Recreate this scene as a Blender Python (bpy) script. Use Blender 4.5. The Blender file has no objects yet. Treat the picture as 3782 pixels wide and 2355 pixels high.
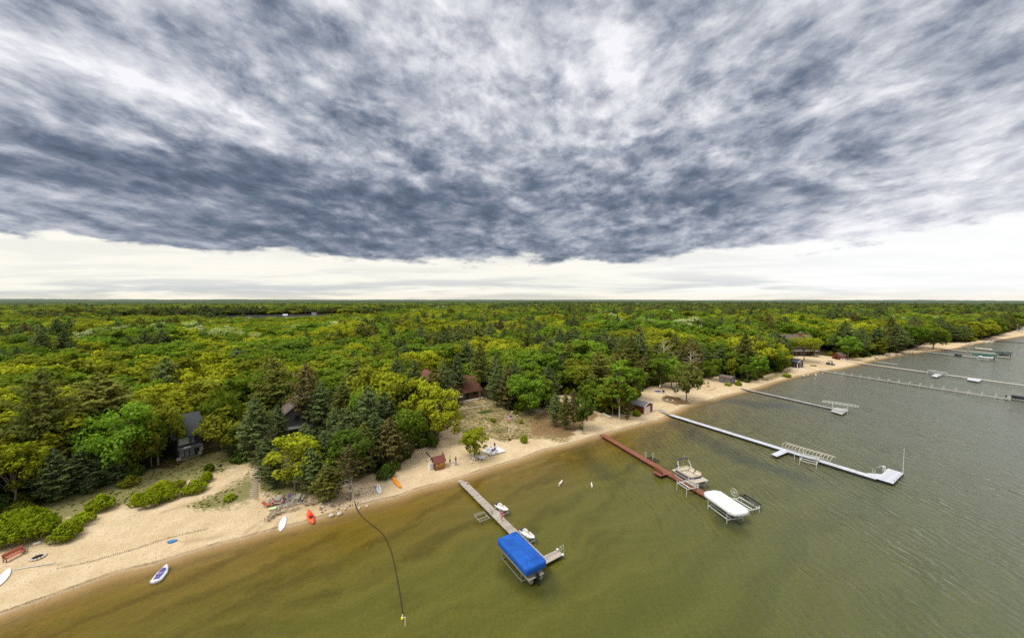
import bpy, math, random
import numpy as np
from mathutils import Vector, Matrix
random.seed(7); RNG = np.random.default_rng(7)
sc = bpy.context.scene
COL = sc.collection
PI = math.pi
# ------------------------------------------------------------ camera
CAM_Z = 34.0; FPX = 1340.0; CX, CY = 1891.0, 1177.5; PITCH = math.atan(67.5/FPX)
cam_d = bpy.data.cameras.new("camera"); cam = bpy.data.objects.new("camera", cam_d); COL.objects.link(cam)
cam_d.sensor_width = 36; cam_d.lens = 36*FPX/3782; cam_d.clip_start = 0.5; cam_d.clip_end = 40000
cam.location = (0, 0, CAM_Z); cam.rotation_euler = (PI/2-PITCH, 0, 0)
sc.camera = cam
def ray(px, py):
    u = (px-CX)/FPX; v = (CY-py)/FPX
    return np.array([u, math.cos(PITCH)+v*math.sin(PITCH), v*math.cos(PITCH)-math.sin(PITCH)])
def at(px, py, z=0.0):
    """point of the plane at height z seen at a place of the photograph"""
    d = ray(px, py); t = (z-CAM_Z)/d[2]
    return np.array([d[0]*t, d[1]*t, z])
# ------------------------------------------------------------ shoreline and terrain
SHORE_PX = [(0,2277),(100,2241),(266,2181),(425,2124),(565,2091),(698,2048),(798,2018),(900,1994),(999,1964),(1108,1939),(1168,1920),
 (1297,1880),(1396,1855),(1470,1838),(1545,1810),(1694,1771),(1778,1742),(1857,1718),(1936,1694),(2016,1663),(2095,1645),(2175,1621),
 (2279,1592),(2359,1571),(2438,1553),(2486,1527),(2537,1503),(2597,1487),(2676,1463),(2756,1444),(2815,1428),(2875,1408),(2934,1392),
 (3034,1370),(3103,1361),(3169,1347),(3220,1331),(3263,1323),(3354,1305),(3427,1298),(3499,1291),(3550,1282),(3565,1275),
 (3626,1265),(3699,1254),(3782,1240)]
SH = np.array([[-900,-420],[-200,-50],[-80,20]]+[list(at(x,y)[:2]) for x,y in SHORE_PX]+[[640,400],[900,470],[1500,560],[4000,900],[12000,1400]])
def seg_dist(P, A, B):
    d = B-A; L = (d**2).sum()
    t = np.clip(((P-A)@d)/L, 0, 1)
    return np.hypot(*(P-(A+t[:,None]*d)).T)
def inside(P, poly):
    x, y = P[:,0], P[:,1]; r = np.zeros(len(P), bool); n = len(poly)
    for i in range(n):
        x0,y0 = poly[i]; x1,y1 = poly[(i+1)%n]
        c = (y0 > y) != (y1 > y)
        with np.errstate(divide='ignore', invalid='ignore'):
            r ^= c & (x < (x1-x0)*(y-y0)/(y1-y0+1e-12)+x0)
    return r
LANDPOLY = np.vstack([SH, [[12000,30000],[-30000,30000],[-30000,-420]]])
def polydist(P, poly, closed=True):
    P = np.atleast_2d(np.asarray(P, float)); d = np.full(len(P), 1e9)
    n = len(poly)
    for i in range(n if closed else n-1):
        d = np.minimum(d, seg_dist(P, poly[i], poly[(i+1)%n]))
    return d
def sdist(P, poly):                       # positive inside
    P = np.atleast_2d(np.asarray(P, float)); d = polydist(P, poly)
    return np.where(inside(P, poly), d, -d)
def shore(P):
    P = np.atleast_2d(np.asarray(P, float)); d = polydist(P, SH, False)
    return np.where(inside(P, LANDPOLY), d, -d)
def vnoise(P, s, seed=0):
    """smooth value noise, roughly -1..1"""
    P = np.atleast_2d(P)/s + seed*17.3
    i = np.floor(P).astype(np.int64); f = P-i; f = f*f*(3-2*f)
    def h(a, b):
        n = (a*374761393 + b*668265263 + seed*69069) & 0x7fffffff
        n = ((n ^ (n >> 13))*1274126177) & 0x7fffffff
        return ((n ^ (n >> 16)) & 0xffff)/32767.5-1
    a, b = i[:,0], i[:,1]
    return ((h(a,b)*(1-f[:,0])+h(a+1,b)*f[:,0])*(1-f[:,1])+(h(a,b+1)*(1-f[:,0])+h(a+1,b+1)*f[:,0])*f[:,1])
def fnoise(P, s, seed=0, o=4):
    r = 0; a = 1; t = 0
    for k in range(o):
        r = r + a*vnoise(P, s/2**k, seed+k); t += a; a *= .55
    return r/t
LAKE = np.array([[-700,560],[-560,480],[-330,520],[-215,640],[-240,980],[-330,1130],[-330,905],[-480,830],[-640,760],[-760,700]])
LAKE2 = np.array([[-300,930],[-190,960],[-215,1180],[-330,1150]])
def height(P, sd=None, lk=None):
    P = np.atleast_2d(np.asarray(P, float))
    if sd is None: sd = shore(P)
    z = np.interp(sd, [-400,-60,-20,-6,-1,0,.6,3,9,20,40,80,250,900,2500,5000,9000,14000],
                      [-3,-1.6,-.9,-.45,-.12,0,.10,.28,.65,1.2,2.2,3.4,4.5,6,9,20,42,60])
    z = z + np.clip((sd-1)/12,0,1)*.12*fnoise(P, 6, 3, 3) + np.clip((sd-60)/200,0,1)*1.5*fnoise(P, 90, 5, 2)
    far = np.clip((sd-2200)/3000,0,1)
    z = z + far*(26*fnoise(P, 1300, 9, 4)-6)
    if lk is None: lk = np.maximum(sdist(P, LAKE), sdist(P, LAKE2)) if P[:,1].max() > 350 else np.full(len(P), -999.)
    z = np.where(lk > -40, np.minimum(z, 2.0 + np.clip(-lk,0,40)*.10 - np.clip(lk,0,5)*.3), z)
    return z
def gr(px, py, dz=0):
    """ground point seen at a place of the photograph"""
    z = 0.5
    for _ in range(14):
        p = at(px, py, z); z = .5*z+.5*float(height(p[None,:2])[0])
    p = at(px, py, z); p[2] = float(height(p[None,:2])[0])+dz
    return p
def gz(x, y): return float(height(np.array([[x, y]]))[0])
# ------------------------------------------------------------ material helpers
def newmat(name):
    m = bpy.data.materials.new(name); m.use_nodes = True
    nt = m.node_tree; nt.nodes.clear()
    out = nt.nodes.new('ShaderNodeOutputMaterial')
    return m, nt, out
class N:
    """tiny node wiring helper"""
    def __init__(s, nt): s.nt = nt
    def n(s, t, **k):
        x = s.nt.nodes.new(t)
        for a, b in k.items(): setattr(x, a, b)
        return x
    def put(s, sock, v):
        if isinstance(v, bpy.types.NodeSocket): s.nt.links.new(v, sock)
        elif v is not None:
            if hasattr(sock.default_value, '__len__') and not isinstance(v, (tuple, list)): v = [v]*len(sock.default_value)
            if hasattr(sock.default_value, '__len__') and len(v) == 3 and len(sock.default_value) == 4: v = tuple(v)+(1,)
            sock.default_value = v
    def math(s, op, a, b=None, c=None, clamp=False):
        x = s.n('ShaderNodeMath', operation=op, use_clamp=clamp)
        for i, v in enumerate((a, b, c)):
            if v is not None: s.put(x.inputs[i], v)
        return x.outputs[0]
    def vmath(s, op, a, b=None, out=0):
        x = s.n('ShaderNodeVectorMath', operation=op); s.put(x.inputs[0], a)
        if b is not None: s.put(x.inputs[1 if op != 'SCALE' else 3], b)
        return x.outputs[out]
    def mix(s, f, a, b, mode='MIX'):
        x = s.n('ShaderNodeMix', data_type='RGBA', blend_type=mode)
        s.put(x.inputs[0], f); s.put(x.inputs[6], a); s.put(x.inputs[7], b)
        return x.outputs[2]
    def noise(s, vec, scale, detail=4, rough=.55, dist=0, typ=None, out=0, lac=2.0):
        x = s.n('ShaderNodeTexNoise')
        if typ: x.noise_type = typ
        if vec is not None: s.put(x.inputs['Vector'], vec)
        s.put(x.inputs['Scale'], scale); x.inputs['Detail'].default_value = detail
        x.inputs['Roughness'].default_value = rough; x.inputs['Distortion'].default_value = dist; x.inputs['Lacunarity'].default_value = lac
        return x.outputs[out]
    def ramp(s, f, pts, mode='LINEAR'):
        x = s.n('ShaderNodeValToRGB'); cr = x.color_ramp; cr.interpolation = mode
        while len(cr.elements) < len(pts): cr.elements.new(.5)
        for e, (p, c) in zip(cr.elements, pts):
            e.position = p; e.color = (c, c, c, 1) if not isinstance(c, (tuple, list)) else tuple(c)+(1,)
        s.put(x.inputs[0], f); return x.outputs[0]
    def maprange(s, v, a, b, c=0, d=1, smooth=False):
        x = s.n('ShaderNodeMapRange'); x.interpolation_type = 'SMOOTHSTEP' if smooth else 'LINEAR'
        for i, q in enumerate((v, a, b, c, d)): s.put(x.inputs[i], q)
        return x.outputs[0]
    def mapping(s, vec, loc=(0,0,0), rot=(0,0,0), scale=(1,1,1)):
        x = s.n('ShaderNodeMapping'); s.put(x.inputs[0], vec); x.inputs[1].default_value = loc; x.inputs[2].default_value = rot; x.inputs[3].default_value = scale
        return x.outputs[0]
    def bsdf(s, color, rough=.6, metal=0, spec=.5, normal=None, **kw):
        x = s.n('ShaderNodeBsdfPrincipled'); s.put(x.inputs['Base Color'], color); s.put(x.inputs['Roughness'], rough)
        x.inputs['Metallic'].default_value = metal; s.put(x.inputs['Specular IOR Level'], spec)
        if normal is not None: s.put(x.inputs['Normal'], normal)
        return x.outputs[0]
def lin(r, g, b):
    f = lambda c: (c/255/12.92) if c/255 <= .04045 else ((c/255+.055)/1.055)**2.4
    return (f(r), f(g), f(b))
_simple = {}
def mat(name, col, rough=.6, metal=0, var=.18, scale=3.0, bump=0.0, stripes=None, spec=.4):
    """weathered plain material: base colour broken up by noise, optional plank/board lines along an object axis"""
    if name in _simple: return _simple[name]
    m, nt, out = newmat(name); g = N(nt)
    tc = g.n('ShaderNodeTexCoord').outputs['Object']
    n1 = g.noise(tc, scale, 5, .6); n2 = g.noise(tc, scale*7, 3, .6)
    f = g.math('ADD', g.math('MULTIPLY', n1, .7), g.math('MULTIPLY', n2, .3))
    k = g.maprange(f, .3, .7, 1-var, 1+var)
    c = g.vmath('SCALE', col, k)
    if stripes:
        ax, period, dark = stripes
        sep = g.n('ShaderNodeSeparateXYZ'); g.put(sep.inputs[0], tc)
        v = g.math('DIVIDE', sep.outputs[ax], period)
        fr = g.math('FRACT', v); fl = g.math('FLOOR', v)
        wn = g.n('ShaderNodeTexWhiteNoise', noise_dimensions='1D'); g.put(wn.inputs[1], fl)
        kk = g.maprange(wn.outputs[0], 0, 1, 1-dark*.5, 1+dark*.35)
        c = g.vmath('SCALE', c, kk)
        gap = g.math('LESS_THAN', fr, .12)
        c = g.mix(g.math('MULTIPLY', gap, dark), c, (col[0]*.15, col[1]*.15, col[2]*.15))
    nrm = None
    if bump:
        b = g.n('ShaderNodeBump'); b.inputs['Strength'].default_value = bump; b.inputs['Distance'].default_value = .03
        g.put(b.inputs['Height'], f); nrm = b.outputs[0]
    s = g.bsdf(c, rough, metal, spec, nrm)
    nt.links.new(s, out.inputs[0]); _simple[name] = m
    return m
# ------------------------------------------------------------ object helpers
def tag(o, label=None, cat=None, group=None, kind=None):
    if label: o['label'] = label
    if cat: o['category'] = cat
    if group: o['group'] = group
    if kind: o['kind'] = kind
    return o
def thing(name, label, cat, loc=(0,0,0), rz=0.0, group=None):
    o = bpy.data.objects.new(name, None); COL.objects.link(o); o.empty_display_size = .3
    o.location = tuple(float(v) for v in loc); o.rotation_euler = (0, 0, rz)
    return tag(o, label, cat, group)
class MB:
    def __init__(s): s.v = []; s.f = []; s.mi = []; s.sm = []
    def add(s, vs, fs, mi=0, smooth=False):
        k = len(s.v); s.v += [tuple(map(float, v)) for v in vs]
        for f in fs: s.f.append([i+k for i in f]); s.mi.append(mi); s.sm.append(smooth)
        return s
    def box(s, c, size, rz=0, mi=0, rx=0, ry=0, taper=1.0):
        hx, hy, hz = size[0]/2, size[1]/2, size[2]/2
        M = Matrix.Rotation(rz, 3, 'Z') @ Matrix.Rotation(ry, 3, 'Y') @ Matrix.Rotation(rx, 3, 'X')
        vs = []
        for z in (-hz, hz):
            k = taper if z > 0 else 1
            for x, y in ((-hx,-hy),(hx,-hy),(hx,hy),(-hx,hy)): vs.append(Vector(c)+M@Vector((x*k, y*k, z)))
        return s.add(vs, [(3,2,1,0),(4,5,6,7),(0,1,5,4),(1,2,6,5),(2,3,7,6),(3,0,4,7)], mi)
    def tube(s, pts, r, n=8, mi=0, cap=True, smooth=True):
        pts = [Vector(p) for p in pts]; rs = r if isinstance(r, (list, tuple)) else [r]*len(pts)
        rings = []; up = Vector((0,0,1)); 
        for i, p in enumerate(pts):
            d = (pts[min(i+1, len(pts)-1)]-pts[max(i-1, 0)]).normalized()
            a = d.cross(up) if abs(d.dot(up)) < .95 else d.cross(Vector((1,0,0)))
            a.normalize(); b = d.cross(a)
            rings.append([p+a*math.cos(2*PI*k/n)*rs[i]+b*math.sin(2*PI*k/n)*rs[i] for k in range(n)])
        vs = [v for R in rings for v in R]; fs = []
        for i in range(len(pts)-1):
            for k in range(n):
                fs.append((i*n+k, i*n+(k+1)%n, (i+1)*n+(k+1)%n, (i+1)*n+k))
        s.add(vs, fs, mi, smooth)
        if cap and n > 2:
            s.add(rings[0], [tuple(range(n))], mi); s.add(rings[-1], [tuple(reversed(range(n)))], mi)
        return s
    def prism(s, poly, z0, z1, mi=0):
        n = len(poly); vs = [(x, y, z0) for x, y in poly]+[(x, y, z1) for x, y in poly]
        a = sum(poly[i][0]*poly[(i+1)%n][1]-poly[(i+1)%n][0]*poly[i][1] for i in range(n))
        fs = [tuple(reversed(range(n))), tuple(range(n, 2*n))]+[(i, (i+1)%n, n+(i+1)%n, n+i) for i in range(n)]
        if a < 0: fs = [tuple(reversed(f)) for f in fs]
        return s.add(vs, fs, mi)
    def loft(s, rings, mi=0, smooth=True, cap=True, closed=True):
        n = len(rings[0]); vs = [v for R in rings for v in R]; fs = []
        for i in range(len(rings)-1):
            for k in range(n if closed else n-1):
                fs.append((i*n+k, i*n+(k+1)%n, (i+1)*n+(k+1)%n, (i+1)*n+k))
        s.add(vs, fs, mi, smooth)
        if cap: s.add(rings[0], [tuple(reversed(range(n)))], mi); s.add(rings[-1], [tuple(range(n))], mi)
        return s
    def ell(s, c, r, n=10, m=7, mi=0, jit=0):
        R = []
        for j in range(m+1):
            a = PI*j/m-PI/2
            R.append([(c[0]+r[0]*math.cos(a)*math.cos(2*PI*k/n)*(1+jit*random.uniform(-1,1)), c[1]+r[1]*math.cos(a)*math.sin(2*PI*k/n)*(1+jit*random.uniform(-1,1)), c[2]+r[2]*math.sin(a)*(1+jit*random.uniform(-1,1)*.5)) for k in range(n)])
        return s.loft(R, mi, True, False)
    def mesh(s, name, mats):
        me = bpy.data.meshes.new(name); me.from_pydata(s.v, [], s.f)
        for m in (mats if isinstance(mats, (list, tuple)) else [mats]): me.materials.append(m)
        me.polygons.foreach_set('material_index', s.mi); me.polygons.foreach_set('use_smooth', s.sm)
        me.validate(); me.update(); return me
    def build(s, name, mats, parent=None, loc=(0,0,0), rz=0, bevel=0):
        o = bpy.data.objects.new(name, s.mesh(name, mats)); COL.objects.link(o)
        o.location = loc; o.rotation_euler = (0, 0, rz)
        if parent: o.parent = parent
        if bevel:
            b = o.modifiers.new('bevel', 'BEVEL'); b.width = bevel; b.segments = 2; b.limit_method = 'ANGLE'; b.angle_limit = .7
        return o
def np_mesh(name, V, F, mats, attrs=None, smooth=False):
    """mesh from numpy arrays, F is (n,4) or (n,3)"""
    me = bpy.data.meshes.new(name); V = np.asarray(V, np.float32); F = np.asarray(F, np.int32); k = F.shape[1]
    me.vertices.add(len(V)); me.vertices.foreach_set('co', V.ravel())
    me.loops.add(F.size); me.loops.foreach_set('vertex_index', F.ravel())
    me.polygons.add(len(F)); me.polygons.foreach_set('loop_start', np.arange(0, F.size, k, dtype=np.int32))
    try: me.polygons.foreach_set('loop_total', np.full(len(F), k, np.int32))
    except Exception: pass
    me.update(calc_edges=True)
    if smooth: me.polygons.foreach_set('use_smooth', np.ones(len(F), bool))
    for a, arr in (attrs or {}).items():
        arr = np.asarray(arr, np.float32)
        if arr.ndim == 1: me.attributes.new(a, 'FLOAT', 'POINT').data.foreach_set('value', arr)
        else:
            if arr.shape[1] == 3: arr = np.hstack([arr, np.ones((len(arr), 1), np.float32)])
            me.attributes.new(a, 'FLOAT_COLOR', 'POINT').data.foreach_set('color', arr.ravel())
    for m in (mats if isinstance(mats, (list, tuple)) else [mats]): me.materials.append(m)
    return me
def link(name, me, parent=None):
    o = bpy.data.objects.new(name, me); COL.objects.link(o)
    if parent: o.parent = parent
    return o
def copy_thing(root, loc, rz, label=None, group=None, scale=None):
    r = root.copy(); COL.objects.link(r); r.location = tuple(float(v) for v in loc); r.rotation_euler = (0, 0, rz)
    if scale is not None: r.scale = (scale,)*3 if not isinstance(scale, (tuple, list)) else scale
    if label: r['label'] = label
    if group: r['group'] = group
    for ch in list(root.children):
        c = ch.copy(); COL.objects.link(c); c.parent = r
        for g2 in ch.children:
            d = g2.copy(); COL.objects.link(d); d.parent = c
    return r
# ------------------------------------------------------------ render settings
sc.render.engine = 'CYCLES'
sc.view_settings.view_transform = 'Standard'; sc.view_settings.look = 'None'; sc.view_settings.exposure = 0; sc.view_settings.gamma = 1
cy = sc.cycles; cy.max_bounces = 5; cy.diffuse_bounces = 3; cy.glossy_bounces = 2; cy.transmission_bounces = 3; cy.transparent_max_bounces = 8
cy.caustics_reflective = False; cy.caustics_refractive = False; cy.use_adaptive_sampling = True; cy.adaptive_threshold = .012
cy.use_denoising = False
try: cy.denoiser = 'OPENIMAGEDENOISE'; cy.denoising_input_passes = 'RGB_ALBEDO_NORMAL'
except Exception: pass
# ------------------------------------------------------------ sky and sun
SUN_EL, SUN_AZ = math.radians(58), math.radians(-125)     # azimuth measured from +Y towards +X
w = bpy.data.worlds.new("World"); sc.world = w; w.use_nodes = True
wt = w.node_tree; wt.nodes.clear(); g = N(wt)
wo = wt.nodes.new('ShaderNodeOutputWorld'); bg = wt.nodes.new('ShaderNodeBackground')
sky = g.n('ShaderNodeTexSky', sky_type='NISHITA'); sky.sun_disc = False; sky.sun_elevation = SUN_EL; sky.sun_rotation = SUN_AZ
D = g.n('ShaderNodeTexCoord').outputs['Generated']
sep = g.n('ShaderNodeSeparateXYZ'); g.put(sep.inputs[0], D)
X, Y, Z = sep.outputs
zc = g.math('MAXIMUM', Z, 0.0)
# clouds lie on a flat layer overhead: project the view direction on it
den = g.math('ADD', zc, .055)
cmb = g.n('ShaderNodeCombineXYZ'); g.put(cmb.inputs[0], g.math('DIVIDE', X, den)); g.put(cmb.inputs[1], g.math('DIVIDE', Y, den))
UV = cmb.outputs[0]
# direction in tangent units of the northern half of the sky (x/y, z/y)
yc = g.math('MAXIMUM', Y, .12)
cm2 = g.n('ShaderNodeCombineXYZ'); g.put(cm2.inputs[0], g.math('DIVIDE', X, yc)); g.put(cm2.inputs[1], g.math('DIVIDE', Z, yc))
TV = cm2.outputs[0]
front = g.maprange(Y, .05, .3, 0, 1, True)
wob = g.noise(UV, 1.6, 5, .6, out=1)
wobv = g.vmath('SCALE', g.vmath('SUBTRACT', wob, (.5,.5,.5)), .22)
wobv = g.vmath('MULTIPLY', wobv, (1,.5,0))
TW = g.vmath('ADD', TV, wobv)
# fractal cloud texture
warp = g.vmath('SCALE', g.vmath('SUBTRACT', g.noise(UV, 1.1, 3, .5, out=1), (.5,.5,.5)), .9)
UW = g.vmath('ADD', UV, warp)
# puffs keep some height towards the horizon: softer projection
den2 = g.math('ADD', zc, .30)
cm3 = g.n('ShaderNodeCombineXYZ'); g.put(cm3.inputs[0], g.math('DIVIDE', X, den2)); g.put(cm3.inputs[1], g.math('DIVIDE', Y, den2)); g.put(cm3.inputs[2], g.math('MULTIPLY', g.math('DIVIDE', zc, den2), 2.2))
PU = cm3.outputs[0]
pw = g.vmath('SCALE', g.vmath('SUBTRACT', g.noise(PU, 2.0, 2, .5, out=1), (.5,.5,.5)), .16)
PW = g.vmath('ADD', PU, pw)
PA = g.mapping(PW, rot=(0,0,math.radians(-24)), scale=(1.0,.80,1))
def vor(vec, scale, sm, det):
    x = g.n('ShaderNodeTexVoronoi', feature='SMOOTH_F1'); g.put(x.inputs['Vector'], vec); x.inputs['Scale'].default_value = scale
    x.inputs['Smoothness'].default_value = sm; x.inputs['Detail'].default_value = det; x.inputs['Roughness'].default_value = .5; x.normalize = True
    return x.outputs['Distance']
n_big = g.noise(g.mapping(PA, loc=(3.1,1.7,0)), 1.5, 4, .5)
n_mid = g.noise(g.mapping(PA, loc=(7.7,4.2,0)), 4.6, 10, .60)
n_fin = g.noise(g.mapping(PW, loc=(1.7,9.2,0)), 17, 7, .62)
n_off = g.noise(g.mapping(PA, loc=(7.7+.01,4.2-.03,.06)), 4.6, 10, .60)
relief = g.math('SUBTRACT', n_mid, n_off)
pwf = g.vmath('ADD', PA, g.vmath('SCALE', g.vmath('SUBTRACT', g.noise(PA, 9, 3, .5, out=1), (.5,.5,.5)), .10))
pf = vor(pwf, 7.2, .45, 3)
str_n = g.noise(g.mapping(UW, loc=(2.2,6.1,0)), 1.2, 6, .5)
tex = g.math('ADD', g.math('MULTIPLY', g.math('SUBTRACT', n_mid, .5), .60), g.math('MULTIPLY', g.math('SUBTRACT', n_fin, .5), .40))
tex = g.math('ADD', tex, g.math('MULTIPLY', g.math('SUBTRACT', n_big, .5), .30))
tex = g.math('ADD', tex, g.math('MULTIPLY', g.math('SUBTRACT', .33, pf), 1.15))
tex = g.math('ADD', tex, g.math('MULTIPLY', relief, 2.2))
tex = g.math('ADD', tex, g.math('MULTIPLY', g.math('SUBTRACT', str_n, .5), .10))
ed1 = g.noise(g.mapping(PA, loc=(2.7,8.2,1)), 3.0, 11, .58)
ed2 = g.noise(g.mapping(PA, loc=(9.7,3.2,4)), 7.5, 10, .60)
tex = g.math('ADD', tex, g.math('MULTIPLY', g.math('SUBTRACT', g.maprange(ed1, .485, .545, 0, 1, True), .5), .17))
tex = g.math('ADD', tex, g.math('MULTIPLY', g.math('SUBTRACT', g.maprange(ed2, .47, .56, 0, 1, True), .5), .15))
# large masses: (px, py, half length, half height, tilt deg, amount) measured on the photograph, kept as sky directions
BLOBS = SKYBLOBS = [
 (900,700,1500,300,7,-.36),(500,640,800,170,12,-.10),(1500,780,1100,160,2,-.16),(2800,560,650,230,-30,-.20),(2650,760,450,160,-12,-.12),
 (3480,330,420,130,-38,-.06),(250,350,500,110,22,.22),(560,330,560,90,24,.30),(1200,540,300,90,22,.20),(1700,640,300,70,15,.10),
 (2200,160,800,300,0,.03),(2000,330,700,260,0,.12),(2650,250,420,260,20,.07),(3000,20,380,100,15,.14),(2450,500,420,140,10,.06),
 (3350,640,520,90,-28,.12),(3600,520,420,260,-35,.05),(3620,760,420,200,-12,.03),(3000,860,500,90,-10,.12),(3500,800,500,140,-14,.10),(2250,830,520,110,0,.10),(300,60,700,170,12,-.12),(900,180,600,170,18,-.06),
 (60,170,220,60,15,.26),(1330,350,330,120,5,-.12),(1650,510,260,90,10,-.12),(560,160,260,110,10,-.08),(2550,90,160,200,0,-.10),
 (3640,30,300,90,-25,-.14),(150,700,420,60,5,.16),(700,760,300,45,3,.14),(1300,830,320,30,0,.12),(100,840,300,36,5,.12),(2200,860,420,30,0,.08)]
acc = None
for (px, py, rx, ry, a, amt) in BLOBS:
    d = ray(px, py); tx, tz = d[0]/d[1], d[2]/d[1]
    q = g.vmath('SUBTRACT', TW, (tx, tz, 0))
    # stretch so that one unit is the edge of the mass
    mp = g.mapping(q, rot=(0,0,math.radians(a))); mp = g.vmath('MULTIPLY', mp, (FPX/rx, FPX/ry, 0))
    L = g.vmath('DOT_PRODUCT', mp, mp, out=1)
    e = g.math('EXPONENT', g.math('MULTIPLY', L, -1.1))
    acc = g.math('MULTIPLY_ADD', e, amt, acc if acc is not None else 0.0)
acc = g.math('MULTIPLY', acc, front)
amp = g.maprange(zc, .05, .38, .55, .95)
val = g.math('ADD', g.math('ADD', .625, g.math('MULTIPLY', acc, .86)), g.math('MULTIPLY', tex, g.math('MULTIPLY', amp, .64)))
cloud = g.ramp(val, [(.05, lin(86,98,115)), (.25, lin(106,118,137)), (.42, lin(140,148,164)), (.58, lin(176,181,193)), (.76, lin(213,215,223)), (1.0, lin(250,250,254))])
# clear bright strip below the edge of the deck
ex = g.n('ShaderNodeSeparateXYZ'); g.put(ex.inputs[0], TV)
ew = g.math('ADD', g.math('MULTIPLY', g.noise(g.mapping(UV, scale=(.55,.25,1)), 1.2, 6, .62), .6), g.math('MULTIPLY', g.noise(g.mapping(TV, scale=(1,3.2,1)), 7.0, 7, .62), .4))
edge = g.n('ShaderNodeFloatCurve')
cu = edge.mapping.curves[0]
pts = []
for px, py in [(-800,850),(0,868),(350,895),(800,940),(1000,950),(1700,968),(2100,965),(2500,955),(2800,930),(3150,890),(3450,850),(3782,805),(4500,740)]:
    d = ray(px, py); pts.append(((d[0]/d[1]+2.2)/4.4, d[2]/d[1]/.4))
cu.points[0].location = (0, pts[0][1]); cu.points[1].location = (1, pts[-1][1])
for p_ in pts: cu.points.new(*p_)
edge.mapping.update()
g.put(edge.inputs[1], g.math('DIVIDE', g.math('ADD', ex.outputs[0], 2.2), 4.4, clamp=True))
ez = g.math('MULTIPLY', edge.outputs[0], .4)
dz = g.math('SUBTRACT', g.math('SUBTRACT', ex.outputs[1], ez), g.math('MULTIPLY', g.math('SUBTRACT', ew, .5), .24))
deck = g.maprange(dz, -.004, .020, 0, 1, True)
deck = g.math('MAXIMUM', deck, g.math('SUBTRACT', 1.0, front))
cream = g.mix(g.maprange(ex.outputs[0], .0, 1.0, 0, 1, True), lin(255,253,242), (1.02,1.02,1.02))
# thin grey veils inside the strip
vn = g.noise(g.mapping(TV, loc=(2,5,0), scale=(1.1,15,1)), 1.6, 8, .62, .4)
hz = g.maprange(ex.outputs[1], .005, .10, 1, .25, True)
veil = g.math('MULTIPLY', g.maprange(vn, .42, .58, 0, 1, True), hz)
veil = g.math('MULTIPLY', veil, g.maprange(ex.outputs[0], .45, 1.3, 1.0, .25, True))
strip = g.mix(g.math('MULTIPLY', veil, .95), cream, lin(196,202,206))
low = g.maprange(ex.outputs[1], .0, .035, 1, 0, True)
strip = g.mix(g.math('MULTIPLY', low, .5), strip, lin(252,240,214))
cl = g.mix(deck, strip, cloud)
# zenith and the sky behind: plain overcast, zenith brightened out of view to add light
top = g.maprange(Z, .66, .92, 0, 1, True)
cl = g.mix(g.math('MULTIPLY', top, .8), cl, (1.75,1.75,1.8))
fin = g.mix(.97, g.vmath('SCALE', sky.outputs[0], .10), cl)
g.put(bg.inputs[0], fin); bg.inputs[1].default_value = 1.0
wt.links.new(bg.outputs[0], wo.inputs[0])
w.cycles.sampling_method = 'MANUAL'; w.cycles.sample_map_resolution = 1024
sl = bpy.data.lights.new('sun', 'SUN'); sl.energy = 2.4; sl.angle = math.radians(24); sl.color = (1, .96, .88)
so = bpy.data.objects.new('sun', sl); COL.objects.link(so)
sd_ = Vector((math.sin(SUN_AZ)*math.cos(SUN_EL), math.cos(SUN_AZ)*math.cos(SUN_EL), math.sin(SUN_EL)))
so.rotation_euler = sd_.to_track_quat('Z', 'Y').to_euler(); so.location = (0, 0, 100)
# ------------------------------------------------------------ ground regions (outlines measured on the photograph, laid on the ground)
def poly(pts): return np.array([gr(x, y)[:2] for x, y in pts])
EDGE_PX = [(-420,2080),(-150,2000),(0,1925),(150,1865),(300,1808),(430,1768),(560,1738),(640,1722),(700,1690),(770,1665),(850,1662),(900,1700),
 (960,1690),(1060,1650),(1200,1655),(1330,1720),(1400,1760),(1440,1745),(1500,1680),(1570,1640),(1640,1560),(1690,1500),(1700,1478),(1790,1470),(1850,1490),(1905,1525),
 (2000,1500),(2040,1440),(2060,1455),(2110,1460),(2180,1505),(2240,1530),(2300,1530),(2350,1480),(2360,1440),(2420,1418),(2560,1400),(2660,1388),(2700,1398),(2760,1412),(2830,1385),
 (2890,1362),(2925,1340),(2930,1312),(3010,1306),(3080,1318),(3130,1322),(3190,1320),(3240,1310),(3330,1296),(3390,1278),(3420,1262),(3480,1262),(3560,1266),
 (3640,1248),(3700,1232),(3782,1212)]
EDGE = poly(EDGE_PX)
FOREST = np.vstack([EDGE, [[640,430],[900,500],[1500,600],[4000,950],[12000,1500],[12000,16000],[-14000,16000],[-14000,-400],[-900,-330],[-160,-20]]])
GRASS = [poly(p) for p in [
 [(-200,2060),(0,1985),(100,1945),(240,1918),(330,1895),(480,1862),(620,1830),(690,1775),(760,1782),(860,1722),(925,1700),(930,1640),(600,1690),(300,1780),(0,1880),(-300,2000)],
 [(690,1868),(780,1830),(850,1800),(905,1740),(945,1700),(940,1830),(900,1850),(760,1878)],
 [(960,1640),(1150,1600),(1440,1620),(1440,1720),(1250,1800),(1010,1850),(955,1800)]]]
LAWN = [poly(p) for p in [
 [(1650,1560),(1690,1478),(1820,1468),(1905,1500),(2000,1525),(2000,1560),(2110,1600),(2080,1622),(1960,1615),(1860,1622),(1760,1612),(1700,1590),(1660,1560)],
 [(2815,1402),(2870,1372),(2925,1362),(2905,1383),(2840,1408)],
 [(1480,1650),(1560,1610),(1640,1560),(1600,1640),(1500,1690)]]]
LITTER = [poly(p) for p in [
 [(1985,1600),(2085,1612),(2140,1592),(2185,1560),(2230,1535),(2150,1500),(2060,1480),(1960,1560)],
 [(2440,1476),(2465,1460),(2510,1470),(2540,1490),(2500,1494),(2450,1484)]]]
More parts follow.
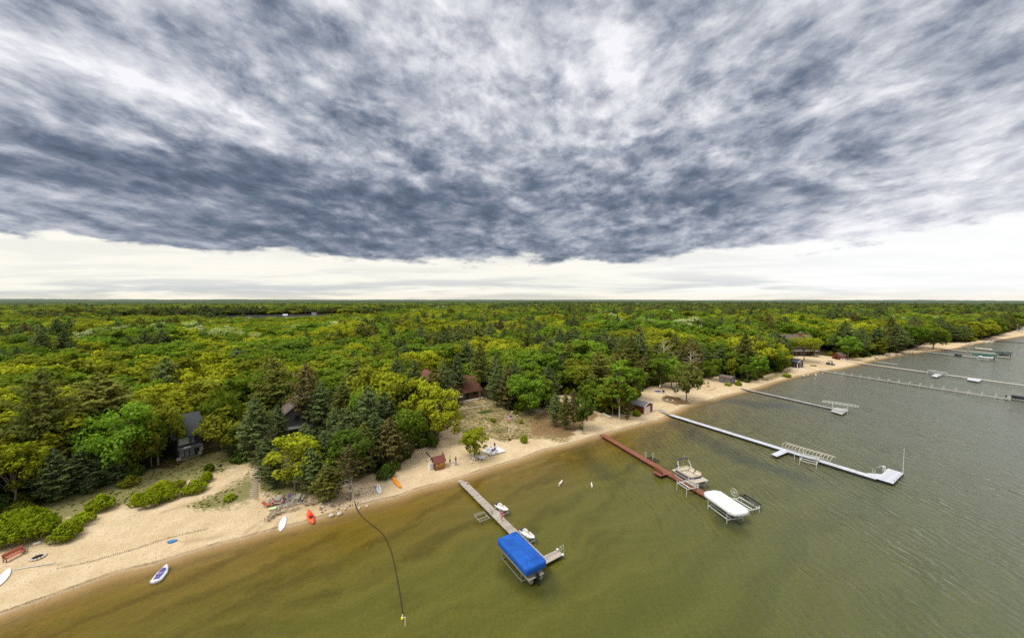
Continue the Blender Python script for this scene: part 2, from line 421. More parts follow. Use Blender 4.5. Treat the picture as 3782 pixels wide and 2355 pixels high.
GREEN = [poly(p) for p in [[(1755,1527),(1770,1518),(1800,1513),(1835,1514),(1820,1521),(1790,1530)]]]
PATH = [poly(p) for p in [[(930,1840),(940,1770),(942,1720),(952,1722),(956,1780),(958,1850)]]]
def mask(P, polys, soft, seed, namp=1.0):
    r = np.full(len(P), -1e3)
    for q in polys:
        bb = (P[:,0] > q[:,0].min()-12)&(P[:,0] < q[:,0].max()+12)&(P[:,1] > q[:,1].min()-12)&(P[:,1] < q[:,1].max()+12)
        if bb.any(): r[bb] = np.maximum(r[bb], sdist(P[bb], q))
    r = r + namp*(fnoise(P, 7, seed, 4)*2.2+fnoise(P, 1.3, seed+5, 2)*.7)
    return np.clip(r/soft+.5, 0, 1)
def polar(rs, a0, a1, na):
    a = np.radians(np.linspace(a0, a1, na)); R, A = np.meshgrid(rs, a, indexing='ij')
    P = np.stack([R*np.sin(A), R*np.cos(A)], -1).reshape(-1, 2); nr = len(rs)
    i = (np.arange(nr-1)[:,None]*na+np.arange(na-1)[None]).ravel()
    return P, np.stack([i, i+1, i+na+1, i+na], 1)
rs = np.concatenate([np.geomspace(12, 36, 20, endpoint=False), np.geomspace(36, 260, 230, endpoint=False), np.geomspace(260, 16000, 110)])
P, F = polar(rs, -80, 80, 640)
sdv = shore(P); lk = np.maximum(sdist(P, LAKE), sdist(P, LAKE2))
zt = height(P, sdv, lk)
m_for = np.where(P[:,1] < 600, mask(P, [FOREST], 3.0, 31), 1.0); m_for = np.where(sdv > 140, 1.0, m_for)
m_gr = mask(P, GRASS, 3.0, 41); m_lw = mask(P, LAWN, 3.5, 51); m_lt = mask(P, LITTER, 3, 61); m_gn = mask(P, GREEN, 1.2, 71, .3); m_pa = mask(P, PATH, .5, 81, .1)
g1 = np.stack([m_for, np.maximum(m_gr*(1-m_pa), 0), m_lw], 1); g2 = np.stack([m_lt, m_gn, m_pa], 1)
TR = [([(905,1972),(945,1935),(1000,1905),(1060,1885)],.22),([(925,1985),(965,1945),(1015,1918)],.22),([(1000,1985),(1020,1940),(1035,1915)],.2),([(690,1998),(760,1990),(840,1970)],.35),([(600,1890),(640,1878),(680,1868)],.3),([(150,2090),(240,2080),(300,2060)],.2)]
trk = np.zeros(len(P)); near = np.hypot(*P.T) < 140
for pts, wd_ in TR:
    q = poly(pts); dm = polydist(P[near], q, False); trk[near] = np.maximum(trk[near], np.clip(1.4-dm/wd_*.7, 0, 1)*(.5+.5*(vnoise(P[near], 1.2, 91) > -.3)))
# ground material
gm, nt, out = newmat('ground_mixed'); g = N(nt)
geo = g.n('ShaderNodeNewGeometry').outputs['Position']
def attr(g, n, o='Color'): x = g.n('ShaderNodeAttribute'); x.attribute_name = n; return x.outputs[o]
s1 = g.n('ShaderNodeSeparateColor'); g.put(s1.inputs[0], attr(g, 'cover'))
s2 = g.n('ShaderNodeSeparateColor'); g.put(s2.inputs[0], attr(g, 'cover_b'))
sh = attr(g, 'shore', 'Fac')
nA = g.noise(geo, .35, 6, .6); nB = g.noise(geo, 2.2, 6, .65); nC = g.noise(geo, 9.0, 4, .7); nD = g.noise(geo, .09, 3, .5)
sand = g.mix(g.maprange(nA, .35, .65), (.64,.48,.28), (.765,.60,.385))
sand = g.mix(g.math('MULTIPLY', g.maprange(nD, .45, .65), .5), sand, (.56,.41,.21))
sand = g.mix(g.math('MULTIPLY', g.maprange(nC, .50, .72), .45), sand, (.38,.26,.13))
sand = g.mix(g.math('MULTIPLY', g.maprange(g.noise(geo, 5.0, 5, .75), .56, .72), .32), sand, (.42,.30,.17))
spk = g.math('MULTIPLY', g.maprange(g.noise(geo, 2.4, 6, .8), .57, .66), g.maprange(nA, .42, .62))
spk = g.math('MULTIPLY', spk, g.maprange(sh, 3, 9))
sand = g.mix(g.math('MULTIPLY', spk, .65), sand, (.20,.14,.055))
sand = g.mix(g.math('MULTIPLY', attr(g, 'track', 'Fac'), .55), sand, (.40,.28,.15))
# damp band and line of debris at the waterline
wl = g.math('ADD', sh, g.math('MULTIPLY', g.math('SUBTRACT', nB, .5), .9))
deb = g.math('MULTIPLY', g.maprange(g.math('ABSOLUTE', g.math('SUBTRACT', wl, .75)), .08, .34, 1, 0), g.math('MULTIPLY', g.maprange(nC, .38, .52), g.maprange(nA, .38, .58, .25, 1)))
sand = g.mix(g.maprange(wl, .15, .9, .75, 0), sand, (.30,.19,.085))
sand = g.mix(g.math('MULTIPLY', deb, .9), sand, (.13,.09,.035))
bed = g.mix(g.maprange(sh, -4.5, -.3), (.16,.115,.03), (.40,.26,.10))
sand = g.mix(g.maprange(sh, -.3, .15, 1, 0), sand, bed)
grass = g.mix(g.maprange(nB, .35, .65), (.10,.125,.024), (.22,.20,.065))
grass = g.mix(g.maprange(nC, .55, .75), grass, (.33,.24,.12))
lawn = g.mix(g.maprange(nB, .38, .62), (.25,.175,.07), (.165,.165,.042))
lawn = g.mix(g.maprange(g.noise(geo, 1.3, 7, .75), .47, .58), lawn, (.54,.40,.23))
lawn = g.mix(g.maprange(g.noise(geo, .25, 4, .6), .48, .66, 0, .7), lawn, (.125,.10,.03))
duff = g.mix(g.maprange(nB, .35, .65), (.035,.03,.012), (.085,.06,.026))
lit = g.mix(g.maprange(nB, .35, .65), (.19,.11,.05), (.30,.19,.095))
lit = g.mix(g.maprange(nC, .55, .72), lit, (.40,.27,.14))
brk = g.math('ADD', g.math('MULTIPLY', g.math('SUBTRACT', nB, .5), 1.5), g.math('MULTIPLY', g.math('SUBTRACT', nC, .5), 1.3))
def ragged(v, k=.6): return g.maprange(g.math('ADD', v, g.math('MULTIPLY', brk, k)), .30, .62, 0, 1, True)
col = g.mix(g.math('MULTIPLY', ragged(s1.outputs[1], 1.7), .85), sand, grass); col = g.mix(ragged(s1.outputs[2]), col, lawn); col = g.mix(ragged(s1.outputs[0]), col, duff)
col = g.mix(ragged(s2.outputs[0]), col, lit); col = g.mix(s2.outputs[1], col, (.035,.075,.010)); col = g.mix(g.math('MULTIPLY', s2.outputs[2], .8), col, (.42,.30,.15))
vf = g.n('ShaderNodeTexVoronoi', feature='F1'); g.put(vf.inputs['Vector'], g.vmath('ADD', geo, g.vmath('SCALE', g.noise(geo, 2.0, 3, .6, out=1), .5))); vf.inputs['Scale'].default_value = 1.5
foot = g.math('MULTIPLY', g.maprange(vf.outputs['Distance'], .05, .30), g.maprange(nA, .35, .6, .2, 1.4))
bp = g.n('ShaderNodeBump'); bp.inputs['Strength'].default_value = .8; bp.inputs['Distance'].default_value = .18
g.put(bp.inputs['Height'], g.math('ADD', g.math('ADD', g.math('MULTIPLY', nC, .5), nB), g.math('MULTIPLY', foot, .6)))
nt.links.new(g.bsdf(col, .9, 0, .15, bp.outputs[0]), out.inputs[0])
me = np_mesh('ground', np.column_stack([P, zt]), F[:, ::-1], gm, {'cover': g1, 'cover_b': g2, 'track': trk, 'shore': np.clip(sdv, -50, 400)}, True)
ground = link('ground', me); tag(ground, kind='structure')
# ------------------------------------------------------------ lake water
rs = np.concatenate([np.geomspace(3, 36, 20, endpoint=False), np.geomspace(36, 500, 170, endpoint=False), np.geomspace(500, 9000, 30)])
Pw, Fw = polar(rs, -110, 110, 420); sw = shore(Pw)
keep = (sw[Fw] < 6).any(1); 
used = np.unique(Fw[keep]); remap = np.full(len(Pw), -1); remap[used] = np.arange(len(used))
WEED_DARK = [([(2130,1640),(2180,1700),(2240,1760)],2.6),([(2490,1560),(2600,1625),(2760,1700),(2950,1760)],2.6),([(2640,1470),(2790,1492),(2900,1500)],4.0),([(2000,2160),(1900,2110)],1.6),([(2720,1950),(2680,1935)],1.5)]  # weed beds, then two dark patches under the canopied lifts
wd = np.zeros(len(Pw))
for pts, wd_ in WEED_DARK:
    q = np.array([at(*p)[:2] for p in pts]); dm = polydist(Pw[used], q, False)+1.8*fnoise(Pw[used], 6, 77, 3); wd[used] = np.maximum(wd[used], np.clip(1-(dm-wd_*.5)/wd_, 0, 1))
wm, nt, out = newmat('lake_water'); g = N(nt)
geo = g.n('ShaderNodeNewGeometry').outputs['Position']; sh = attr(g, 'shore', 'Fac')
sp = g.n('ShaderNodeSeparateXYZ'); g.put(sp.inputs[0], geo)
wx = g.n('ShaderNodeNewGeometry')
w1 = g.noise(geo, .045, 4, .5); w2 = g.noise(geo, .35, 5, .6)
# bars of sand lying along the shore give pale and dark bands
sw_ = g.math('ADD', sh, g.math('MULTIPLY', g.math('SUBTRACT', g.noise(geo, .06, 4, .5), .5), 16))
cb = g.n('ShaderNodeCombineXYZ'); g.put(cb.inputs[0], g.math('MULTIPLY', sw_, .28)); 
bars = g.noise(cb.outputs[0], 1.0, 3, .55); 
sk = g.vmath('ADD', g.mapping(geo, rot=(0,0,math.radians(43)), scale=(1,1,1)), g.vmath('SCALE', g.vmath('SUBTRACT', g.noise(geo, .10, 4, .55, out=1), (.5,.5,.5)), 5.0))
fbar = g.noise(g.vmath('MULTIPLY', sk, (.30,.040,1)), 1.0, 4, .5)
depthc = g.ramp(g.maprange(sh, -70, 0), [(0,(.072,.080,.014)),(.45,(.082,.084,.011)),(.72,(.100,.090,.011)),(.86,(.110,.082,.008)),(.945,(.150,.098,.012)),(.985,(.23,.145,.035)),(1,(.34,.23,.09))])
c = g.mix(g.maprange(bars, .40, .62), g.vmath('MULTIPLY', depthc, (.88,.90,.85)), g.vmath('MULTIPLY', depthc, (1.10,1.08,1.12)))
nearm = g.maprange(sh, -48, -8, 0, 1, True)
c = g.mix(g.math('MULTIPLY', g.maprange(fbar, .50, .66), g.math('MULTIPLY', nearm, .55)), c, g.vmath('MULTIPLY', c, (.50,.46,.40)))
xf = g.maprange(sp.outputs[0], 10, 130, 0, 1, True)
c = g.mix(g.math('MULTIPLY', xf, .75), c, (.135,.142,.088))  # greyer towards the right: reflected sky put into the base colour
wn_ = g.noise(geo, 2.6, 5, .7)
c = g.mix(g.math('MULTIPLY', attr(g, 'weed_dark', 'Fac'), .8), c, g.vmath('MULTIPLY', c, (.56,.62,.95)))
c = g.vmath('MULTIPLY', g.vmath('SCALE', c, g.maprange(wn_, .3, .7, 1.0, 1.36)), (1.0,1.02,1.35))
# wind ripples, crests running along Y, stronger with fetch (towards +X)
def waves(rot, period, dist_, dscale):
    x = g.n('ShaderNodeTexWave', wave_type='BANDS', bands_direction='X', wave_profile='SIN'); g.put(x.inputs['Vector'], g.mapping(geo, rot=(0,0,math.radians(rot))))
    x.inputs['Scale'].default_value = .314/period; x.inputs['Distortion'].default_value = dist_; x.inputs['Detail'].default_value = 2; x.inputs['Detail Scale'].default_value = dscale; x.inputs['Detail Roughness'].default_value = .55
    return x.outputs[1]
a1 = waves(3, 1.25, 7.5, .8); a2 = waves(-11, .72, 7, 1.1); a3 = waves(14, 2.3, 6, .5)
pat = g.maprange(g.noise(g.mapping(geo, scale=(1,.45,1)), .16, 4, .6), .35, .65, .25, 1.15)
r3 = g.noise(g.mapping(geo, scale=(1,.5,1)), 4.5, 4, .6)
fetch = g.maprange(sp.outputs[0], 0, 85, .10, 1.0, True)
hgt = g.math('MULTIPLY', pat, g.math('ADD', g.math('ADD', g.math('MULTIPLY', a1, .55), g.math('MULTIPLY', a2, .30)), g.math('MULTIPLY', a3, .55)))
hgt = g.math('MULTIPLY', g.math('ADD', hgt, g.math('MULTIPLY', r3, .30)), fetch)
hgt = g.math('ADD', hgt, g.math('MULTIPLY', r3, .05))
bp = g.n('ShaderNodeBump'); bp.inputs['Strength'].default_value = 1.0; bp.inputs['Distance'].default_value = .38
g.put(bp.inputs['Height'], hgt)
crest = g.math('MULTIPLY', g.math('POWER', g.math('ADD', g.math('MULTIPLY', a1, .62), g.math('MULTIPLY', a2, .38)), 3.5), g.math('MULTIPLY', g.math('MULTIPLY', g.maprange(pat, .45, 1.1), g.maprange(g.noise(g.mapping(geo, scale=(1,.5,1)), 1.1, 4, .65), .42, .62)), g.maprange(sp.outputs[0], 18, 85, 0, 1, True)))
c = g.mix(g.math('MULTIPLY', crest, .66), c, (.46,.46,.36))  # pale crests painted into the colour for reflected sky light
c = g.mix(g.math('MULTIPLY', g.math('MULTIPLY', g.math('POWER', g.math('SUBTRACT', 1.0, a1), 3.0), fetch), .22), c, g.vmath('SCALE', c, .6))  # troughs darkened in the colour as painted shade
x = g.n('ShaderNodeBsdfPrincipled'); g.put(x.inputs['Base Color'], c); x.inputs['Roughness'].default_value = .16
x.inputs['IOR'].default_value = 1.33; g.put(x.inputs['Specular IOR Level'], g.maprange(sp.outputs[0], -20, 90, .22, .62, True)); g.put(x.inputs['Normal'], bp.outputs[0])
# clear over the first centimetres of depth
tr = g.n('ShaderNodeBsdfTransparent'); mx = g.n('ShaderNodeMixShader')
al = g.maprange(g.math('ADD', sh, g.math('MULTIPLY', g.math('SUBTRACT', w2, .5), 1.5)), -3.6, -.1, 1.0, .12, True)
g.put(mx.inputs[0], al); nt.links.new(tr.outputs[0], mx.inputs[1]); nt.links.new(x.outputs[0], mx.inputs[2]); nt.links.new(mx.outputs[0], out.inputs[0])
me = np_mesh('lake_water', np.column_stack([Pw[used], np.zeros(len(used))]), remap[Fw[keep]][:, ::-1], wm, {'shore': np.clip(sw[used], -200, 50), 'weed_dark': wd[used]})
lake = link('lake_water', me); tag(lake, kind='structure')
# second lake beyond the forest
m2, nt, out = newmat('far_water'); g = N(nt); geo = g.n('ShaderNodeNewGeometry').outputs['Position']
bp = g.n('ShaderNodeBump'); bp.inputs['Strength'].default_value = .5; bp.inputs['Distance'].default_value = .3; g.put(bp.inputs['Height'], g.noise(geo, .6, 3, .5))
nt.links.new(g.bsdf((.09,.10,.12), .12, 0, .5, bp.outputs[0]), out.inputs[0])
mb = MB()
for q in (LAKE, LAKE2): mb.add([(x, y, 1.85) for x, y in q], [tuple(range(len(q)))] if inside(np.array([[0.,0.]]), q)[0] or True else [])
far_lake = mb.build('far_lake_water', m2); tag(far_lake, kind='structure')
# ------------------------------------------------------------ foliage
def leafmat(name, a, b, cdark=.55, hue=.35):
    m, nt, out = newmat(name); g = N(nt)
    ri = g.n('ShaderNodeObjectInfo').outputs['Random']
    t = g.n('ShaderNodeAttribute'); t.attribute_name = 'tint'; s = g.n('ShaderNodeSeparateColor'); g.put(s.inputs[0], t.outputs['Color'])
    base = g.mix(g.math('ADD', g.math('MULTIPLY', ri, .6), g.math('MULTIPLY', s.outputs[1], .4)), a, b)
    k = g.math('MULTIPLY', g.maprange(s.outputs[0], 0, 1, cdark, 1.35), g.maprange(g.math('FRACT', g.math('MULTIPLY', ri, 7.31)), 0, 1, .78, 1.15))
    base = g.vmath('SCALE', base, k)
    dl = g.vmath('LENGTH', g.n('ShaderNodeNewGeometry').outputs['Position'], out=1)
    base = g.mix(g.maprange(dl, 350, 2200, 0, .55), base, (.15,.20,.12))  # distance haze painted into the foliage colour
    d = g.n('ShaderNodeBsdfDiffuse'); g.put(d.inputs[0], base)
    tl = g.n('ShaderNodeBsdfTranslucent'); g.put(tl.inputs[0], g.vmath('MULTIPLY', base, (1.1,1.15,.6)))
    mx = g.n('ShaderNodeMixShader'); mx.inputs[0].default_value = .36
    nt.links.new(d.outputs[0], mx.inputs[1]); nt.links.new(tl.outputs[0], mx.inputs[2]); nt.links.new(mx.outputs[0], out.inputs[0])
    return m
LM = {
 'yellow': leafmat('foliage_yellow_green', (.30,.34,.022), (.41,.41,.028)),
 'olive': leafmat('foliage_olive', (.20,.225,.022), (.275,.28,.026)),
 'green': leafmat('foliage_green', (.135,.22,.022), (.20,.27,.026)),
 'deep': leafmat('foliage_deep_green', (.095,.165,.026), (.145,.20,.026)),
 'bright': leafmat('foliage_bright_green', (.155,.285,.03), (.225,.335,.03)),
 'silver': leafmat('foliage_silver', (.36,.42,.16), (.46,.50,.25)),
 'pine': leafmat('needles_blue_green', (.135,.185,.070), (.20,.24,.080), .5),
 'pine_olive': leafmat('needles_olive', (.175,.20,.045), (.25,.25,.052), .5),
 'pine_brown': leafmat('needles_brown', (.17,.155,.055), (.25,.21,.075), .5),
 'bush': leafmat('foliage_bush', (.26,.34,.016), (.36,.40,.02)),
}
bark = mat('bark_grey', (.22,.175,.125), .9, var=.3, scale=6); bark_pale = mat('bark_pale', (.55,.50,.40), .8, var=.25, scale=8); bark_brown = mat('bark_brown', (.15,.095,.06), .9, var=.3, scale=6)
def unit(v): return v/np.maximum(np.linalg.norm(v, axis=-1, keepdims=True), 1e-9)
def quads(C, Nn, U, w, h):
    """leaf cards: centres, normals, long direction, half sizes"""
    U = unit(U-Nn*(U*Nn).sum(1, keepdims=True)); W = np.cross(Nn, U)
    w = w[:,None]; h = h[:,None]
    V = np.stack([C-U*h*.9-W*w*.55, C-U*h*.15+W*w, C+U*h-W*w*.1, C+U*h*.1-W*w], 1).reshape(-1, 3)
    return V, np.arange(len(V)).reshape(-1, 4)
def leaf_mesh(name, parts, m):
    V = []; F = []; T = []; k = 0
    for (v, f, t) in parts:
        V.append(v); F.append(f+k); T.append(np.repeat(t, 4, 0)); k += len(v)
    return np_mesh(name, np.vstack(V), np.vstack(F), m, {'tint': np.vstack(T)})
def clump_leaves(r, c, rad, n, size, out_dir, mean):
    d = unit(r.normal(size=(n, 3))+out_dir*.55+np.array([0,0,.25])); rr = rad*(r.uniform(.55, 1.12, (n,1)))
    C = c+d*rr*np.array([1,1,.8])
    Nn = unit(d*1.0+np.array([0,0,.35])+r.normal(size=(n,3))*.55); U = r.normal(size=(n,3))+d*.5
    s = size*r.uniform(.6, 1.4, n)
    v, f = quads(C, Nn, U, s*.55, s*.75)
    br = mean + .32*(d[:,2]-.1) + r.normal(size=n)*.12  # clump tops lighter, undersides darker: shading painted into the leaf tint
    t = np.stack([np.clip(br,0,1), r.uniform(size=n), np.zeros(n)], 1)
    return v, f, t
def limb_mesh(r, h, trunk_h, rad, tips, bark_m, multi=1, lean=.0):
    mb = MB()
    for q in range(multi):
        ox, oy = (0, 0) if multi == 1 else (r.uniform(-.35,.35), r.uniform(-.35,.35))
        ang = r.uniform(0, 2*PI); sp = lean if multi == 1 else .18
        top = (ox+math.cos(ang)*sp*h, oy+math.sin(ang)*sp*h, h*.82)
        pts = [(ox, oy, -.4)]; 
        for i in range(1, 6):
            k = i/5; pts.append((ox+(top[0]-ox)*k+r.normal()*.05*h*.12, oy+(top[1]-oy)*k+r.normal()*.05*h*.12, h*.82*k))
        mb.tube(pts, [rad*1.25, rad, rad*.85, rad*.65, rad*.45, rad*.15], 7)
        for t in tips[q::multi]:
            z0 = trunk_h*.8 + (t[2]-trunk_h)*r.uniform(.1,.5); z0 = min(max(z0, trunk_h*.6), h*.7); k = z0/(h*.82)
            b = Vector((ox+(top[0]-ox)*k, oy+(top[1]-oy)*k, z0)); e = Vector(t); m_ = (b+e)/2+Vector((0,0,(e-b).length*.10))
            mb.tube([b, m_, e], [rad*.38, rad*.26, rad*.07], 5)
    return mb.mesh('trunk', bark_m)
def broadleaf(seed, h=12., w=8., n_cl=46, leaves=62, size=.36, trunk=.28, squash=1., bark_m=None, multi=1, open_=0., lm='green', lean=0., trad=None):
    r = np.random.default_rng(seed); th = h*trunk; ch = h-th; R = w/2
    parts = []; tips = []
    # a few big lobes carry the clumps, so the outline is uneven
    lobes = [(np.array([0,0,th+ch*.55]), R*.72, ch*.42)]
    for i in range(5 + int(3*r.random())):
        a = r.uniform(0, 2*PI); q = r.uniform(.35,.62)*R; z = th+ch*r.uniform(.22,.72)
        lobes.append((np.array([math.cos(a)*q, math.sin(a)*q, z]), R*r.uniform(.38,.56), ch*r.uniform(.20,.32)))
    cen = np.array([0,0,th+ch*.45])
    for i in range(n_cl):
        L = lobes[i % len(lobes)] if i > 6 else lobes[0]
        d = unit(r.normal(size=3)+np.array([0,0,.35])); c = L[0]+d*np.array([L[1],L[1],L[2]])*r.uniform(.72,1.05)
        if c[2] < th*.9: c[2] = th*.9+r.uniform(0,.6)
        if open_ and r.random() < open_: continue
        rad = R*r.uniform(.17,.30)
        od = unit(c-cen)
        mean = .30+.42*(c[2]-th)/ch+r.uniform(-.12,.14)  # higher clumps brighter: daylight on the crown painted into the tint
        parts.append(clump_leaves(r, c, rad, int(leaves*r.uniform(.7,1.3)), size, od, mean))
        if i % 4 == 0: tips.append(tuple(c))
    return leaf_mesh('crown', parts, LM[lm]), limb_mesh(r, h, th, trad or .014*h+.03, tips, bark_m or bark, multi, lean)
def conifer(seed, h=15., w=6., whorls=24, bare=.18, lm='pine', dens=26, droop=.0, size=.34, irregular=.35, bark_m=None, taper=.8):
    r = np.random.default_rng(seed); C=[];Nn=[];U=[];S=[];T=[]; mb = MB(); R = w/2
    mb.tube([(0,0,-.4),(r.normal()*.06,r.normal()*.06,h*.4),(0,0,h*.8),(0,0,h*.99)], [.016*h,.0125*h,.006*h,.01], 7)
    for i in range(whorls):
        k = (i+r.uniform(-.3,.3))/(whorls-1); k = min(max(k,0),1); z = h*(bare+(1-bare)*k*.97)
        prof = (1-k**1.7)**.9*min(1, .50+k*2.0)*(1+.16*math.sin(i*2.3+seed))
        nb = 6 if k < .85 else 5
        a0 = r.uniform(0, 2*PI)
        for j in range(nb):
            L = R*prof*r.uniform(1-irregular, 1.12)+.25
            if k < .25 and r.random() < .3: continue
            a = a0+2*PI*j/nb+r.uniform(-.25,.25); up = .10+.55*k-droop
            d = np.array([math.cos(a), math.sin(a), up]); d = unit(d); b = np.array([0,0,z]); e = b+d*L
            if L > .9: mb.tube([b, b+d*L*.5, e], [.0045*h,.003*h,.006], 3, cap=False)
            n = max(5, int(dens*(L/R)**1.15*1.3))
            t = r.uniform(.22 if L > 1 else 0, 1.05, n); side = np.array([-d[1], d[0], 0])
            spread = .34*L*(1-.55*t)+.10
            off = r.uniform(-1,1,n)*spread
            P_ = b+d*L*t[:,None]+side*off[:,None]+np.array([0,0,1])*(r.normal(size=n)*.10+.06*(L)*(1-np.abs(off)/spread))[:,None]
            C.append(P_); Nn.append(unit(np.array([0,0,.8])+d*.5+r.normal(size=(n,3))*.55)); U.append(d*1.0+side*(np.sign(off)*.8)[:,None]+r.normal(size=(n,3))*.3)
            S.append(np.full(n, size)*r.uniform(.7,1.35,n)); q = .22+.25*k+.30*t+r.normal(size=n)*.12+r.uniform(-.08,.08)  # tips and upper whorls lighter: painted light in the needle tint
            T.append(np.stack([np.clip(q,0,1), r.uniform(size=n), np.zeros(n)],1))
    C=np.vstack(C);Nn=np.vstack(Nn);U=np.vstack(U);S=np.concatenate(S);T=np.vstack(T)
    v,f = quads(C,Nn,U,S*.42,S*.95)
    return leaf_mesh('crown', [(v,f,T)], LM[lm]), mb.mesh('trunk', bark_m or bark)
def bush_mesh(seed, w, d, h, lm='bush', n_cl=26, leaves=48, size=.16):
    r = np.random.default_rng(seed); parts = []
    for i in range(n_cl):
        a = r.uniform(0,2*PI); q = math.sqrt(r.random())*.82 if i % 3 else r.uniform(.72,.92); z = h*(.16+.58*(1-q*q)*r.uniform(.55,1.1))
        c = np.array([math.cos(a)*q*w/2, math.sin(a)*q*d/2, z]); rad = h*r.uniform(.22,.36)
        parts.append(clump_leaves(r, c, rad, int(leaves*r.uniform(.7,1.3)), size, unit(np.array([c[0],c[1],h*.4])), .22+.55*z/h+r.uniform(-.18,.2)))  # low clumps darker: painted shade in the bush tint
    mb = MB()
    for i in range(7):
        a = r.uniform(0,2*PI); mb.tube([(0,0,-.15),(math.cos(a)*w*.12,math.sin(a)*d*.12,h*.35),(math.cos(a)*w*.25,math.sin(a)*d*.25,h*.7)], [.04,.03,.01], 4)
    return leaf_mesh('crown', parts, LM[lm]), mb.mesh('stem', bark_brown)
PROTO = {}
def proto(key, fn):
    if key not in PROTO: PROTO[key] = fn()
    return PROTO[key]
def recolor(me, lm, nm='crown'):
    key = ('rc', me.name, lm)
    if key not in PROTO: c = me.copy(); c.name = nm; c.materials.clear(); c.materials.append(LM[lm]); PROTO[key] = c
    return PROTO[key]
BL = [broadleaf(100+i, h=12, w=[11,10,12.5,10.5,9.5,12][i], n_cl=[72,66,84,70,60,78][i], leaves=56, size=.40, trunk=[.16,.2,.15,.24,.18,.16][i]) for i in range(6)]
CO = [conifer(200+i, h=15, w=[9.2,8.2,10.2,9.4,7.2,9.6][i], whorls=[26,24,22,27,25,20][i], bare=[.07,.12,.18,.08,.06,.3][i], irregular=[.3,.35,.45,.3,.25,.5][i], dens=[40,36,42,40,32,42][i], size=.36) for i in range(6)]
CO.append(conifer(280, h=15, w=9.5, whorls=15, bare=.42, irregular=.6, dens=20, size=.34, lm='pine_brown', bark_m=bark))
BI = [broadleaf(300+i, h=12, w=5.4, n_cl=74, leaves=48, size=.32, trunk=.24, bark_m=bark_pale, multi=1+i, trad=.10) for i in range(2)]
HTREE = {'bl': 12., 'co': 15., 'bi': 12.}
LIB = {'bl': BL, 'co': CO, 'bi': BI}
def tree(kind, var, lm, loc, h, wf, rz, label, cat, group=None, name=None):
    cm, tm = LIB[kind][var]; s = h/HTREE[kind]
    o = bpy.data.objects.new(name or {'bl':'broadleaf_tree','co':'pine_tree','bi':'birch_tree'}[kind], None); COL.objects.link(o); o.empty_display_size = .5
    o.location = tuple(float(v) for v in loc); o.rotation_euler = (0,0,rz); o.scale = (s*wf, s*wf, s)
    tag(o, label, cat, group)
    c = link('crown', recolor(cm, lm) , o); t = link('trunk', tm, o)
    return o
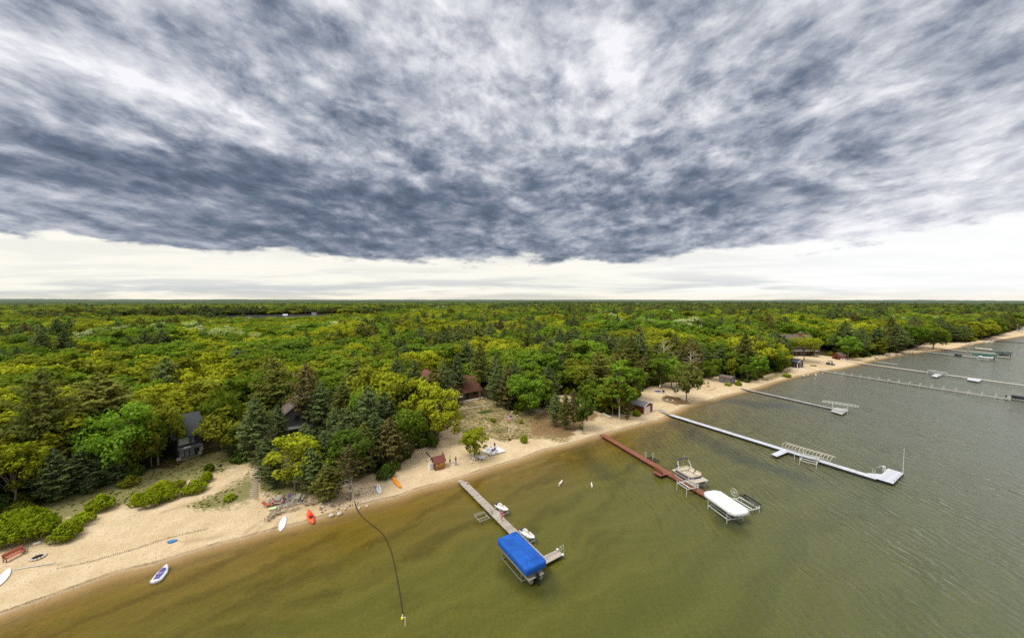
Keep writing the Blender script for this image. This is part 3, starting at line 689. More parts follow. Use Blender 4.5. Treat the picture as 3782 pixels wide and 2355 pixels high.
# ------------------------------------------------------------ trees standing free along the beach: (kind, variant, foliage, base px, top py, width factor, words)
FRONT = [
 ('bl',0,'yellow',(1620,1628),1392+50,1.0,'yellow green broadleaf tree on bare sand behind the brown beach hut'),
 ('bl',1,'yellow',(1752,1690),1583,1.2,'small yellow green tree with twin trunks above the reclining beach chairs'),
 ('bl',2,'bright',(1945,1528),1385,.95,'broad bright green tree at the right edge of the lawn below the log house'),
 ('co',5,'pine_olive',(1773,1476),1265,.75,'tall straight trunked pine at the right end of the log house'),
 ('co',0,'pine_olive',(1640,1470),1322,.9,'pale pine with bare lower trunk before the left part of the log house'),
 ('co',4,'pine',(1690,1475),1300,.85,'slim pine before the middle of the red roofed log house'),
 ('co',1,'pine',(1836,1500),1335,.9,'dark slim pine at the right corner of the log house lawn'),
 ('co',4,'pine_brown',(1876,1512),1340,.9,'brownish pine next to the broad green tree on the lawn edge'),
 ('co',0,'pine',(2025,1505),1345,1.1,'full dark pine behind the broad green lawn tree'),
 ('co',2,'pine_brown',(2118,1585),1432,.62,'thin brownish pine with a long bare trunk near the red brown dock'),
 ('co',1,'pine_olive',(2088,1585),1450,.85,'bushy pine leaning over brown litter beside the thin pine'),
 ('co',3,'pine',(2050,1572),1445,.85,'dense pine left of the trio above the red brown dock'),
 ('bl',4,'deep',(2152,1592),1455,.72,'slender dark tree closest to the shore above the red brown dock'),
 ('bi',0,'bright',(2288,1548),1335,1.25,'bright lime green birch with a white trunk beside the upturned boat'),
 ('bl',3,'green',(2345,1478),1355,.85,'mid green tree right behind the red boathouse with white door'),
 ('bl',1,'olive',(2262,1535),1400,1.0,'olive tree crowding the lime green birch on its left'),
 ('co',4,'pine_brown',(2318,1548),1440,.8,'small scruffy pine between the birch and the red boathouse'),
 ('bl',5,'bright',(2480,1432),1320,.85,'leafy tree behind the white swing frame'),
 ('bl',4,'deep',(2498,1436),1335,.85,'dark leafy tree right behind the white swing frame'),
 ('bl',0,'green',(2440,1432),1300,.9,'green tree behind the blue sandbox'),
 ('bl',5,'pine_olive',(2535,1482),1335,.75,'thick trunked cedar with brown green foliage at the water side of the sandy yard'),
 ('bl',2,'green',(2625,1402),1325,.8,'green tree left of the grey shed'),
 ('bi',1,'green',(2710,1396),1330,.95,'cluster of thin white stems rising behind the grey shed'),
 ('bl',4,'bright',(2798,1402),1310,.9,'bright green bushy tree at the bend of the beach right of the grey shed'),
 ('bl',3,'green',(2760,1410),1345,1.0,'low rounded green tree just right of the grey shed'),
 ('bl',1,'olive',(2700,1398),1325,.7,'olive tree leaning over the roof of the grey shed'),
 ('bl',5,'yellow',(2880,1370),1272,.7,'yellow green tree left of the small gabled boathouse'),
 ('bl',2,'green',(2870,1372),1290,.8,'green thicket tree next to the small gabled boathouse'),
 ('bl',4,'bright',(3132,1328),1240,1.0,'bright crowned tree rising behind the red shed'),
 ('co',3,'pine',(3240,1308),1205,1.3,'broad dark pine at the shore right of the upturned white boat'),
 ('co',0,'pine',(3310,1303),1195,1.3,'broad dark pine hanging over the shore before the gap of sand'),
 ('bl',0,'green',(3447,1290),1195,1.1,'green tree with several trunks standing on open sand by the far docks'),
 ('bl',3,'green',(3388,1293),1205,.9,'dark green tree on two trunks left of the open sand by the far docks'),
 ('bl',5,'yellow',(3625,1255),1180,1.1,'yellow green rounded tree on the far point'),
 ('bl',1,'green',(3655,1250),1175,1.1,'bright rounded tree on the far point beyond the yellow green one'),
 # left part
 ('bl',2,'bright',(440,1772),1500,.72,'bright green tree with a thick leaning grey trunk left of the dark two storey house'),
 ('bl',0,'olive',(585,1716),1450,.72,'olive yellow tree touching the left corner of the dark two storey house'),
 ('bl',1,'bright',(560,1722),1560,.7,'fresh green tree just left of the olive tree by the dark house'),
 ('bl',3,'yellow',(60,1880),1635,.85,'yellow green tree at the left edge above the large beach bush'),
 ('co',5,'pine_olive',(176,1800),1360,.78,'tall pine with pale bare trunk above the left end of the dune'),
 ('co',1,'pine',(310,1815),1640,1.1,'blue green young pine at the foot of the forest above the round beach bushes'),
 ('co',0,'pine',(205,1850),1650,1.1,'blue green young pine behind the largest beach bush'),
 ('bl',4,'green',(822,1668),1430,.62,'tall green tree touching the right side of the dark two storey house'),
 ('co',0,'pine',(948,1702),1455,.95,'large blue green pine right of the dark two storey house'),
 ('co',3,'pine',(1030,1655),1490,.8,'blue green pine left of the arched window house'),
 ('co',2,'pine_olive',(1016,1560),1310,1.0,'tall olive pine rising behind the blue green pines'),
 ('co',5,'pine_brown',(1136,1612),1340,.8,'tall pine with long bare trunk right of the arched window house'),
 ('co',1,'pine',(1192,1622),1410,1.05,'dark pine with short bare trunk right of the arched window house'),
 ('bl',1,'yellow',(1092,1812),1622,1.25,'bright yellow green tree behind the weathered wooden beach deck'),
 ('co',3,'pine',(985,1765),1610,1.2,'blue green young pine at the top of the path boards'),
 ('co',0,'pine_olive',(1212,1848),1710,1.4,'low dark pine behind the deck chairs'),
 ('bl',3,'deep',(1295,1800),1585,.9,'green tree above the cut bank left of the green beach bush'),
 ('co',6,'pine_brown',(1294,1846),1640,1.1,'thin crowned old pine with a thick bare trunk right above the waterline'),
 ('co',3,'pine',(1290,1735),1505,1.15,'blue green pine behind the thin crowned old pine'),
 ('co',1,'pine',(1385,1720),1520,1.05,'blue green pine on the slope left of the beach clearing'),
 ('co',0,'pine_brown',(1440,1725),1540,1.2,'dusky pine at the left edge of the beach clearing'),
 ('bl',0,'green',(1500,1690),1500,.85,'fresh green tree left of the yellow green tree by the beach hut'),
 ('bl',5,'olive',(1400,1600),1360,1.0,'yellow olive oak on the slope left of the log house'),
 ('bl',2,'yellow',(1480,1592),1375,.9,'yellow green oak below the gable of the log house'),
 ('bl',1,'yellow',(1572,1612),1420,.85,'yellow green oak hiding the left corner of the log house'),
 ('co',1,'pine',(1010,1800),1660,1.2,'blue green young pine right of the path boards below the larger one'),
 ('co',0,'pine',(1150,1820),1650,1.2,'blue green young pine between the deck and the old waterline pine'),
 ('co',1,'pine',(1200,1770),1590,1.1,'dark pine behind the yellow green tree of the beach deck'),
 ('co',3,'pine',(1130,1740),1560,1.1,'blue green pine just behind the yellow green tree of the beach deck'),
 ('co',0,'pine',(1245,1700),1500,1.0,'blue green pine on the shady slope below the arched window house'),
 ('co',4,'pine_olive',(1345,1745),1560,1.4,'bushy olive pine at the top of the cut bank'),
 ('bl',1,'green',(1255,1790),1650,.9,'leafy green tree just above the old waterline pine'),
 ('co',3,'pine',(1420,1640),1440,1.1,'dark pine between the oaks left of the beach clearing'),
 ('co',1,'pine',(1480,1700),1560,1.3,'low dark pine at the corner of the beach clearing'),
 ('co',0,'pine',(120,1840),1640,1.2,'blue green pine between the yellow green tree and the tall pale trunk'),
 ('co',3,'pine',(395,1790),1640,1.2,'blue green pine against the thick leaning grey trunk'),
 ('co',1,'pine_olive',(260,1790),1560,1.2,'olive pine right of the tall pale trunk'),
 ('bl',2,'olive',(510,1738),1560,.7,'olive tree between the leaning grey trunk and the dark house'),
 ('co',3,'pine',(880,1690),1560,1.2,'small pine filling the gap right of the dark house'),
 ('co',0,'pine',(1550,1640),1510,1.2,'dark pine behind the yellow green tree by the beach hut'),
 ('bl',4,'bright',(1330,1640),1440,.5,'sparse bright green sapling among the dark pines'),
]
occupied = []
for i, (kd, var, lm, (bx, by), ty, wf, words) in enumerate(FRONT):
    p = gr(bx, by); r_ = ray(bx, ty); t = p[1]/r_[1]; h = CAM_Z+r_[2]*t-p[2]; h = max(4.0, h)
    kd2 = 'oak tree' if 'oak' in words else {'bl':'tree','co':'pine','bi':'birch'}[kd]
    tree(kd, var, lm, p, h, wf, random.uniform(0, 6), words, kd2)
    occupied.append((p[0], p[1], 2.6))
FRONT_N = len(FRONT)
# gaps kept free of forest trees: (centre px, radius m) around buildings and in the sight line to them
CLEAR = [((1620,1462),9),((1590,1480),7),((1640,1440),7),((1700,1460),9),((1760,1462),7),((1660,1500),7),((1740,1500),8),((700,1672),7),((720,1660),6),((690,1700),6),((1085,1600),8),((1095,1640),7),((1080,1660),5),((1095,1560),6),
 ((2945,1300),12),((2990,1298),12),((2900,1300),9),((2915,1290),9),((2880,1300),13),((2895,1322),10),((3020,1290),9),((2960,1322),8),((3010,1300),8),((2684,1400),4.5),((3112,1322),5),((2936,1345),6),((2375,1520),5),((2238,1440),5),((1060,1540),5),((2200,1540),5)]
for (c_, r_) in CLEAR: p = gr(*c_); occupied.append((p[0], p[1], r_+1.8))
OCC = np.array(occupied)
# ------------------------------------------------------------ the forest
def scatter(r0, r1, sp, a=60):
    n = int(r1/sp)+2; xs = np.arange(-n, n+1)*sp; ys = np.arange(0, n+1)*sp
    X_, Y_ = np.meshgrid(xs, ys); Q = np.stack([X_.ravel(), Y_.ravel()], 1)+RNG.uniform(-.42,.42,(X_.size,2))*sp
    rr = np.hypot(*Q.T); an = np.degrees(np.arctan2(Q[:,0], Q[:,1]))
    return Q[(rr >= r0)&(rr < r1)&(np.abs(an) < a)]
Q = np.vstack([scatter(0, 420, 5.8, 74), scatter(420, 900, 7.0, 70), scatter(900, 1900, 8.6)])
s_ = shore(Q); Q = Q[s_ > 4]; s_ = s_[s_ > 4]
e_ = np.where(s_ < 150, sdist(Q, FOREST), 99); k_ = e_ > 0.8; Q = Q[k_]
lk = np.maximum(sdist(Q, LAKE), sdist(Q, LAKE2)); Q = Q[lk < -7]
dd = np.full(len(Q), 1e9)
for (x, y, r_) in OCC: dd = np.minimum(dd, np.hypot(Q[:,0]-x, Q[:,1]-y)-r_)
Q = Q[dd > 0]
rr = np.hypot(*Q.T); edge = np.where(shore(Q) < 150, sdist(Q, FOREST), 99)
# which kind grows where: conifers near the houses and the shore, broadleaf inland and to the left
lkd = np.maximum(sdist(Q, LAKE), sdist(Q, LAKE2))
pc = .30+.42*fnoise(Q, 45, 3, 3)+.18*vnoise(Q, 12, 8)+.30*np.exp(-((Q[:,0]+15)/38)**2-((Q[:,1]-85)/42)**2)+.34*np.exp(-((edge)/9)**2)*(Q[:,0] > 60)+.30*((lkd > -45))+.24*np.exp(-((edge)/12)**2)*(Q[:,0] < -10)
pc -= .12*(Q[:,0] < -45)+.03
con = RNG.uniform(-.12,.12,len(Q))+pc > .42
ptone = fnoise(Q, 28, 21, 3)+RNG.uniform(-.45,.45,len(Q))
pt2 = fnoise(Q, 70, 25, 2)+RNG.uniform(-.35,.35,len(Q))
left = Q[:,0] < -20
lm = np.empty(len(Q), object)
for i in range(len(Q)):
    if con[i]: lm[i] = 'pine' if ptone[i] < .05 else ('pine_olive' if ptone[i] < .50 else 'pine_brown')
    else:
        a = ptone[i]+(.12 if left[i] else 0)
        lm[i] = 'deep' if a < -.42 else ('green' if a < .12 else ('olive' if a < .40 else 'yellow'))
        if pt2[i] > .62: lm[i] = 'silver' if RNG.random() < .35 else 'bright'
var = RNG.integers(0, 6, len(Q))
hh = np.where(con, RNG.uniform(11, 17, len(Q)), RNG.uniform(8.5, 13, len(Q)))+1.5*fnoise(Q, 60, 33, 2)
hh = hh*(1.08+.20*np.clip((Q[:,0]-20)/80,0,1)+.16*vnoise(Q, 17, 44))
hh = np.where((lkd > -30)|((lkd > -230)&(Q[:,1] < 560)&(Q[:,0] < -120)), hh*.80, hh)
hh = np.where(edge < 4, hh*.85, hh)
bear = Q[:,0]/np.maximum(Q[:,1],1); hh = np.where((bear > -.86)&(bear < -.36)&(rr > 300)&(rr < 620), np.minimum(hh, 7.5), hh)
wf = np.where(con, RNG.uniform(.85,1.3,len(Q)), RNG.uniform(.85,1.55,len(Q)))*np.where(rr > 900, 1.55, np.where(rr > 420, 1.12, 1.0))
zz = height(Q, shore(Q), lkd)
rz = RNG.uniform(0, 2*PI, len(Q))
order = np.argsort(rr); view = np.abs(Q[:,0]/np.maximum(Q[:,1],1)) < 1.5
npn = sum(1 for f in FRONT if f[0] == 'co'); nbl = sum(1 for f in FRONT if f[0] == 'bl')
left_p, left_b = 300-npn, 300-nbl
rest = np.ones(len(Q), bool)
WORD = {'pine':'blue green','pine_olive':'olive green','pine_brown':'brownish','deep':'dark green','green':'mid green','olive':'olive green','yellow':'yellow green','bright':'bright green','silver':'silvery pale green'}
ZONES = [(gr(700,1672)[:2],'around the dark two storey house'),(gr(1090,1610)[:2],'around the house with the arched window'),(gr(1690,1440)[:2],'behind the red roofed log house'),
 (gr(150,1700)[:2],'at the far left above the dune grass'),(gr(1400,1500)[:2],'on the slope left of the log house'),(gr(2150,1380)[:2],'behind the brown litter clearing'),
 (gr(2500,1370)[:2],'behind the sandy yard with the swing'),(gr(2750,1350)[:2],'behind the grey shed'),(gr(3000,1270)[:2],'around the large brown roofed house'),(gr(300,1450)[:2],'inland on the left side')]
for i in order:
    if not view[i]: continue
    if con[i] and left_p > 0: left_p -= 1
    elif (not con[i]) and left_b > 0: left_b -= 1
    else: continue
    rest[i] = False
    zn = min(ZONES, key=lambda z: (z[0][0]-Q[i,0])**2+(z[0][1]-Q[i,1])**2)[1]
    kd = 'co' if con[i] else 'bl'
    lab = WORD[lm[i]]+(' pine' if con[i] else ' tree')+' in the forest '+zn
    tree(kd, int(var[i]), lm[i], (Q[i,0], Q[i,1], zz[i]-.1), float(hh[i]), float(wf[i]), float(rz[i]), lab, 'pine' if con[i] else 'tree', WORD[lm[i]]+(' pines ' if con[i] else ' trees ')+zn)
# young growth and shrubs under the forest edge: nobody could count them
U_ = np.vstack([scatter(0, 330, 2.6)]); su = shore(U_); U_ = U_[(su > 6)&(su < 120)]
eu = sdist(U_, FOREST); oku = (eu > -.5)&(eu < 16); U_ = U_[oku]; eu = eu[oku]
du = np.full(len(U_), 1e9)
for (x, y, r_) in [o_ for o_ in occupied[FRONT_N:]]: du = np.minimum(du, np.hypot(U_[:,0]-x, U_[:,1]-y)-r_*.8)
oku = (du > 0)&(RNG.random(len(U_)) < .75); U_ = U_[oku]
meu = bpy.data.meshes.new('undergrowth'); meu.vertices.add(len(U_)); meu.vertices.foreach_set('co', np.column_stack([U_, height(U_)-.1]).astype(np.float32).ravel())
su_ = RNG.uniform(.6, 1.5, len(U_)); meu.attributes.new('kind_id','INT','POINT').data.foreach_set('value', RNG.integers(0,3,len(U_)).astype(np.int32))
meu.attributes.new('tree_scale','FLOAT_VECTOR','POINT').data.foreach_set('vector', np.stack([su_,su_,su_*RNG.uniform(1.0,2.2,len(U_))],1).astype(np.float32).ravel())
meu.attributes.new('turn','FLOAT_VECTOR','POINT').data.foreach_set('vector', np.stack([0*su_,0*su_,RNG.uniform(0,6.28,len(U_))],1).astype(np.float32).ravel())
under = link('undergrowth', meu); tag(under, 'dark shrubs and young growth under the forest edge', 'undergrowth', kind='stuff')
# everything farther off: one object, a cloud of points carrying copies of the crowns
Qr = Q[rest]; combos = sorted({(bool(con[i]), int(var[i]) % 3, lm[i]) for i in np.nonzero(rest)[0]})
cid = np.array([combos.index((bool(con[i]), int(var[i]) % 3, lm[i])) for i in np.nonzero(rest)[0]])
me = bpy.data.meshes.new('distant_forest'); me.vertices.add(len(Qr))
me.vertices.foreach_set('co', np.column_stack([Qr, zz[rest]]).astype(np.float32).ravel())
me.attributes.new('kind_id', 'INT', 'POINT').data.foreach_set('value', cid.astype(np.int32))
S = np.where(con[rest], hh[rest]/15, hh[rest]/12)
me.attributes.new('tree_scale', 'FLOAT_VECTOR', 'POINT').data.foreach_set('vector', np.stack([S*wf[rest], S*wf[rest], S], 1).astype(np.float32).ravel())
me.attributes.new('turn', 'FLOAT_VECTOR', 'POINT').data.foreach_set('vector', np.stack([0*S, 0*S, rz[rest]], 1).astype(np.float32).ravel())
df = link('distant_forest', me); tag(df, 'dense mixed forest of green crowns reaching back to the horizon', 'forest', kind='stuff')
def instancer(nm, obj, sources):
    gn = bpy.data.node_groups.new(nm, 'GeometryNodeTree')
    gn.interface.new_socket('Geometry', in_out='INPUT', socket_type='NodeSocketGeometry'); gn.interface.new_socket('Geometry', in_out='OUTPUT', socket_type='NodeSocketGeometry')
    gi = gn.nodes.new('NodeGroupInput'); go = gn.nodes.new('NodeGroupOutput'); jn = gn.nodes.new('GeometryNodeJoinGeometry')
    def named(n, t):
        x = gn.nodes.new('GeometryNodeInputNamedAttribute'); x.data_type = t; x.inputs[0].default_value = n; return x.outputs[0]
    kid, tsc, trn = named('kind_id','INT'), named('tree_scale','FLOAT_VECTOR'), named('turn','FLOAT_VECTOR')
    for ci, src in enumerate(sources):
        oi = gn.nodes.new('GeometryNodeObjectInfo'); oi.transform_space = 'ORIGINAL'; oi.inputs['Object'].default_value = src
        ii = gn.nodes.new('GeometryNodeInstanceOnPoints'); cmp_ = gn.nodes.new('FunctionNodeCompare'); cmp_.data_type = 'INT'; cmp_.operation = 'EQUAL'
        gn.links.new(kid, cmp_.inputs[2]); cmp_.inputs[3].default_value = ci
        gn.links.new(gi.outputs[0], ii.inputs['Points']); gn.links.new(cmp_.outputs[0], ii.inputs['Selection']); gn.links.new(oi.outputs['Geometry'], ii.inputs['Instance'])
        gn.links.new(trn, ii.inputs['Rotation']); gn.links.new(tsc, ii.inputs['Scale']); gn.links.new(ii.outputs[0], jn.inputs[0])
    gn.links.new(jn.outputs[0], go.inputs[0])
    md = obj.modifiers.new(nm, 'NODES'); md.node_group = gn
crowns = {}
for o in bpy.data.objects:
    if o.name.split('.')[0] == 'crown' and o.type == 'MESH': crowns.setdefault(o.data.name, o)
srcs = []
for ci, (cn, v_, l_) in enumerate(combos):
    rm = recolor((CO if cn else BL)[v_][0], l_)
    src = crowns.get(rm.name)
    if src is None:
        i = np.nonzero(rest)[0][np.nonzero(cid == ci)[0][0]]
        t_ = tree('co' if cn else 'bl', v_, l_, (Q[i,0], Q[i,1], zz[i]), float(hh[i]), 1.0, 0, 'far '+WORD[l_]+(' pine' if cn else ' broadleaf tree')+' standing deep in the forest', 'pine' if cn else 'tree', 'far trees deep in the forest')
        src = t_.children[0]
    srcs.append(src)
instancer('forest', df, srcs)
# round green bushes along the beach and dune: (px, py base, width px, height px, words)
BUSH = [(70,1985,270,110,'largest yellow green bush at the left edge of the beach'),(245,1985,105,60,'round bush with pale tips right of the largest bush'),
 (306,1935,76,52,'small round bush above the largest bush'),(375,1880,86,56,'bush at the end of the dune grass'),(505,1862,60,44,'left bush of the long cluster on the dune edge'),
 (562,1860,100,60,'wide bush in the middle of the long cluster on the dune edge'),(625,1842,72,52,'right bush of the long cluster on the dune edge'),(600,1815,86,42,'bush at the back of the long cluster on the dune edge'),
 (662,1800,52,34,'olive bush just behind the long cluster on the dune edge'),(722,1815,80,44,'flat bush on the sand right of the long cluster'),(764,1778,42,38,'small upright bush above the flat bush'),
 (770,1740,40,32,'small yellow bush nearest the dark house'),(848,1845,44,24,'tiny low bush alone in the dune grass'),(1425,1765,66,52,'dark green bush at the top of the orange kayak'),(1460,1735,46,38,'smaller bush behind the dark green bush by the orange kayak'),
 (1934,1634,30,30,'round lime green bush alone on the sand right of the flagpole'),(1598,1650,54,52,'dark holly green bush at the foot of the large yellow tree'),(1822,1556,26,16,'low olive bush in the lawn by the green patch'),(1925,1562,18,16,'tiny bush right of the flag'),
 (2350,1532,40,20,'sprawling green bush against the left wall of the red boathouse'),(2690,1424,24,14,'low yellow green bush left of the grey shed corner'),(2725,1422,26,18,'low bush right of the grey shed'),(1420,1700,44,34,'olive brown bush on the cut bank'),
 (2905,1392,30,14,'low shrub by the beached boats'),(3575,1258,60,18,'low yellow green shrubs at the far rocky shore')]
bm = [bush_mesh(500+i, 2.4, 2.2, 1.3, n_cl=44, leaves=42, size=.15) for i in range(3)]
bl_ = bush_mesh(510, 7.0, 5.0, 2.6, n_cl=120, leaves=60, size=.19)
big_src = []
for i, (px, py, w_, h_, words) in enumerate(BUSH):
    p = gr(px, py); sc_ = FPX/p[1]; W_ = w_/sc_; H_ = h_/sc_*.80
    base = bl_ if W_ > 5 else bm[i % 3]; bw, bh = (7.0, 2.6) if W_ > 5 else (2.4, 1.3)
    o = bpy.data.objects.new('bush', None); COL.objects.link(o); o.location = p; o.rotation_euler = (0,0,0 if W_ > 5 else random.uniform(0,6))
    o.scale = (W_/bw*.9, W_/bw*.8, H_/bh*1.3); tag(o, words, 'bush')
    cr_ = link('crown', recolor(base[0], 'deep' if 'dark' in words else ('olive' if ('olive' in words) else ('yellow' if 'small yellow' in words else 'bush'))), o); link('stem', base[1], o)
    if len(big_src) < 3 and W_ <= 5: big_src.append(cr_)
# understory uses a young pine, a deep green shrub and an olive shrub
yp = tree('co', 1, 'pine', gr(330,1822), 3.6, 1.3, 1.0, 'very small blue green pine seedling at the forest foot behind the round bushes', 'pine')
us = []
for l_, wd in (('deep','low deep green shrub at the forest foot above the dune grass'),('olive','low olive shrub at the forest foot above the dune grass')):
    o = bpy.data.objects.new('shrub', None); COL.objects.link(o); o.location = gr(380 if l_=='deep' else 480, 1790); o.scale = (1.2,1.2,1.3); tag(o, wd, 'shrub')
    us.append(link('crown', recolor(bm[0][0], l_), o)); link('stem', bm[0][1], o)
instancer('undergrowth', under, [us[0], us[1], us[0]])
# beach grass tufts on the dune slope, the patch by the path and the lawn: nobody could count them
tv = []; tk = []
for polys, dens, kk in ((GRASS, 3.0, 0), (LAWN[:2], 1.6, 1)):
    for q in polys:
        lo, hi = q.min(0), q.max(0); n = int((hi-lo).prod()*dens); U = RNG.uniform(lo, hi, (n, 2)); U = U[inside(U, q)]
        U = U[(fnoise(U, 5, 61, 3)+.25*RNG.normal(size=len(U)) > -.05)&(shore(U) > 6)&(np.abs(U[:,0]/U[:,1]) < 1.6)]; tv.append(U); tk.append(np.full(len(U), kk))
tv = np.vstack(tv); tk = np.concatenate(tk); mt = bpy.data.meshes.new('dune_grass'); mt.vertices.add(len(tv)); mt.vertices.foreach_set('co', np.column_stack([tv, height(tv)-.03]).astype(np.float32).ravel())
st_ = RNG.uniform(.05, .17, len(tv)); mt.attributes.new('kind_id','INT','POINT').data.foreach_set('value', RNG.integers(0,2,len(tv)).astype(np.int32))
mt.attributes.new('tree_scale','FLOAT_VECTOR','POINT').data.foreach_set('vector', np.stack([st_,st_,st_*RNG.uniform(.5,1.1,len(tv))],1).astype(np.float32).ravel())
mt.attributes.new('turn','FLOAT_VECTOR','POINT').data.foreach_set('vector', np.stack([0*st_,0*st_,RNG.uniform(0,6.28,len(tv))],1).astype(np.float32).ravel())
dg = link('dune_grass', mt); tag(dg, 'sparse tufts of beach grass on the dune slope and lawn', 'grass', kind='stuff')
instancer('dune_grass', dg, [us[1], us[1]])
# canopy that reaches the horizon
rs = np.geomspace(1800, 15500, 130); Pc, Fc = polar(rs, -62, 62, 700); rc = np.hypot(*Pc.T)
zc_ = height(Pc, np.full(len(Pc), 2000.)*0+shore(Pc))+9+2.6*vnoise(Pc, 14, 2)+1.8*vnoise(Pc, 9, 4)+3*fnoise(Pc, 120, 6, 3)
okc = (shore(Pc)[Fc] > 30).all(1)
cmn, nt, out = newmat('far_canopy'); g = N(nt); geo = g.n('ShaderNodeNewGeometry').outputs['Position']
a_ = g.noise(geo, .055, 5, .65); b_ = g.noise(geo, .006, 3, .5)
cc = g.ramp(a_, [(.30,(.022,.036,.012)),(.48,(.055,.085,.014)),(.62,(.13,.15,.018)),(.75,(.20,.20,.03))])
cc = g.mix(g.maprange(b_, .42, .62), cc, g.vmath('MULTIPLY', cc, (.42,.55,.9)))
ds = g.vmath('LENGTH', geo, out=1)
cc = g.mix(g.maprange(ds, 2200, 9000, .05, .80), cc, (.13,.17,.14))  # aerial haze mixed into the canopy colour with distance
nt.links.new(g.bsdf(cc, .95, 0, .1), out.inputs[0])
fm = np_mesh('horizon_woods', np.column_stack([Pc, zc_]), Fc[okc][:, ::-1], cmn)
tag(link('horizon_woods', fm), 'hazy woods along the far horizon', 'forest', kind='stuff')
# ------------------------------------------------------------ materials of built things
M = {
 'log': mat('log_wall', (.26,.10,.045), .8, stripes=(2,.28,.8), scale=2), 'dark_wall': mat('dark_siding', (.060,.052,.050), .8, stripes=(2,.2,.5)),
 'greywood': mat('grey_boards', (.16,.15,.155), .85, stripes=(2,.18,.6)), 'brown_wall': mat('brown_boards', (.10,.055,.032), .85, stripes=(2,.2,.6)),
 'red_wall': mat('red_boards', (.30,.075,.03), .8, stripes=(0,.22,.7)), 'roof_red': mat('roof_red', (.20,.080,.048), .85, stripes=(0,.35,.35), var=.3), 'roof_grey': mat('roof_grey', (.17,.17,.175), .85, stripes=(0,.35,.35), var=.2),
 'roof_dark': mat('roof_dark', (.06,.065,.072), .9, var=.25), 'roof_brown': mat('roof_brown', (.155,.112,.092), .9, stripes=(0,.5,.3), var=.25), 'roof_hut': mat('roof_hut', (.20,.055,.042), .8, var=.25, scale=6),
 'trim': mat('white_trim', (.78,.76,.72), .6, var=.08), 'glass': mat('window_glass', (.025,.03,.035), .12, var=.1, spec=.8), 'blind': mat('pale_blinds', (.30,.33,.32), .5, var=.08), 'shadegreen': mat('pale_green_blind', (.42,.47,.38), .6, var=.06),
 'cream': mat('cream_door', (.80,.72,.60), .6, var=.06), 'hut_front': mat('hut_front', (.30,.13,.03), .75, stripes=(2,.13,.8), scale=4), 'yellow': mat('sign_paint', (.85,.52,.14), .6, var=.1),
 'wood': mat('dock_wood', (.42,.37,.30), .85, stripes=(0,.16,.45), var=.22), 'wood_plain': mat('weathered_wood', (.38,.32,.23), .85, var=.3), 'rust': mat('rust_deck', (.27,.095,.055), .8, stripes=(0,.16,.35), var=.2), 'rust_plain': mat('rust_paint', (.25,.08,.05), .8),
 'white_deck': mat('white_decking', (.60,.61,.64), .6, stripes=(0,.31,.22), var=.10), 'greydeck': mat('grey_decking', (.42,.41,.38), .7, stripes=(0,.6,.3), var=.15), 'dark': mat('dark_metal', (.035,.035,.035), .5), 'alu': mat('aluminium', (.62,.61,.58), .38, .75, var=.12),
 'whitepost': mat('white_metal', (.74,.73,.68), .45, var=.08), 'blue': mat('blue_canvas', (.010,.105,.47), .75, var=.22, scale=.9, bump=.6), 'white': mat('white_canvas', (.80,.80,.81), .65, var=.07, scale=1.5, bump=.3), 'white_hull': mat('white_gelcoat', (.85,.85,.85), .25, var=.04),
 'navy': mat('navy_vinyl', (.035,.04,.12), .5), 'beige': mat('beige_vinyl', (.66,.59,.44), .6, var=.1), 'beige_deck': mat('beige_carpet', (.52,.46,.36), .85, var=.1), 'purple': mat('purple_vinyl', (.13,.11,.30), .5, var=.15), 'black': mat('black_plastic', (.02,.02,.022), .45),
 'green_canvas': mat('green_canvas', (.010,.11,.085), .7, var=.1), 'darkgreen': mat('dark_green_canvas', (.02,.06,.055), .7), 'orange': mat('orange_plastic', (.90,.33,.02), .45, var=.08), 'redorange': mat('red_orange_plastic', (.88,.13,.05), .45, var=.1), 'red_in': mat('red_plastic', (.72,.03,.02), .5),
 'redpaint': mat('red_paint', (.62,.16,.09), .7, stripes=(1,.14,.5)), 'brownwood': mat('brown_wood', (.13,.085,.035), .85, var=.3), 'char': mat('charred', (.025,.018,.016), .95), 'stone': mat('pale_stone', (.62,.55,.44), .9, var=.25, scale=6), 'stone_d': mat('brown_stone', (.30,.22,.14), .9, var=.3, scale=6),
 'white_pl': mat('white_plastic', (.86,.85,.83), .5, var=.04), 'rug': mat('white_mat', (.80,.80,.80), .8, var=.05), 'skin': mat('skin', (.58,.33,.22), .6, var=.05), 'hair': mat('dark_hair', (.05,.03,.02), .7), 'lime': mat('lime_cloth', (.62,.82,.32), .8), 'blackcloth': mat('black_cloth', (.02,.018,.02), .85), 'blueskirt': mat('blue_cloth', (.30,.36,.62), .8),
 'pink': mat('pink_cloth', (.86,.20,.24), .8), 'purplecloth': mat('purple_cloth', (.30,.22,.50), .8), 'darkgreenc': mat('dark_green_cloth', (.03,.045,.02), .85), 'whitefur': mat('white_fur', (.82,.78,.68), .9, var=.1), 'blackfur': mat('black_fur', (.015,.013,.012), .9),
 'flag_red': mat('flag_red', (.60,.03,.04), .8), 'flag_blue': mat('flag_blue', (.03,.05,.22), .8), 'yellowbuoy': mat('yellow_buoy', (.95,.78,.02), .4), 'rope': mat('dark_rope', (.045,.035,.012), .9), 'bluebox': mat('blue_cover', (.01,.03,.22), .7), 'teal': mat('teal_plastic', (.02,.22,.20), .5), 'brick': mat('brick', (.30,.10,.06), .9, var=.3),
 'blinddark': mat('grey_curtain', (.20,.21,.23), .7), 'bluetoy': mat('blue_plastic', (.03,.22,.50), .5),
}
def ang(a, b): return math.atan2(b[1]-a[1], b[0]-a[0])
def dist(a, b): return math.hypot(b[0]-a[0], b[1]-a[1])
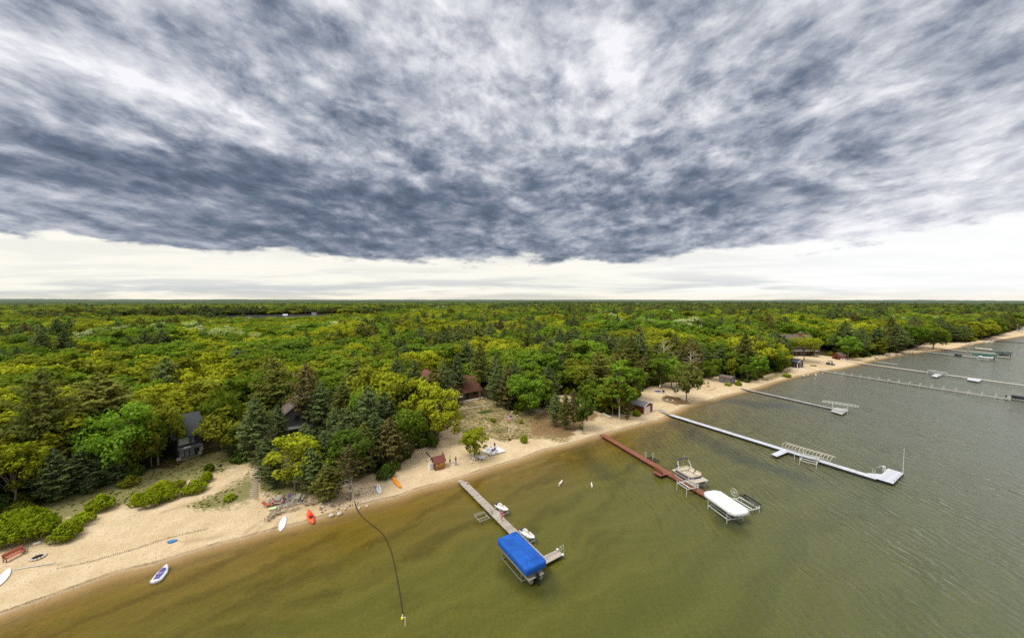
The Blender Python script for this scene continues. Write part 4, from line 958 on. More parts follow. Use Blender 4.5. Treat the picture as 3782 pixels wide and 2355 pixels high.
# ------------------------------------------------------------ docks
def dock(label, a, b, width, z, m, sec=3.0, pm='alu', posth=.18, group=None, name='dock', beam='dark', thick=.14, postevery=1, wide=None, pr=.04):
    A = at(*a, z) if len(a) == 2 else np.array(a); B = at(*b, z) if len(b) == 2 else np.array(b)
    L = dist(A, B); r = ang(A, B); o = thing(name, label, 'dock', (A[0], A[1], 0), r, group)
    n = max(1, round(L/sec)); s = L/n
    for i in range(n):
        x0 = i*s; mb = MB(); mb.box((x0+s/2, random.uniform(-.02,.02), z-.04+random.uniform(-.012,.012)), (s-.05, width, .08), random.uniform(-.004,.004)); mb.build('deck_section', M[m], o)
    mb = MB(); mb.box((L/2, -width/2+.05, z-.08-thick/2), (L, .07, thick)); mb.box((L/2, width/2-.05, z-.08-thick/2), (L, .07, thick)); mb.build('side_beam', M[beam], o)
    for i in range(0, n+1, postevery):
        x = min(max(i*s, .08), L-.08); g0 = gz(A[0]+math.cos(r)*x, A[1]+math.sin(r)*x)
        mb = MB()
        for sy in (-1, 1): mb.tube([(x, sy*(width/2+.05), min(-.3, g0-.1)), (x, sy*(width/2+.05), z+posth)], pr, 6)
        mb.box((x, 0, z-.30), (.06, width+.1, .05)); mb.build('post', M[pm], o)
    return o, A, B, r
def deckpoly(root, pts_px, z, m, name='platform', legs=True, pm='alu', beam=.12):
    """flat platform with the outline of four photographed corners, as a part of root"""
    W = [at(x, y, z) for x, y in pts_px]; inv = root.matrix_basis.inverted()
    loc = [inv@Vector((p[0], p[1], 0)) for p in W]
    mb = MB(); mb.prism([(p.x, p.y) for p in loc], z-.07, z+.003); o = mb.build(name, M[m], root)
    mb = MB(); n = len(loc)
    for i in range(n):
        p, q = loc[i], loc[(i+1)%n]; a_ = math.atan2(q.y-p.y, q.x-p.x); l_ = math.hypot(q.x-p.x, q.y-p.y); c = sum(loc, Vector())/n
        mx, my = (p.x+q.x)/2, (p.y+q.y)/2; d = Vector((c.x-mx, c.y-my)).normalized()*.06
        mb.box((mx+d.x, my+d.y, z-.08-beam/2), (l_-.1, .05, beam), a_)
    mb.build('platform_frame', M['dark'], root)
    if legs:
        for p in loc:
            c = sum(loc, Vector())/n; q = p+(c-p).normalized()*.12
            mb = MB(); mb.tube([(q.x, q.y, -1.6), (q.x, q.y, z-.08)], .035, 6); mb.build('post', M[pm], root)
    return o
# ------------------------------------------------------------ boat lifts and canopies
def rrect(L, W, r, n=6, inset=0):
    L -= 2*inset; W -= 2*inset; r = max(.02, r-inset); P_ = []
    for cx, cy_, a0 in ((L/2-r, W/2-r, 0), (-L/2+r, W/2-r, 90), (-L/2+r, -W/2+r, 180), (L/2-r, -W/2+r, 270)):
        for k in range(n+1):
            a = math.radians(a0+90*k/n); P_.append((cx+r*math.cos(a), cy_+r*math.sin(a)))
    return P_
def canopy_mesh(L, W, skirt=.45, rise=.35, r=.7, scallop=0):
    mb = MB(); rings = []
    for ins, z in ((0, -skirt), (-.02, -skirt*.5), (0, 0), (.08, .07), (.35, .07+rise*.45), (.75, .07+rise*.8), (W/2-.1, .07+rise)):
        q = rrect(L, W, r, 6, ins)
        rings.append([(x, y, z+(scallop*math.sin(i*2.2) if z == -skirt else 0)+random.uniform(-.02,.02)) for i, (x, y) in enumerate(q)])
    mb.loft(rings, 0, True, False); mb.add(rings[-1], [tuple(range(len(rings[-1])))]); return mb
def lift(name, label, c, rz, L, W, ztop, group=None, canopy=None, cz=3.0, cL=7.2, cW=3.0, pm='whitepost', wheel=None, bunk='whitepost', zb=.6, skirt=.45, rad=.7, scallop=0, pr=.05, cat='boat lift', rise=.3, seams=0):
    """posts in the water, cross beams, bunks for the hull, optional hand wheel and canopy"""
    o = thing(name, label, cat, (c[0], c[1], 0), rz, group)
    for sx in (-1, 1):
        for sy in (-1, 1):
            mb = MB(); mb.tube([(sx*L/2, sy*W/2, -1.5), (sx*L/2, sy*W/2, ztop)], pr, 6); mb.box((sx*L/2, sy*W/2, -1.4), (.35,.35,.05)); mb.build('post', M[pm], o)
    mb = MB()
    for sx in (-1, 1): mb.box((sx*L/2, 0, zb-.18), (.10, W, .10))
    for sy in (-1, 1): mb.box((0, sy*W/2, zb-.05), (L, .08, .10))
    mb.build('cross_beam', M[pm], o)
    for sy in (-1, 1):
        mb = MB(); mb.box((0, sy*W*.27, zb+.02), (L*1.05, .13, .10)); mb.build('bunk', M[bunk], o)
    if wheel:
        wx, wy, wz, wr = wheel; mb = MB(); n = 20
        mb.tube([(wx+math.cos(2*PI*k/n)*wr, wy, wz+math.sin(2*PI*k/n)*wr) for k in range(n+1)], .035, 6, cap=False)
        for k in range(4): a = PI*k/4; mb.tube([(wx-math.cos(a)*wr, wy, wz-math.sin(a)*wr), (wx+math.cos(a)*wr, wy, wz+math.sin(a)*wr)], .018, 4)
        mb.tube([(wx, wy-.15, wz), (wx, wy+.15, wz)], .07, 8); mb.build('winch_wheel', M[pm], o)
    if canopy:
        fr = MB()
        for sx in (-1, 1):
            for sy in (-1, 1): fr.tube([(sx*L/2, sy*W/2, ztop-.3), (sx*L/2, sy*(cW/2-.08), cz-.02)], .035, 6)
        for sy in (-1, 1): fr.tube([(-cL/2+.5, sy*(cW/2-.06), cz-.03), (cL/2-.5, sy*(cW/2-.06), cz-.03)], .03, 6)
        fr.build('canopy_frame', M[pm], o)
        c_ = canopy_mesh(cL, cW, skirt, rise, rad, scallop).build('canopy', M[canopy], o, loc=(0, 0, cz))
        if seams:
            mb = MB()
            for k in range(seams):
                x = -cL/2+cL*(k+.7)/(seams+.4); prof = [(-cW/2-.015,-skirt*.7),(-cW/2-.015,-.03),(-cW/2+.08,.08),(-cW/2+.37,.075+rise*.46),(-cW/2+.78,.075+rise*.82),(0,.085+rise)]
                prof = prof+[(-y, z) for y, z in prof[-2::-1]]; mb.tube([(x, y, z) for y, z in prof], .018, 4, cap=False)
            mb.tube([(x, 0, .08+rise) for x in np.linspace(-cL/2+1.2, cL/2-1.2, 8)], .02, 4, cap=False)
            mb.build('seams', M[canopy], c_)
    return o
def jetski(label, p, rz, z, group):
    o = thing('jet_ski', label, 'jet ski', (p[0], p[1], z), rz, group)
    mb = MB(); R = []
    for x, w_, zb, zt in ((-1.35,.46,.08,.36),(-1.1,.52,.02,.40),(-.3,.56,0,.46),(.5,.54,.02,.52),(1.0,.38,.10,.56),(1.32,.17,.26,.58),(1.45,.03,.42,.56)):
        R.append([(x,-w_,zt*.75),(x,-w_*.85,zb+.12),(x,0,zb),(x,w_*.85,zb+.12),(x,w_,zt*.75),(x,w_*.72,zt),(x,0,zt+.04),(x,-w_*.72,zt)])
    mb.loft(R, 0, True); mb.build('hull', M['white_hull'], o)
    mb = MB(); mb.box((-1.02,0,.425), (.66,.86,.03)); mb.build('rear_deck', M['navy'], o)
    mb = MB(); mb.loft([[(x,-w_,z0),(x,-w_*.8,z1),(x,w_*.8,z1),(x,w_,z0)] for x, w_, z0, z1 in ((-.85,.14,.40,.66),(-.6,.19,.42,.80),(0,.18,.46,.76),(.30,.13,.5,.82))], 0, True); mb.build('seat', M['beige'], o)
    mb = MB(); mb.tube([(.38,0,.55),(.32,0,.92)], .05, 6); mb.tube([(.26,-.36,.95),(.34,0,.92),(.26,.36,.95)], .022, 6); mb.build('handlebar', M['black'], o)
    mb = MB(); mb.loft([[(x,-w_,.52),(x,-w_*.5,z1),(x,w_*.5,z1),(x,w_,.52)] for x, w_, z1 in ((.42,.22,.84),(.75,.24,.74),(1.15,.10,.62))], 0, True); mb.build('cowl', M['beige'], o)
    return o
def flag_part(parent, loc, w_, h_, rz=0, droop=.0):
    """striped flag with a blue corner, the strip of each colour its own faces in one mesh"""
    mb = MB(); n = 13
    for k in range(n):
        z0 = -h_*k/n; z1 = -h_*(k+1)/n
        for j in range(8):
            if k < 7 and j < 3: mi = 2
            else: mi = 0 if k % 2 == 0 else 1
            x0, x1 = w_*j/8, w_*(j+1)/8; yy = lambda x: .07*w_*math.sin(x/w_*7)
            dr = lambda x: -droop*x*x/w_
            mb.add([(x0,yy(x0),z1+dr(x0)),(x1,yy(x1),z1+dr(x1)),(x1,yy(x1),z0+dr(x1)),(x0,yy(x0),z0+dr(x0))], [(0,1,2,3)], mi)
            if mi == 2 and k % 2 == 0:
                for q in (.3,.75):
                    xs = x0+(x1-x0)*q; zs = (z0+z1)/2+dr(xs); s_ = h_*.022
                    for e in (-.006, .006): mb.add([(xs-s_,yy(xs)+e,zs),(xs,yy(xs)+e,zs-s_),(xs+s_,yy(xs)+e,zs),(xs,yy(xs)+e,zs+s_)], [(0,1,2,3)], 1)
    return mb.build('flag', [M['flag_red'], M['white'], M['flag_blue']], parent, loc, rz)
def pontoon(label, p, rz, z, L=7.0, W=2.5, arch=False, group=None, cover=None, hullc='navy', detail=True, fl=False):
    o = thing('pontoon_boat', label, 'pontoon boat', (p[0], p[1], z), rz, group)
    for sy in (-1, 1):
        mb = MB(); mb.tube([(-L/2+.1, sy*W*.33, .30), (L/2-.7, sy*W*.33, .30), (L/2-.25, sy*W*.33, .36), (L/2, sy*W*.33, .46)], [.28,.29,.2,.05], 12); mb.build('pontoon', M['alu'], o)
    mb = MB(); mb.box((-.05, 0, .64), (L-.2, W, .10)); mb.build('deck', M['beige_deck'], o)
    x0, x1 = -L/2+.9, L/2-1.25; r_ = .75
    plan = [(x0, -W/2+.06), (x1-r_, -W/2+.06)]+[(x1-r_+r_*math.sin(a), -(W/2-.06-r_)-r_*math.cos(a)) for a in [PI/2*k/5 for k in range(6)]]+[(x1-r_+r_*math.cos(a), (W/2-.06-r_)+r_*math.sin(a)) for a in [PI/2*k/5 for k in range(6)]]+[(x0, W/2-.06)]
    for nm, zz0, zz1, th, mm in (('side_panel', .70, 1.02, .04, hullc), ('rail', 1.025, 1.30, .055, 'beige' if detail else hullc)):
        mb = MB(); n = len(plan); inn = [(x*.985+(x0+x1)/2*.015, y*(1-th*2/W*1.4)) for x, y in plan]
        for i in range(n-1):
            a_, b_, c_, d_ = plan[i], plan[i+1], inn[i+1], inn[i]
            mb.add([(*a_,zz0),(*b_,zz0),(*b_,zz1),(*a_,zz1),(*d_,zz0),(*c_,zz0),(*c_,zz1),(*d_,zz1)], [(0,1,2,3),(7,6,5,4),(3,2,6,7),(4,5,1,0)])
        mb.build(nm, M[mm], o)
    if detail:
        for c, s in (((x0+.35,0,.93),(.6,W-.5,.46)), ((x1-1.1,W/2-.42,.90),(1.5,.55,.42)), ((x1-1.1,-W/2+.42,.90),(1.5,.55,.42)), ((x0+1.5,W/2-.42,.90),(1.3,.55,.42))):
            mb = MB(); mb.box(c, s); st = mb.build('seat', M['beige'], o, bevel=.06)
            mb = MB(); yb = c[1]+(s[1]/2-.06)*(1 if c[1] > 0 else -1) if abs(c[1]) > .1 else 0
            mb.box((c[0]-(s[0]/2-.07 if yb == 0 else 0), yb, c[2]+.36), (s[0] if yb else .14, .12 if yb else s[1], .36)); mb.build('backrest', M['beige'], st)
        mb = MB(); mb.box((x0+1.75,-W/2+.5,1.02), (.6,.6,.66), taper=.8); mb.build('console', M['beige'], o)
        mb = MB(); mb.tube([(x0+1.35,-W/2+.5,1.35+.14*math.sin(0)),(x0+1.42,-W/2+.5,1.3)], .03, 6)
        mb.tube([(x0+1.38,-W/2+.5+.17*math.cos(a),1.34+.17*math.sin(a)) for a in [2*PI*k/12 for k in range(13)]], .015, 5, cap=False); mb.build('steering_wheel', M['black'], o)
    mb = MB(); mb.box((-L/2-.12,0,1.02), (.42,.36,.5), taper=.75); mb.box((-L/2-.15,0,.45), (.18,.16,.9)); mb.tube([(-L/2-.34,0,.02),(-L/2-.10,0,.02)], .12, 8); mb.build('outboard_motor', M['black'], o)
    if arch:
        for sy in (-1, 1):
            mb = MB(); mb.tube([(x0+.9, sy*(W/2-.10), 1.25), (x0+.45, sy*(W/2-.2), 2.3), (x0+.20, sy*(W/2-.42), 2.78)], [.085,.075,.06], 6); mb.build('arch_leg', M['whitepost'], o)
        mb = MB(); mb.tube([(x0+.20, (W/2-.42)*math.cos(a), 2.78+.32*math.sin(a)) for a in [PI*k/10 for k in range(11)]], .10, 8); mb.build('folded_bimini', M['navy'], o)
        mb = MB(); mb.tube([(x0+.2,.5,2.9),(x0-.2,.7,3.6)], .02, 5); mb.build('antenna', M['whitepost'], o)
    if fl:
        flag_part(o, (x0+.25,-.15,2.35), .95, .6, PI/2+.5)
    if cover:
        mb = MB(); mb.loft([[(x, y*k, zz_) for x, y in plan] for k, zz_ in ((1.02,.9),(1.02,1.36),(.8,1.5),(.3,1.62),(.02,1.65))], 0, True, False); mb.build('mooring_cover', M[cover], o)
    return o
# ------------------------------------------------------------ boards and small boats: outline swept by width
def hullform(L, W, H, nose=.5, tail=.5, n=14, deck=.0, z0=0):
    R = []
    for i in range(n+1):
        t = i/n; x = -L/2+L*t
        k = (math.sin(PI*min(1,max(0,t)))**.5) if nose == .5 and tail == .5 else (min(1, t/tail)**.55 if t < tail else 1)*(min(1,(1-t)/nose)**.6 if t > 1-nose else 1)
        w_ = max(.01, W/2*k); up = H*.25*abs(2*t-1)**3
        R.append([(x,-w_,z0+H*.6+up),(x,-w_*.75,z0+.02*H+up),(x,0,z0+up),(x,w_*.75,z0+.02*H+up),(x,w_,z0+H*.6+up),(x,w_*.8,z0+H+up-deck),(x,0,z0+H*1.06+up-deck),(x,-w_*.8,z0+H+up-deck)])
    return R
def board(label, a, b, W, mat_='white_pl', z=.0, name='paddle_board', cat='paddle board', th=.12, extra=None, nose=.35, tail=.25):
    A = gr(*a); B = gr(*b); c = (A+B)/2; L = dist(A, B); rz = ang(A, B)
    sl = math.asin(max(-.3,min(.3,(B[2]-A[2])/L)))
    o = thing(name, label, cat, (c[0], c[1], c[2]+z+.03), rz); o.rotation_euler = (0, -sl, rz)
    mb = MB(); mb.loft(hullform(L, W, th, nose, tail), 0, True); mb.build('hull', M[mat_], o)
    if extra: extra(o, L, W, th)
    return o
# ------------------------------------------------------------ furniture
def adirondack(m='white_pl', label='', loc=(0,0,0), rz=0, group=None, name='beach_chair'):
    o = thing(name, label, 'chair', loc, rz, group)
    mb = MB()
    for i in range(5): mb.box((.25-i*.11, 0, .36-i*.03), (.095, .52, .025), 0, 0, 0, -.26)
    mb.build('seat', M[m], o)
    mb = MB()
    for i in range(5):
        y = (i-2)*.11; hgt = .78-.05*abs(i-2)**1.5
        mb.box((-.32-.14, y*1.15, .26+hgt/2), (.025, .095, hgt), 0, 0, 0, -.34)
    mb.build('backrest', M[m], o)
    for sy in (-1, 1):
        mb = MB(); mb.box((-.02, sy*.34, .58), (.74, .12, .03)); mb.build('armrest', M[m], o)
        for x in (.30, -.34):
            mb = MB(); mb.box((x, sy*.31, .285), (.08, .035, .57)); mb.build('leg', M[m], o)
    return o
def lounger(m, label, loc, rz, cushion=None):
    o = thing('sun_lounger', label, 'sun lounger', loc, rz)
    mb = MB(); mb.box((.25, 0, .32), (1.3, .62, .05)); mb.build('seat', M[cushion or m], o)
    mb = MB(); mb.box((-.62, 0, .50), (.66, .62, .05), 0, 0, 0, .62); mb.build('backrest', M[cushion or m], o)
    for x in (-.35, .8):
        for sy in (-1, 1): mb = MB(); mb.box((x, sy*.28, .15), (.05, .05, .30)); mb.build('leg', M[m], o)
    return o
def table(label, loc, rz, m='white_pl', rad=.6, h=.7, name='round_table', square=None):
    o = thing(name, label, 'table', loc, rz); mb = MB()
    if square: mb.box((0,0,h), (square[0], square[1], .05))
    else: mb.tube([(0,0,h-.03),(0,0,h+.02)], rad, 24, smooth=False)
    mb.build('tabletop', M[m], o)
    sx, sy = (square[0]*.42, square[1]*.38) if square else (rad*.5, rad*.5)
    for a in (-1, 1):
        for b in (-1, 1): mb = MB(); mb.tube([(a*sx, b*sy, 0), (a*sx*.8, b*sy*.8, h-.02)], .03, 6); mb.build('leg', M[m], o)
    return o
# ------------------------------------------------------------ people: a skinned skeleton, clothing as thin outer shells
def skin_obj(name, verts, edges, radii, m, parent, root=0, sub=2):
    me = bpy.data.meshes.new(name); me.from_pydata([tuple(v) for v in verts], edges, []); me.materials.append(m)
    o = bpy.data.objects.new(name, me); COL.objects.link(o); o.parent = parent
    sk = o.modifiers.new('skin', 'SKIN'); sk.use_smooth_shade = True
    for i, r in enumerate(radii):
        d = me.skin_vertices[0].data[i]; d.radius = (r, r) if not isinstance(r, tuple) else r; d.use_root = (i == root)
    sb = o.modifiers.new('smooth', 'SUBSURF'); sb.levels = sub; sb.render_levels = sub
    return o
POSES = {
 'stand': dict(hip=.93, knee=[(.10,.02,.50),(-.10,.03,.50)], foot=[(.11,0,.07),(-.11,0,.07)], elbow=[(.26,-.02,1.12),(-.26,-.02,1.12)], wrist=[(.27,.08,.87),(-.27,.08,.87)], lean=0),
 'talk': dict(hip=.93, knee=[(.10,.04,.50),(-.10,.02,.50)], foot=[(.13,.02,.07),(-.12,-.03,.07)], elbow=[(.27,.02,1.14),(-.27,-.02,1.12)], wrist=[(.22,.27,1.22),(-.14,.24,1.05)], lean=.02),
 'phone': dict(hip=.93, knee=[(.08,.02,.50),(-.10,.02,.50)], foot=[(.09,0,.07),(-.12,.02,.07)], elbow=[(.30,.12,1.22),(-.26,0,1.12)], wrist=[(.26,.30,1.48),(-.20,.22,1.02)], lean=0),
 'walk': dict(hip=.92, knee=[(.10,.16,.50),(-.10,.0,.48)], foot=[(.10,.20,.07),(-.10,-.22,.10)], elbow=[(.26,-.12,1.13),(-.26,.10,1.13)], wrist=[(.27,-.08,.88),(-.27,.28,.95)], lean=.03),
 'sit': dict(hip=.46, knee=[(.12,.42,.50),(-.12,.42,.50)], foot=[(.13,.50,.07),(-.13,.50,.07)], elbow=[(.27,.06,.72),(-.27,.06,.72)], wrist=[(.22,.28,.66),(-.22,.28,.66)], lean=-.20),
}
def person(label, loc, rz, pose, top, bottom, hair='hair', long_top=False, skirt=False, hat=None, name='person'):
    P_ = POSES[pose]; o = thing(name, label, 'person', loc, rz); hz = P_['hip']; ln = P_['lean']
    V = [(0,0,hz)]; R = [(.125,.10)]; E = []
    def add(p, r, par): V.append(p); R.append(r); E.append((par, len(V)-1)); return len(V)-1
    waist = add((0, ln*.3, hz+.17), (.115,.09), 0); chest = add((0, ln*.8, hz+.40), (.135,.10), waist); neckb = add((0, ln*1.0, hz+.54), (.06,.055), chest)
    neck = add((0, ln*1.05+.01, hz+.60), .048, neckb); head = add((0, ln*1.1+.025, hz+.70), (.072,.088), neck); crown = add((0, ln*1.1+.01, hz+.80), (.060,.075), head)
    nose = add((0, ln*1.1+.115, hz+.695), .012, head)
    for s, k, f, e, w_ in ((1, P_['knee'][0], P_['foot'][0], P_['elbow'][0], P_['wrist'][0]), (-1, P_['knee'][1], P_['foot'][1], P_['elbow'][1], P_['wrist'][1])):
        h_ = add((s*.095, 0, hz-.05), .088, 0); kn = add(k, .058, h_); cf = add(tuple(np.array(k)*.6+np.array(f)*.4+np.array((0,-.015,0))), .052, kn); an = add(f, .036, cf); toe = add((f[0], f[1]+.16, .035), .032, an)
        sh_ = add((s*.175, ln*.9, hz+.475), .052, chest); el = add(e, .038, sh_); wr = add(w_, .025, el)
        d = unit(np.array(w_)-np.array(e)); palm = add(tuple(np.array(w_)+d*.065), (.036,.018), wr)
        side = unit(np.cross(d, (0,1,.3)));
        for q in range(4):
            b_ = np.array(w_)+d*.10+side*(q-1.5)*.018; l_ = (.030,.036,.034,.026)[q]
            k1 = add(tuple(b_), .0085, palm); k2 = add(tuple(b_+d*l_), .008, k1); add(tuple(b_+d*l_*1.9+np.array((0,.012,-.006))), .007, k2)
        t1 = add(tuple(np.array(w_)+d*.045-side*.036*s), .010, palm); add(tuple(np.array(w_)+d*.085-side*.048*s), .008, t1)
    body = skin_obj('body', V, E, R, M['skin'], o, 0, 1)
    mb = MB()
    for s in (-1, 1): mb.ell((s*.030, ln*1.1+.105, hz+.715), (.011,.008,.009), 8, 5)
    mb.build('eyes', M['black'], o)
    mb = MB(); mb.ell((0, ln*1.1-.012, hz+.765), (.088,.100,.088), 12, 8)
    if hair != 'short': mb.ell((0, ln*1.1-.06, hz+.66), (.078,.05,.13), 10, 7)
    mb.build('hair', M['hair'], o)
    kn = [np.array(k) for k in P_['knee']]; el = [np.array(e) for e in P_['elbow']]; hips = [np.array((s*.095,0,hz-.05)) for s in (1,-1)]; shs = [np.array((s*.175, ln*.9, hz+.475)) for s in (1,-1)]
    tv = [(0,0,hz-.04 if not long_top else hz-.16),(0,0,hz+.02),(0,ln*.3,hz+.17),(0,ln*.8,hz+.42),(0,ln,hz+.52)]; te = [(0,1),(1,2),(2,3),(3,4)]; tr_ = [(.150,.122),(.150,.122),(.136,.112),(.158,.122),(.075,.07)]
    for i in range(2):
        k0 = len(tv); tv += [tuple(shs[i]), tuple(shs[i]*.35+el[i]*.65)]; te += [(3,k0),(k0,k0+1)]; tr_ += [.070,.058]
    skin_obj('top', tv, te, tr_, M[top], o, 2, 1)
    if skirt:
        mb = MB(); n = 18; rg = []
        for z_, rr_ in ((hz+.08,.14),(hz-.08,.175),(hz-.35,.20),(hz-.70,.25)): rg.append([(rr_*math.cos(2*PI*k/n)*(1+.06*math.sin(k*2.4)), rr_*.85*math.sin(2*PI*k/n), z_) for k in range(n)])
        mb.loft(rg, 0, True, False); mb.build('skirt', M[bottom], o)
    elif bottom:
        pv = [(0,0,hz+.06),(0,0,hz-.02)]; pe = [(0,1)]; pr = [(.140,.115),(.142,.118)]
        for i in range(2):
            k0 = len(pv); f_ = np.array(P_['foot'][i]); full = bottom in ('darkgreenc','blackcloth')
            pts_ = [hips[i], kn[i]*(1 if full else .55)+hips[i]*(0 if full else .45)]+([kn[i]*.25+f_*.75] if full else [])
            pv += [tuple(p_) for p_ in pts_]; pe.append((1,k0)); pe += [(k0+j,k0+j+1) for j in range(len(pts_)-1)]; pr += [.100,.078,.060][:len(pts_)]
        skin_obj('trousers' if bottom in ('darkgreenc','blackcloth') else 'shorts', pv, pe, pr, M[bottom], o, 1, 1)
    return o
def dog(label, loc, rz, m, pose='stand', size=1.0):
    o = thing('dog', label, 'dog', loc, rz); o.scale = (size,)*3
    V = [(-.28,0,.48)]; R = [(.115,.13)]; E = []
    def add(p, r, par): V.append(p); R.append(r); E.append((par, len(V)-1)); return len(V)-1
    if pose == 'stand':
        a = add((0,0,.50),(.115,.12),0); b = add((.24,0,.50),(.13,.15),a); n1 = add((.40,0,.60),.085,b); hd = add((.52,0,.68),.085,n1); mz = add((.66,0,.64),.045,hd); add((.72,0,.63),.032,mz)
        for s in (-1,1):
            el = add((.24,s*.09,.34),.055,b); kn_ = add((.25,s*.09,.18),.034,el); pw = add((.25,s*.09,.04),.034,kn_); add((.30,s*.09,.025),.032,pw)
            st = add((-.20,s*.09,.34),.07,0); hk = add((-.36,s*.09,.20),.036,st); pw = add((-.32,s*.09,.04),.034,hk); add((-.27,s*.09,.025),.03,pw)
            add((.48,s*.07,.74),.022,hd)
        t = add((-.42,0,.55),.035,0); t2 = add((-.58,0,.66),.026,t); add((-.68,0,.80),.018,t2)
    else:
        V[0] = (-.28,0,.16); a = add((0,0,.17),(.13,.12),0); b = add((.24,0,.18),(.13,.13),a); n1 = add((.38,0,.26),.08,b); hd = add((.48,0,.32),.08,n1); mz = add((.61,0,.28),.042,hd)
        for s in (-1,1):
            el = add((.28,s*.13,.08),.05,b); add((.50,s*.13,.04),.035,el); st = add((-.20,s*.16,.10),.075,0); add((.02,s*.19,.05),.04,st); add((.44,s*.07,.37),.022,hd)
        add((-.50,.08,.05),.03,0)
    skin_obj('body', V, E, R, M[m], o, 0, 1)
    return o
# ------------------------------------------------------------ buildings: local x along the front, y towards the back, front wall at y = 0
def gable(o, x0, x1, y0, y1, h, rise, over, wall, roof, z0=0, along='x', th=.14, trim='brownwood', nm='wall'):
    """walls with gable ends and a pitched roof whose ridge runs along x or y"""
    mb = MB(); cx, cy_ = (x0+x1)/2, (y0+y1)/2
    b = [(x0,y0,z0),(x1,y0,z0),(x1,y1,z0),(x0,y1,z0),(x0,y0,z0+h),(x1,y0,z0+h),(x1,y1,z0+h),(x0,y1,z0+h)]
    if along == 'x':
        b += [(x0,cy_,z0+h+rise),(x1,cy_,z0+h+rise)]; mb.add(b, [(0,1,5,4),(1,2,6,9,5),(2,3,7,6),(3,0,4,8,7)])
    else:
        b += [(cx,y0,z0+h+rise),(cx,y1,z0+h+rise)]; mb.add(b, [(0,1,5,8,4),(1,2,6,5),(2,3,7,9,6),(3,0,4,7)])
    w_ = mb.build(nm, M[wall], o)
    mb = MB(); half = (y1-y0)/2 if along == 'x' else (x1-x0)/2; sl = rise/half; t = th
    for s in (-1, 1):
        if along == 'x':
            e = cy_+s*(half+over); ze = z0+h-sl*over; q = [(x0-over,e),(x1+over,e),(x1+over,cy_),(x0-over,cy_)]; zs = [ze,ze,z0+h+rise,z0+h+rise]
        else:
            e = cx+s*(half+over); ze = z0+h-sl*over; q = [(e,y0-over),(e,y1+over),(cx,y1+over),(cx,y0-over)]; zs = [ze,ze,z0+h+rise,z0+h+rise]
        vs = [(q[i][0],q[i][1],zs[i]+.015) for i in range(4)]+[(q[i][0],q[i][1],zs[i]+t) for i in range(4)]
        mb.add(vs, [(3,2,1,0),(4,5,6,7),(0,1,5,4),(1,2,6,5),(2,3,7,6),(3,0,4,7)])
    r_ = mb.build('roof', M[roof], o)
    mb = MB()
    if trim:
        for s in (-1, 1):
            for e in (0, 1):
                if along == 'x': X_ = (x0-over-.02, x1+over+.02)[e]; p0 = (X_, cy_+s*(half+over), z0+h-sl*over+t/2); p1 = (X_, cy_, z0+h+rise+t/2)
                else: Y_ = (y0-over-.02, y1+over+.02)[e]; p0 = (cx+s*(half+over), Y_, z0+h-sl*over+t/2); p1 = (cx, Y_, z0+h+rise+t/2)
                mb.tube([p0, p1], .10, 4, smooth=False)
        mb.build('bargeboard', M[trim], r_)
    return w_, r_
def opening(o, x, z, w_, h_, y=0, glass='glass', frame='trim', name='window', axis='x', fw=.08, bars=0):
    """window or door standing just proud of a wall; axis x: wall along x (front), axis y: wall along y"""
    mb = MB(); t = .05; 
    def B(cx, cz, sx, sz, d):
        if axis == 'x': mb.box((cx, y-d, cz), (sx, t, sz))
        else: mb.box((y-d, cx, cz), (t, sx, sz))
    sgn = 1
    B(x-w_/2, z+h_/2, fw, h_+fw, .03); B(x+w_/2, z+h_/2, fw, h_+fw, .03); B(x, z, w_-fw, fw, .03); B(x, z+h_, w_-fw, fw, .03)
    for k in range(bars): B(x-w_/2+w_*(k+1)/(bars+1), z+h_/2, fw*.7, h_-fw, .028)
    f_ = mb.build(name, M[frame], o); mb = MB()
    if axis == 'x': mb.box((x, y-.012, z+h_/2), (w_-fw, .03, h_-fw))
    else: mb.box((y-.012, x, z+h_/2), (.03, w_-fw, h_-fw))
    mb.build('pane' if name == 'window' else 'panel', M[glass], f_); return f_
def rect(a, b, c, z):
    A, B, C = at(*a, z), at(*b, z), at(*c, z); m_ = (A+C)/2; return m_, ang(A, B), dist(A, B), dist(B, C)
def gpt(px, py, dz=0): return gr(px, py, dz)
# ================================================================= docks
d1, A1, B1, r1 = dock('weathered grey plank dock running out to the blue canopied boat lift', (1711,1780), (2008,2074), 1.35, .62, 'wood', 2.6, 'brownwood', .10, beam='brownwood')
A_ = gpt(1699,1773); 
inv = d1.matrix_basis.inverted(); q0 = inv@Vector((at(1697,1772,.7)[0], at(1697,1772,.7)[1], 0))
mb = MB(); mb.box((q0.x*.5, q0.y*.5, .56), (abs(q0.x)+.5, .85, .07), math.atan2(q0.y, q0.x)); mb.build('ramp', M['wood'], d1)
fp = deckpoly(d1, [(2006,2052),(2060,2027),(2080,2047),(2017,2080)], .62, 'wood', 'finger_platform', True, 'brownwood')
mb = MB()
for k in range(4): mb.box((k*.35-1.7+0, 1.1, .1), (.02,.02,.02))
def hoop(o, x, y, z, w_, h_, rz=0, m='whitepost', nm='ladder', low=-.6):
    mb = MB(); c, s = math.cos(rz), math.sin(rz)
    for e in (-1, 1):
        pts = []
        for k in range(9):
            a = PI*k/8; pts.append((x+c*e*w_/2-s*(.18*math.cos(a)), y+s*e*w_/2+c*(.18*math.cos(a)), z+h_*.6+h_*.4*math.sin(a)))
        pts = [(pts[0][0], pts[0][1], low)]+pts+[(pts[-1][0], pts[-1][1], z)]
        mb.tube(pts, .025, 6)
    for k in range(4): mb.box((x-s*.18, y+c*.18, low+.15+k*.28), (w_, .06, .03), rz)
    return mb.build(nm, M[m], o)
def local(o, p): v = o.matrix_basis.inverted()@Vector((p[0], p[1], 0)); return v.x, v.y
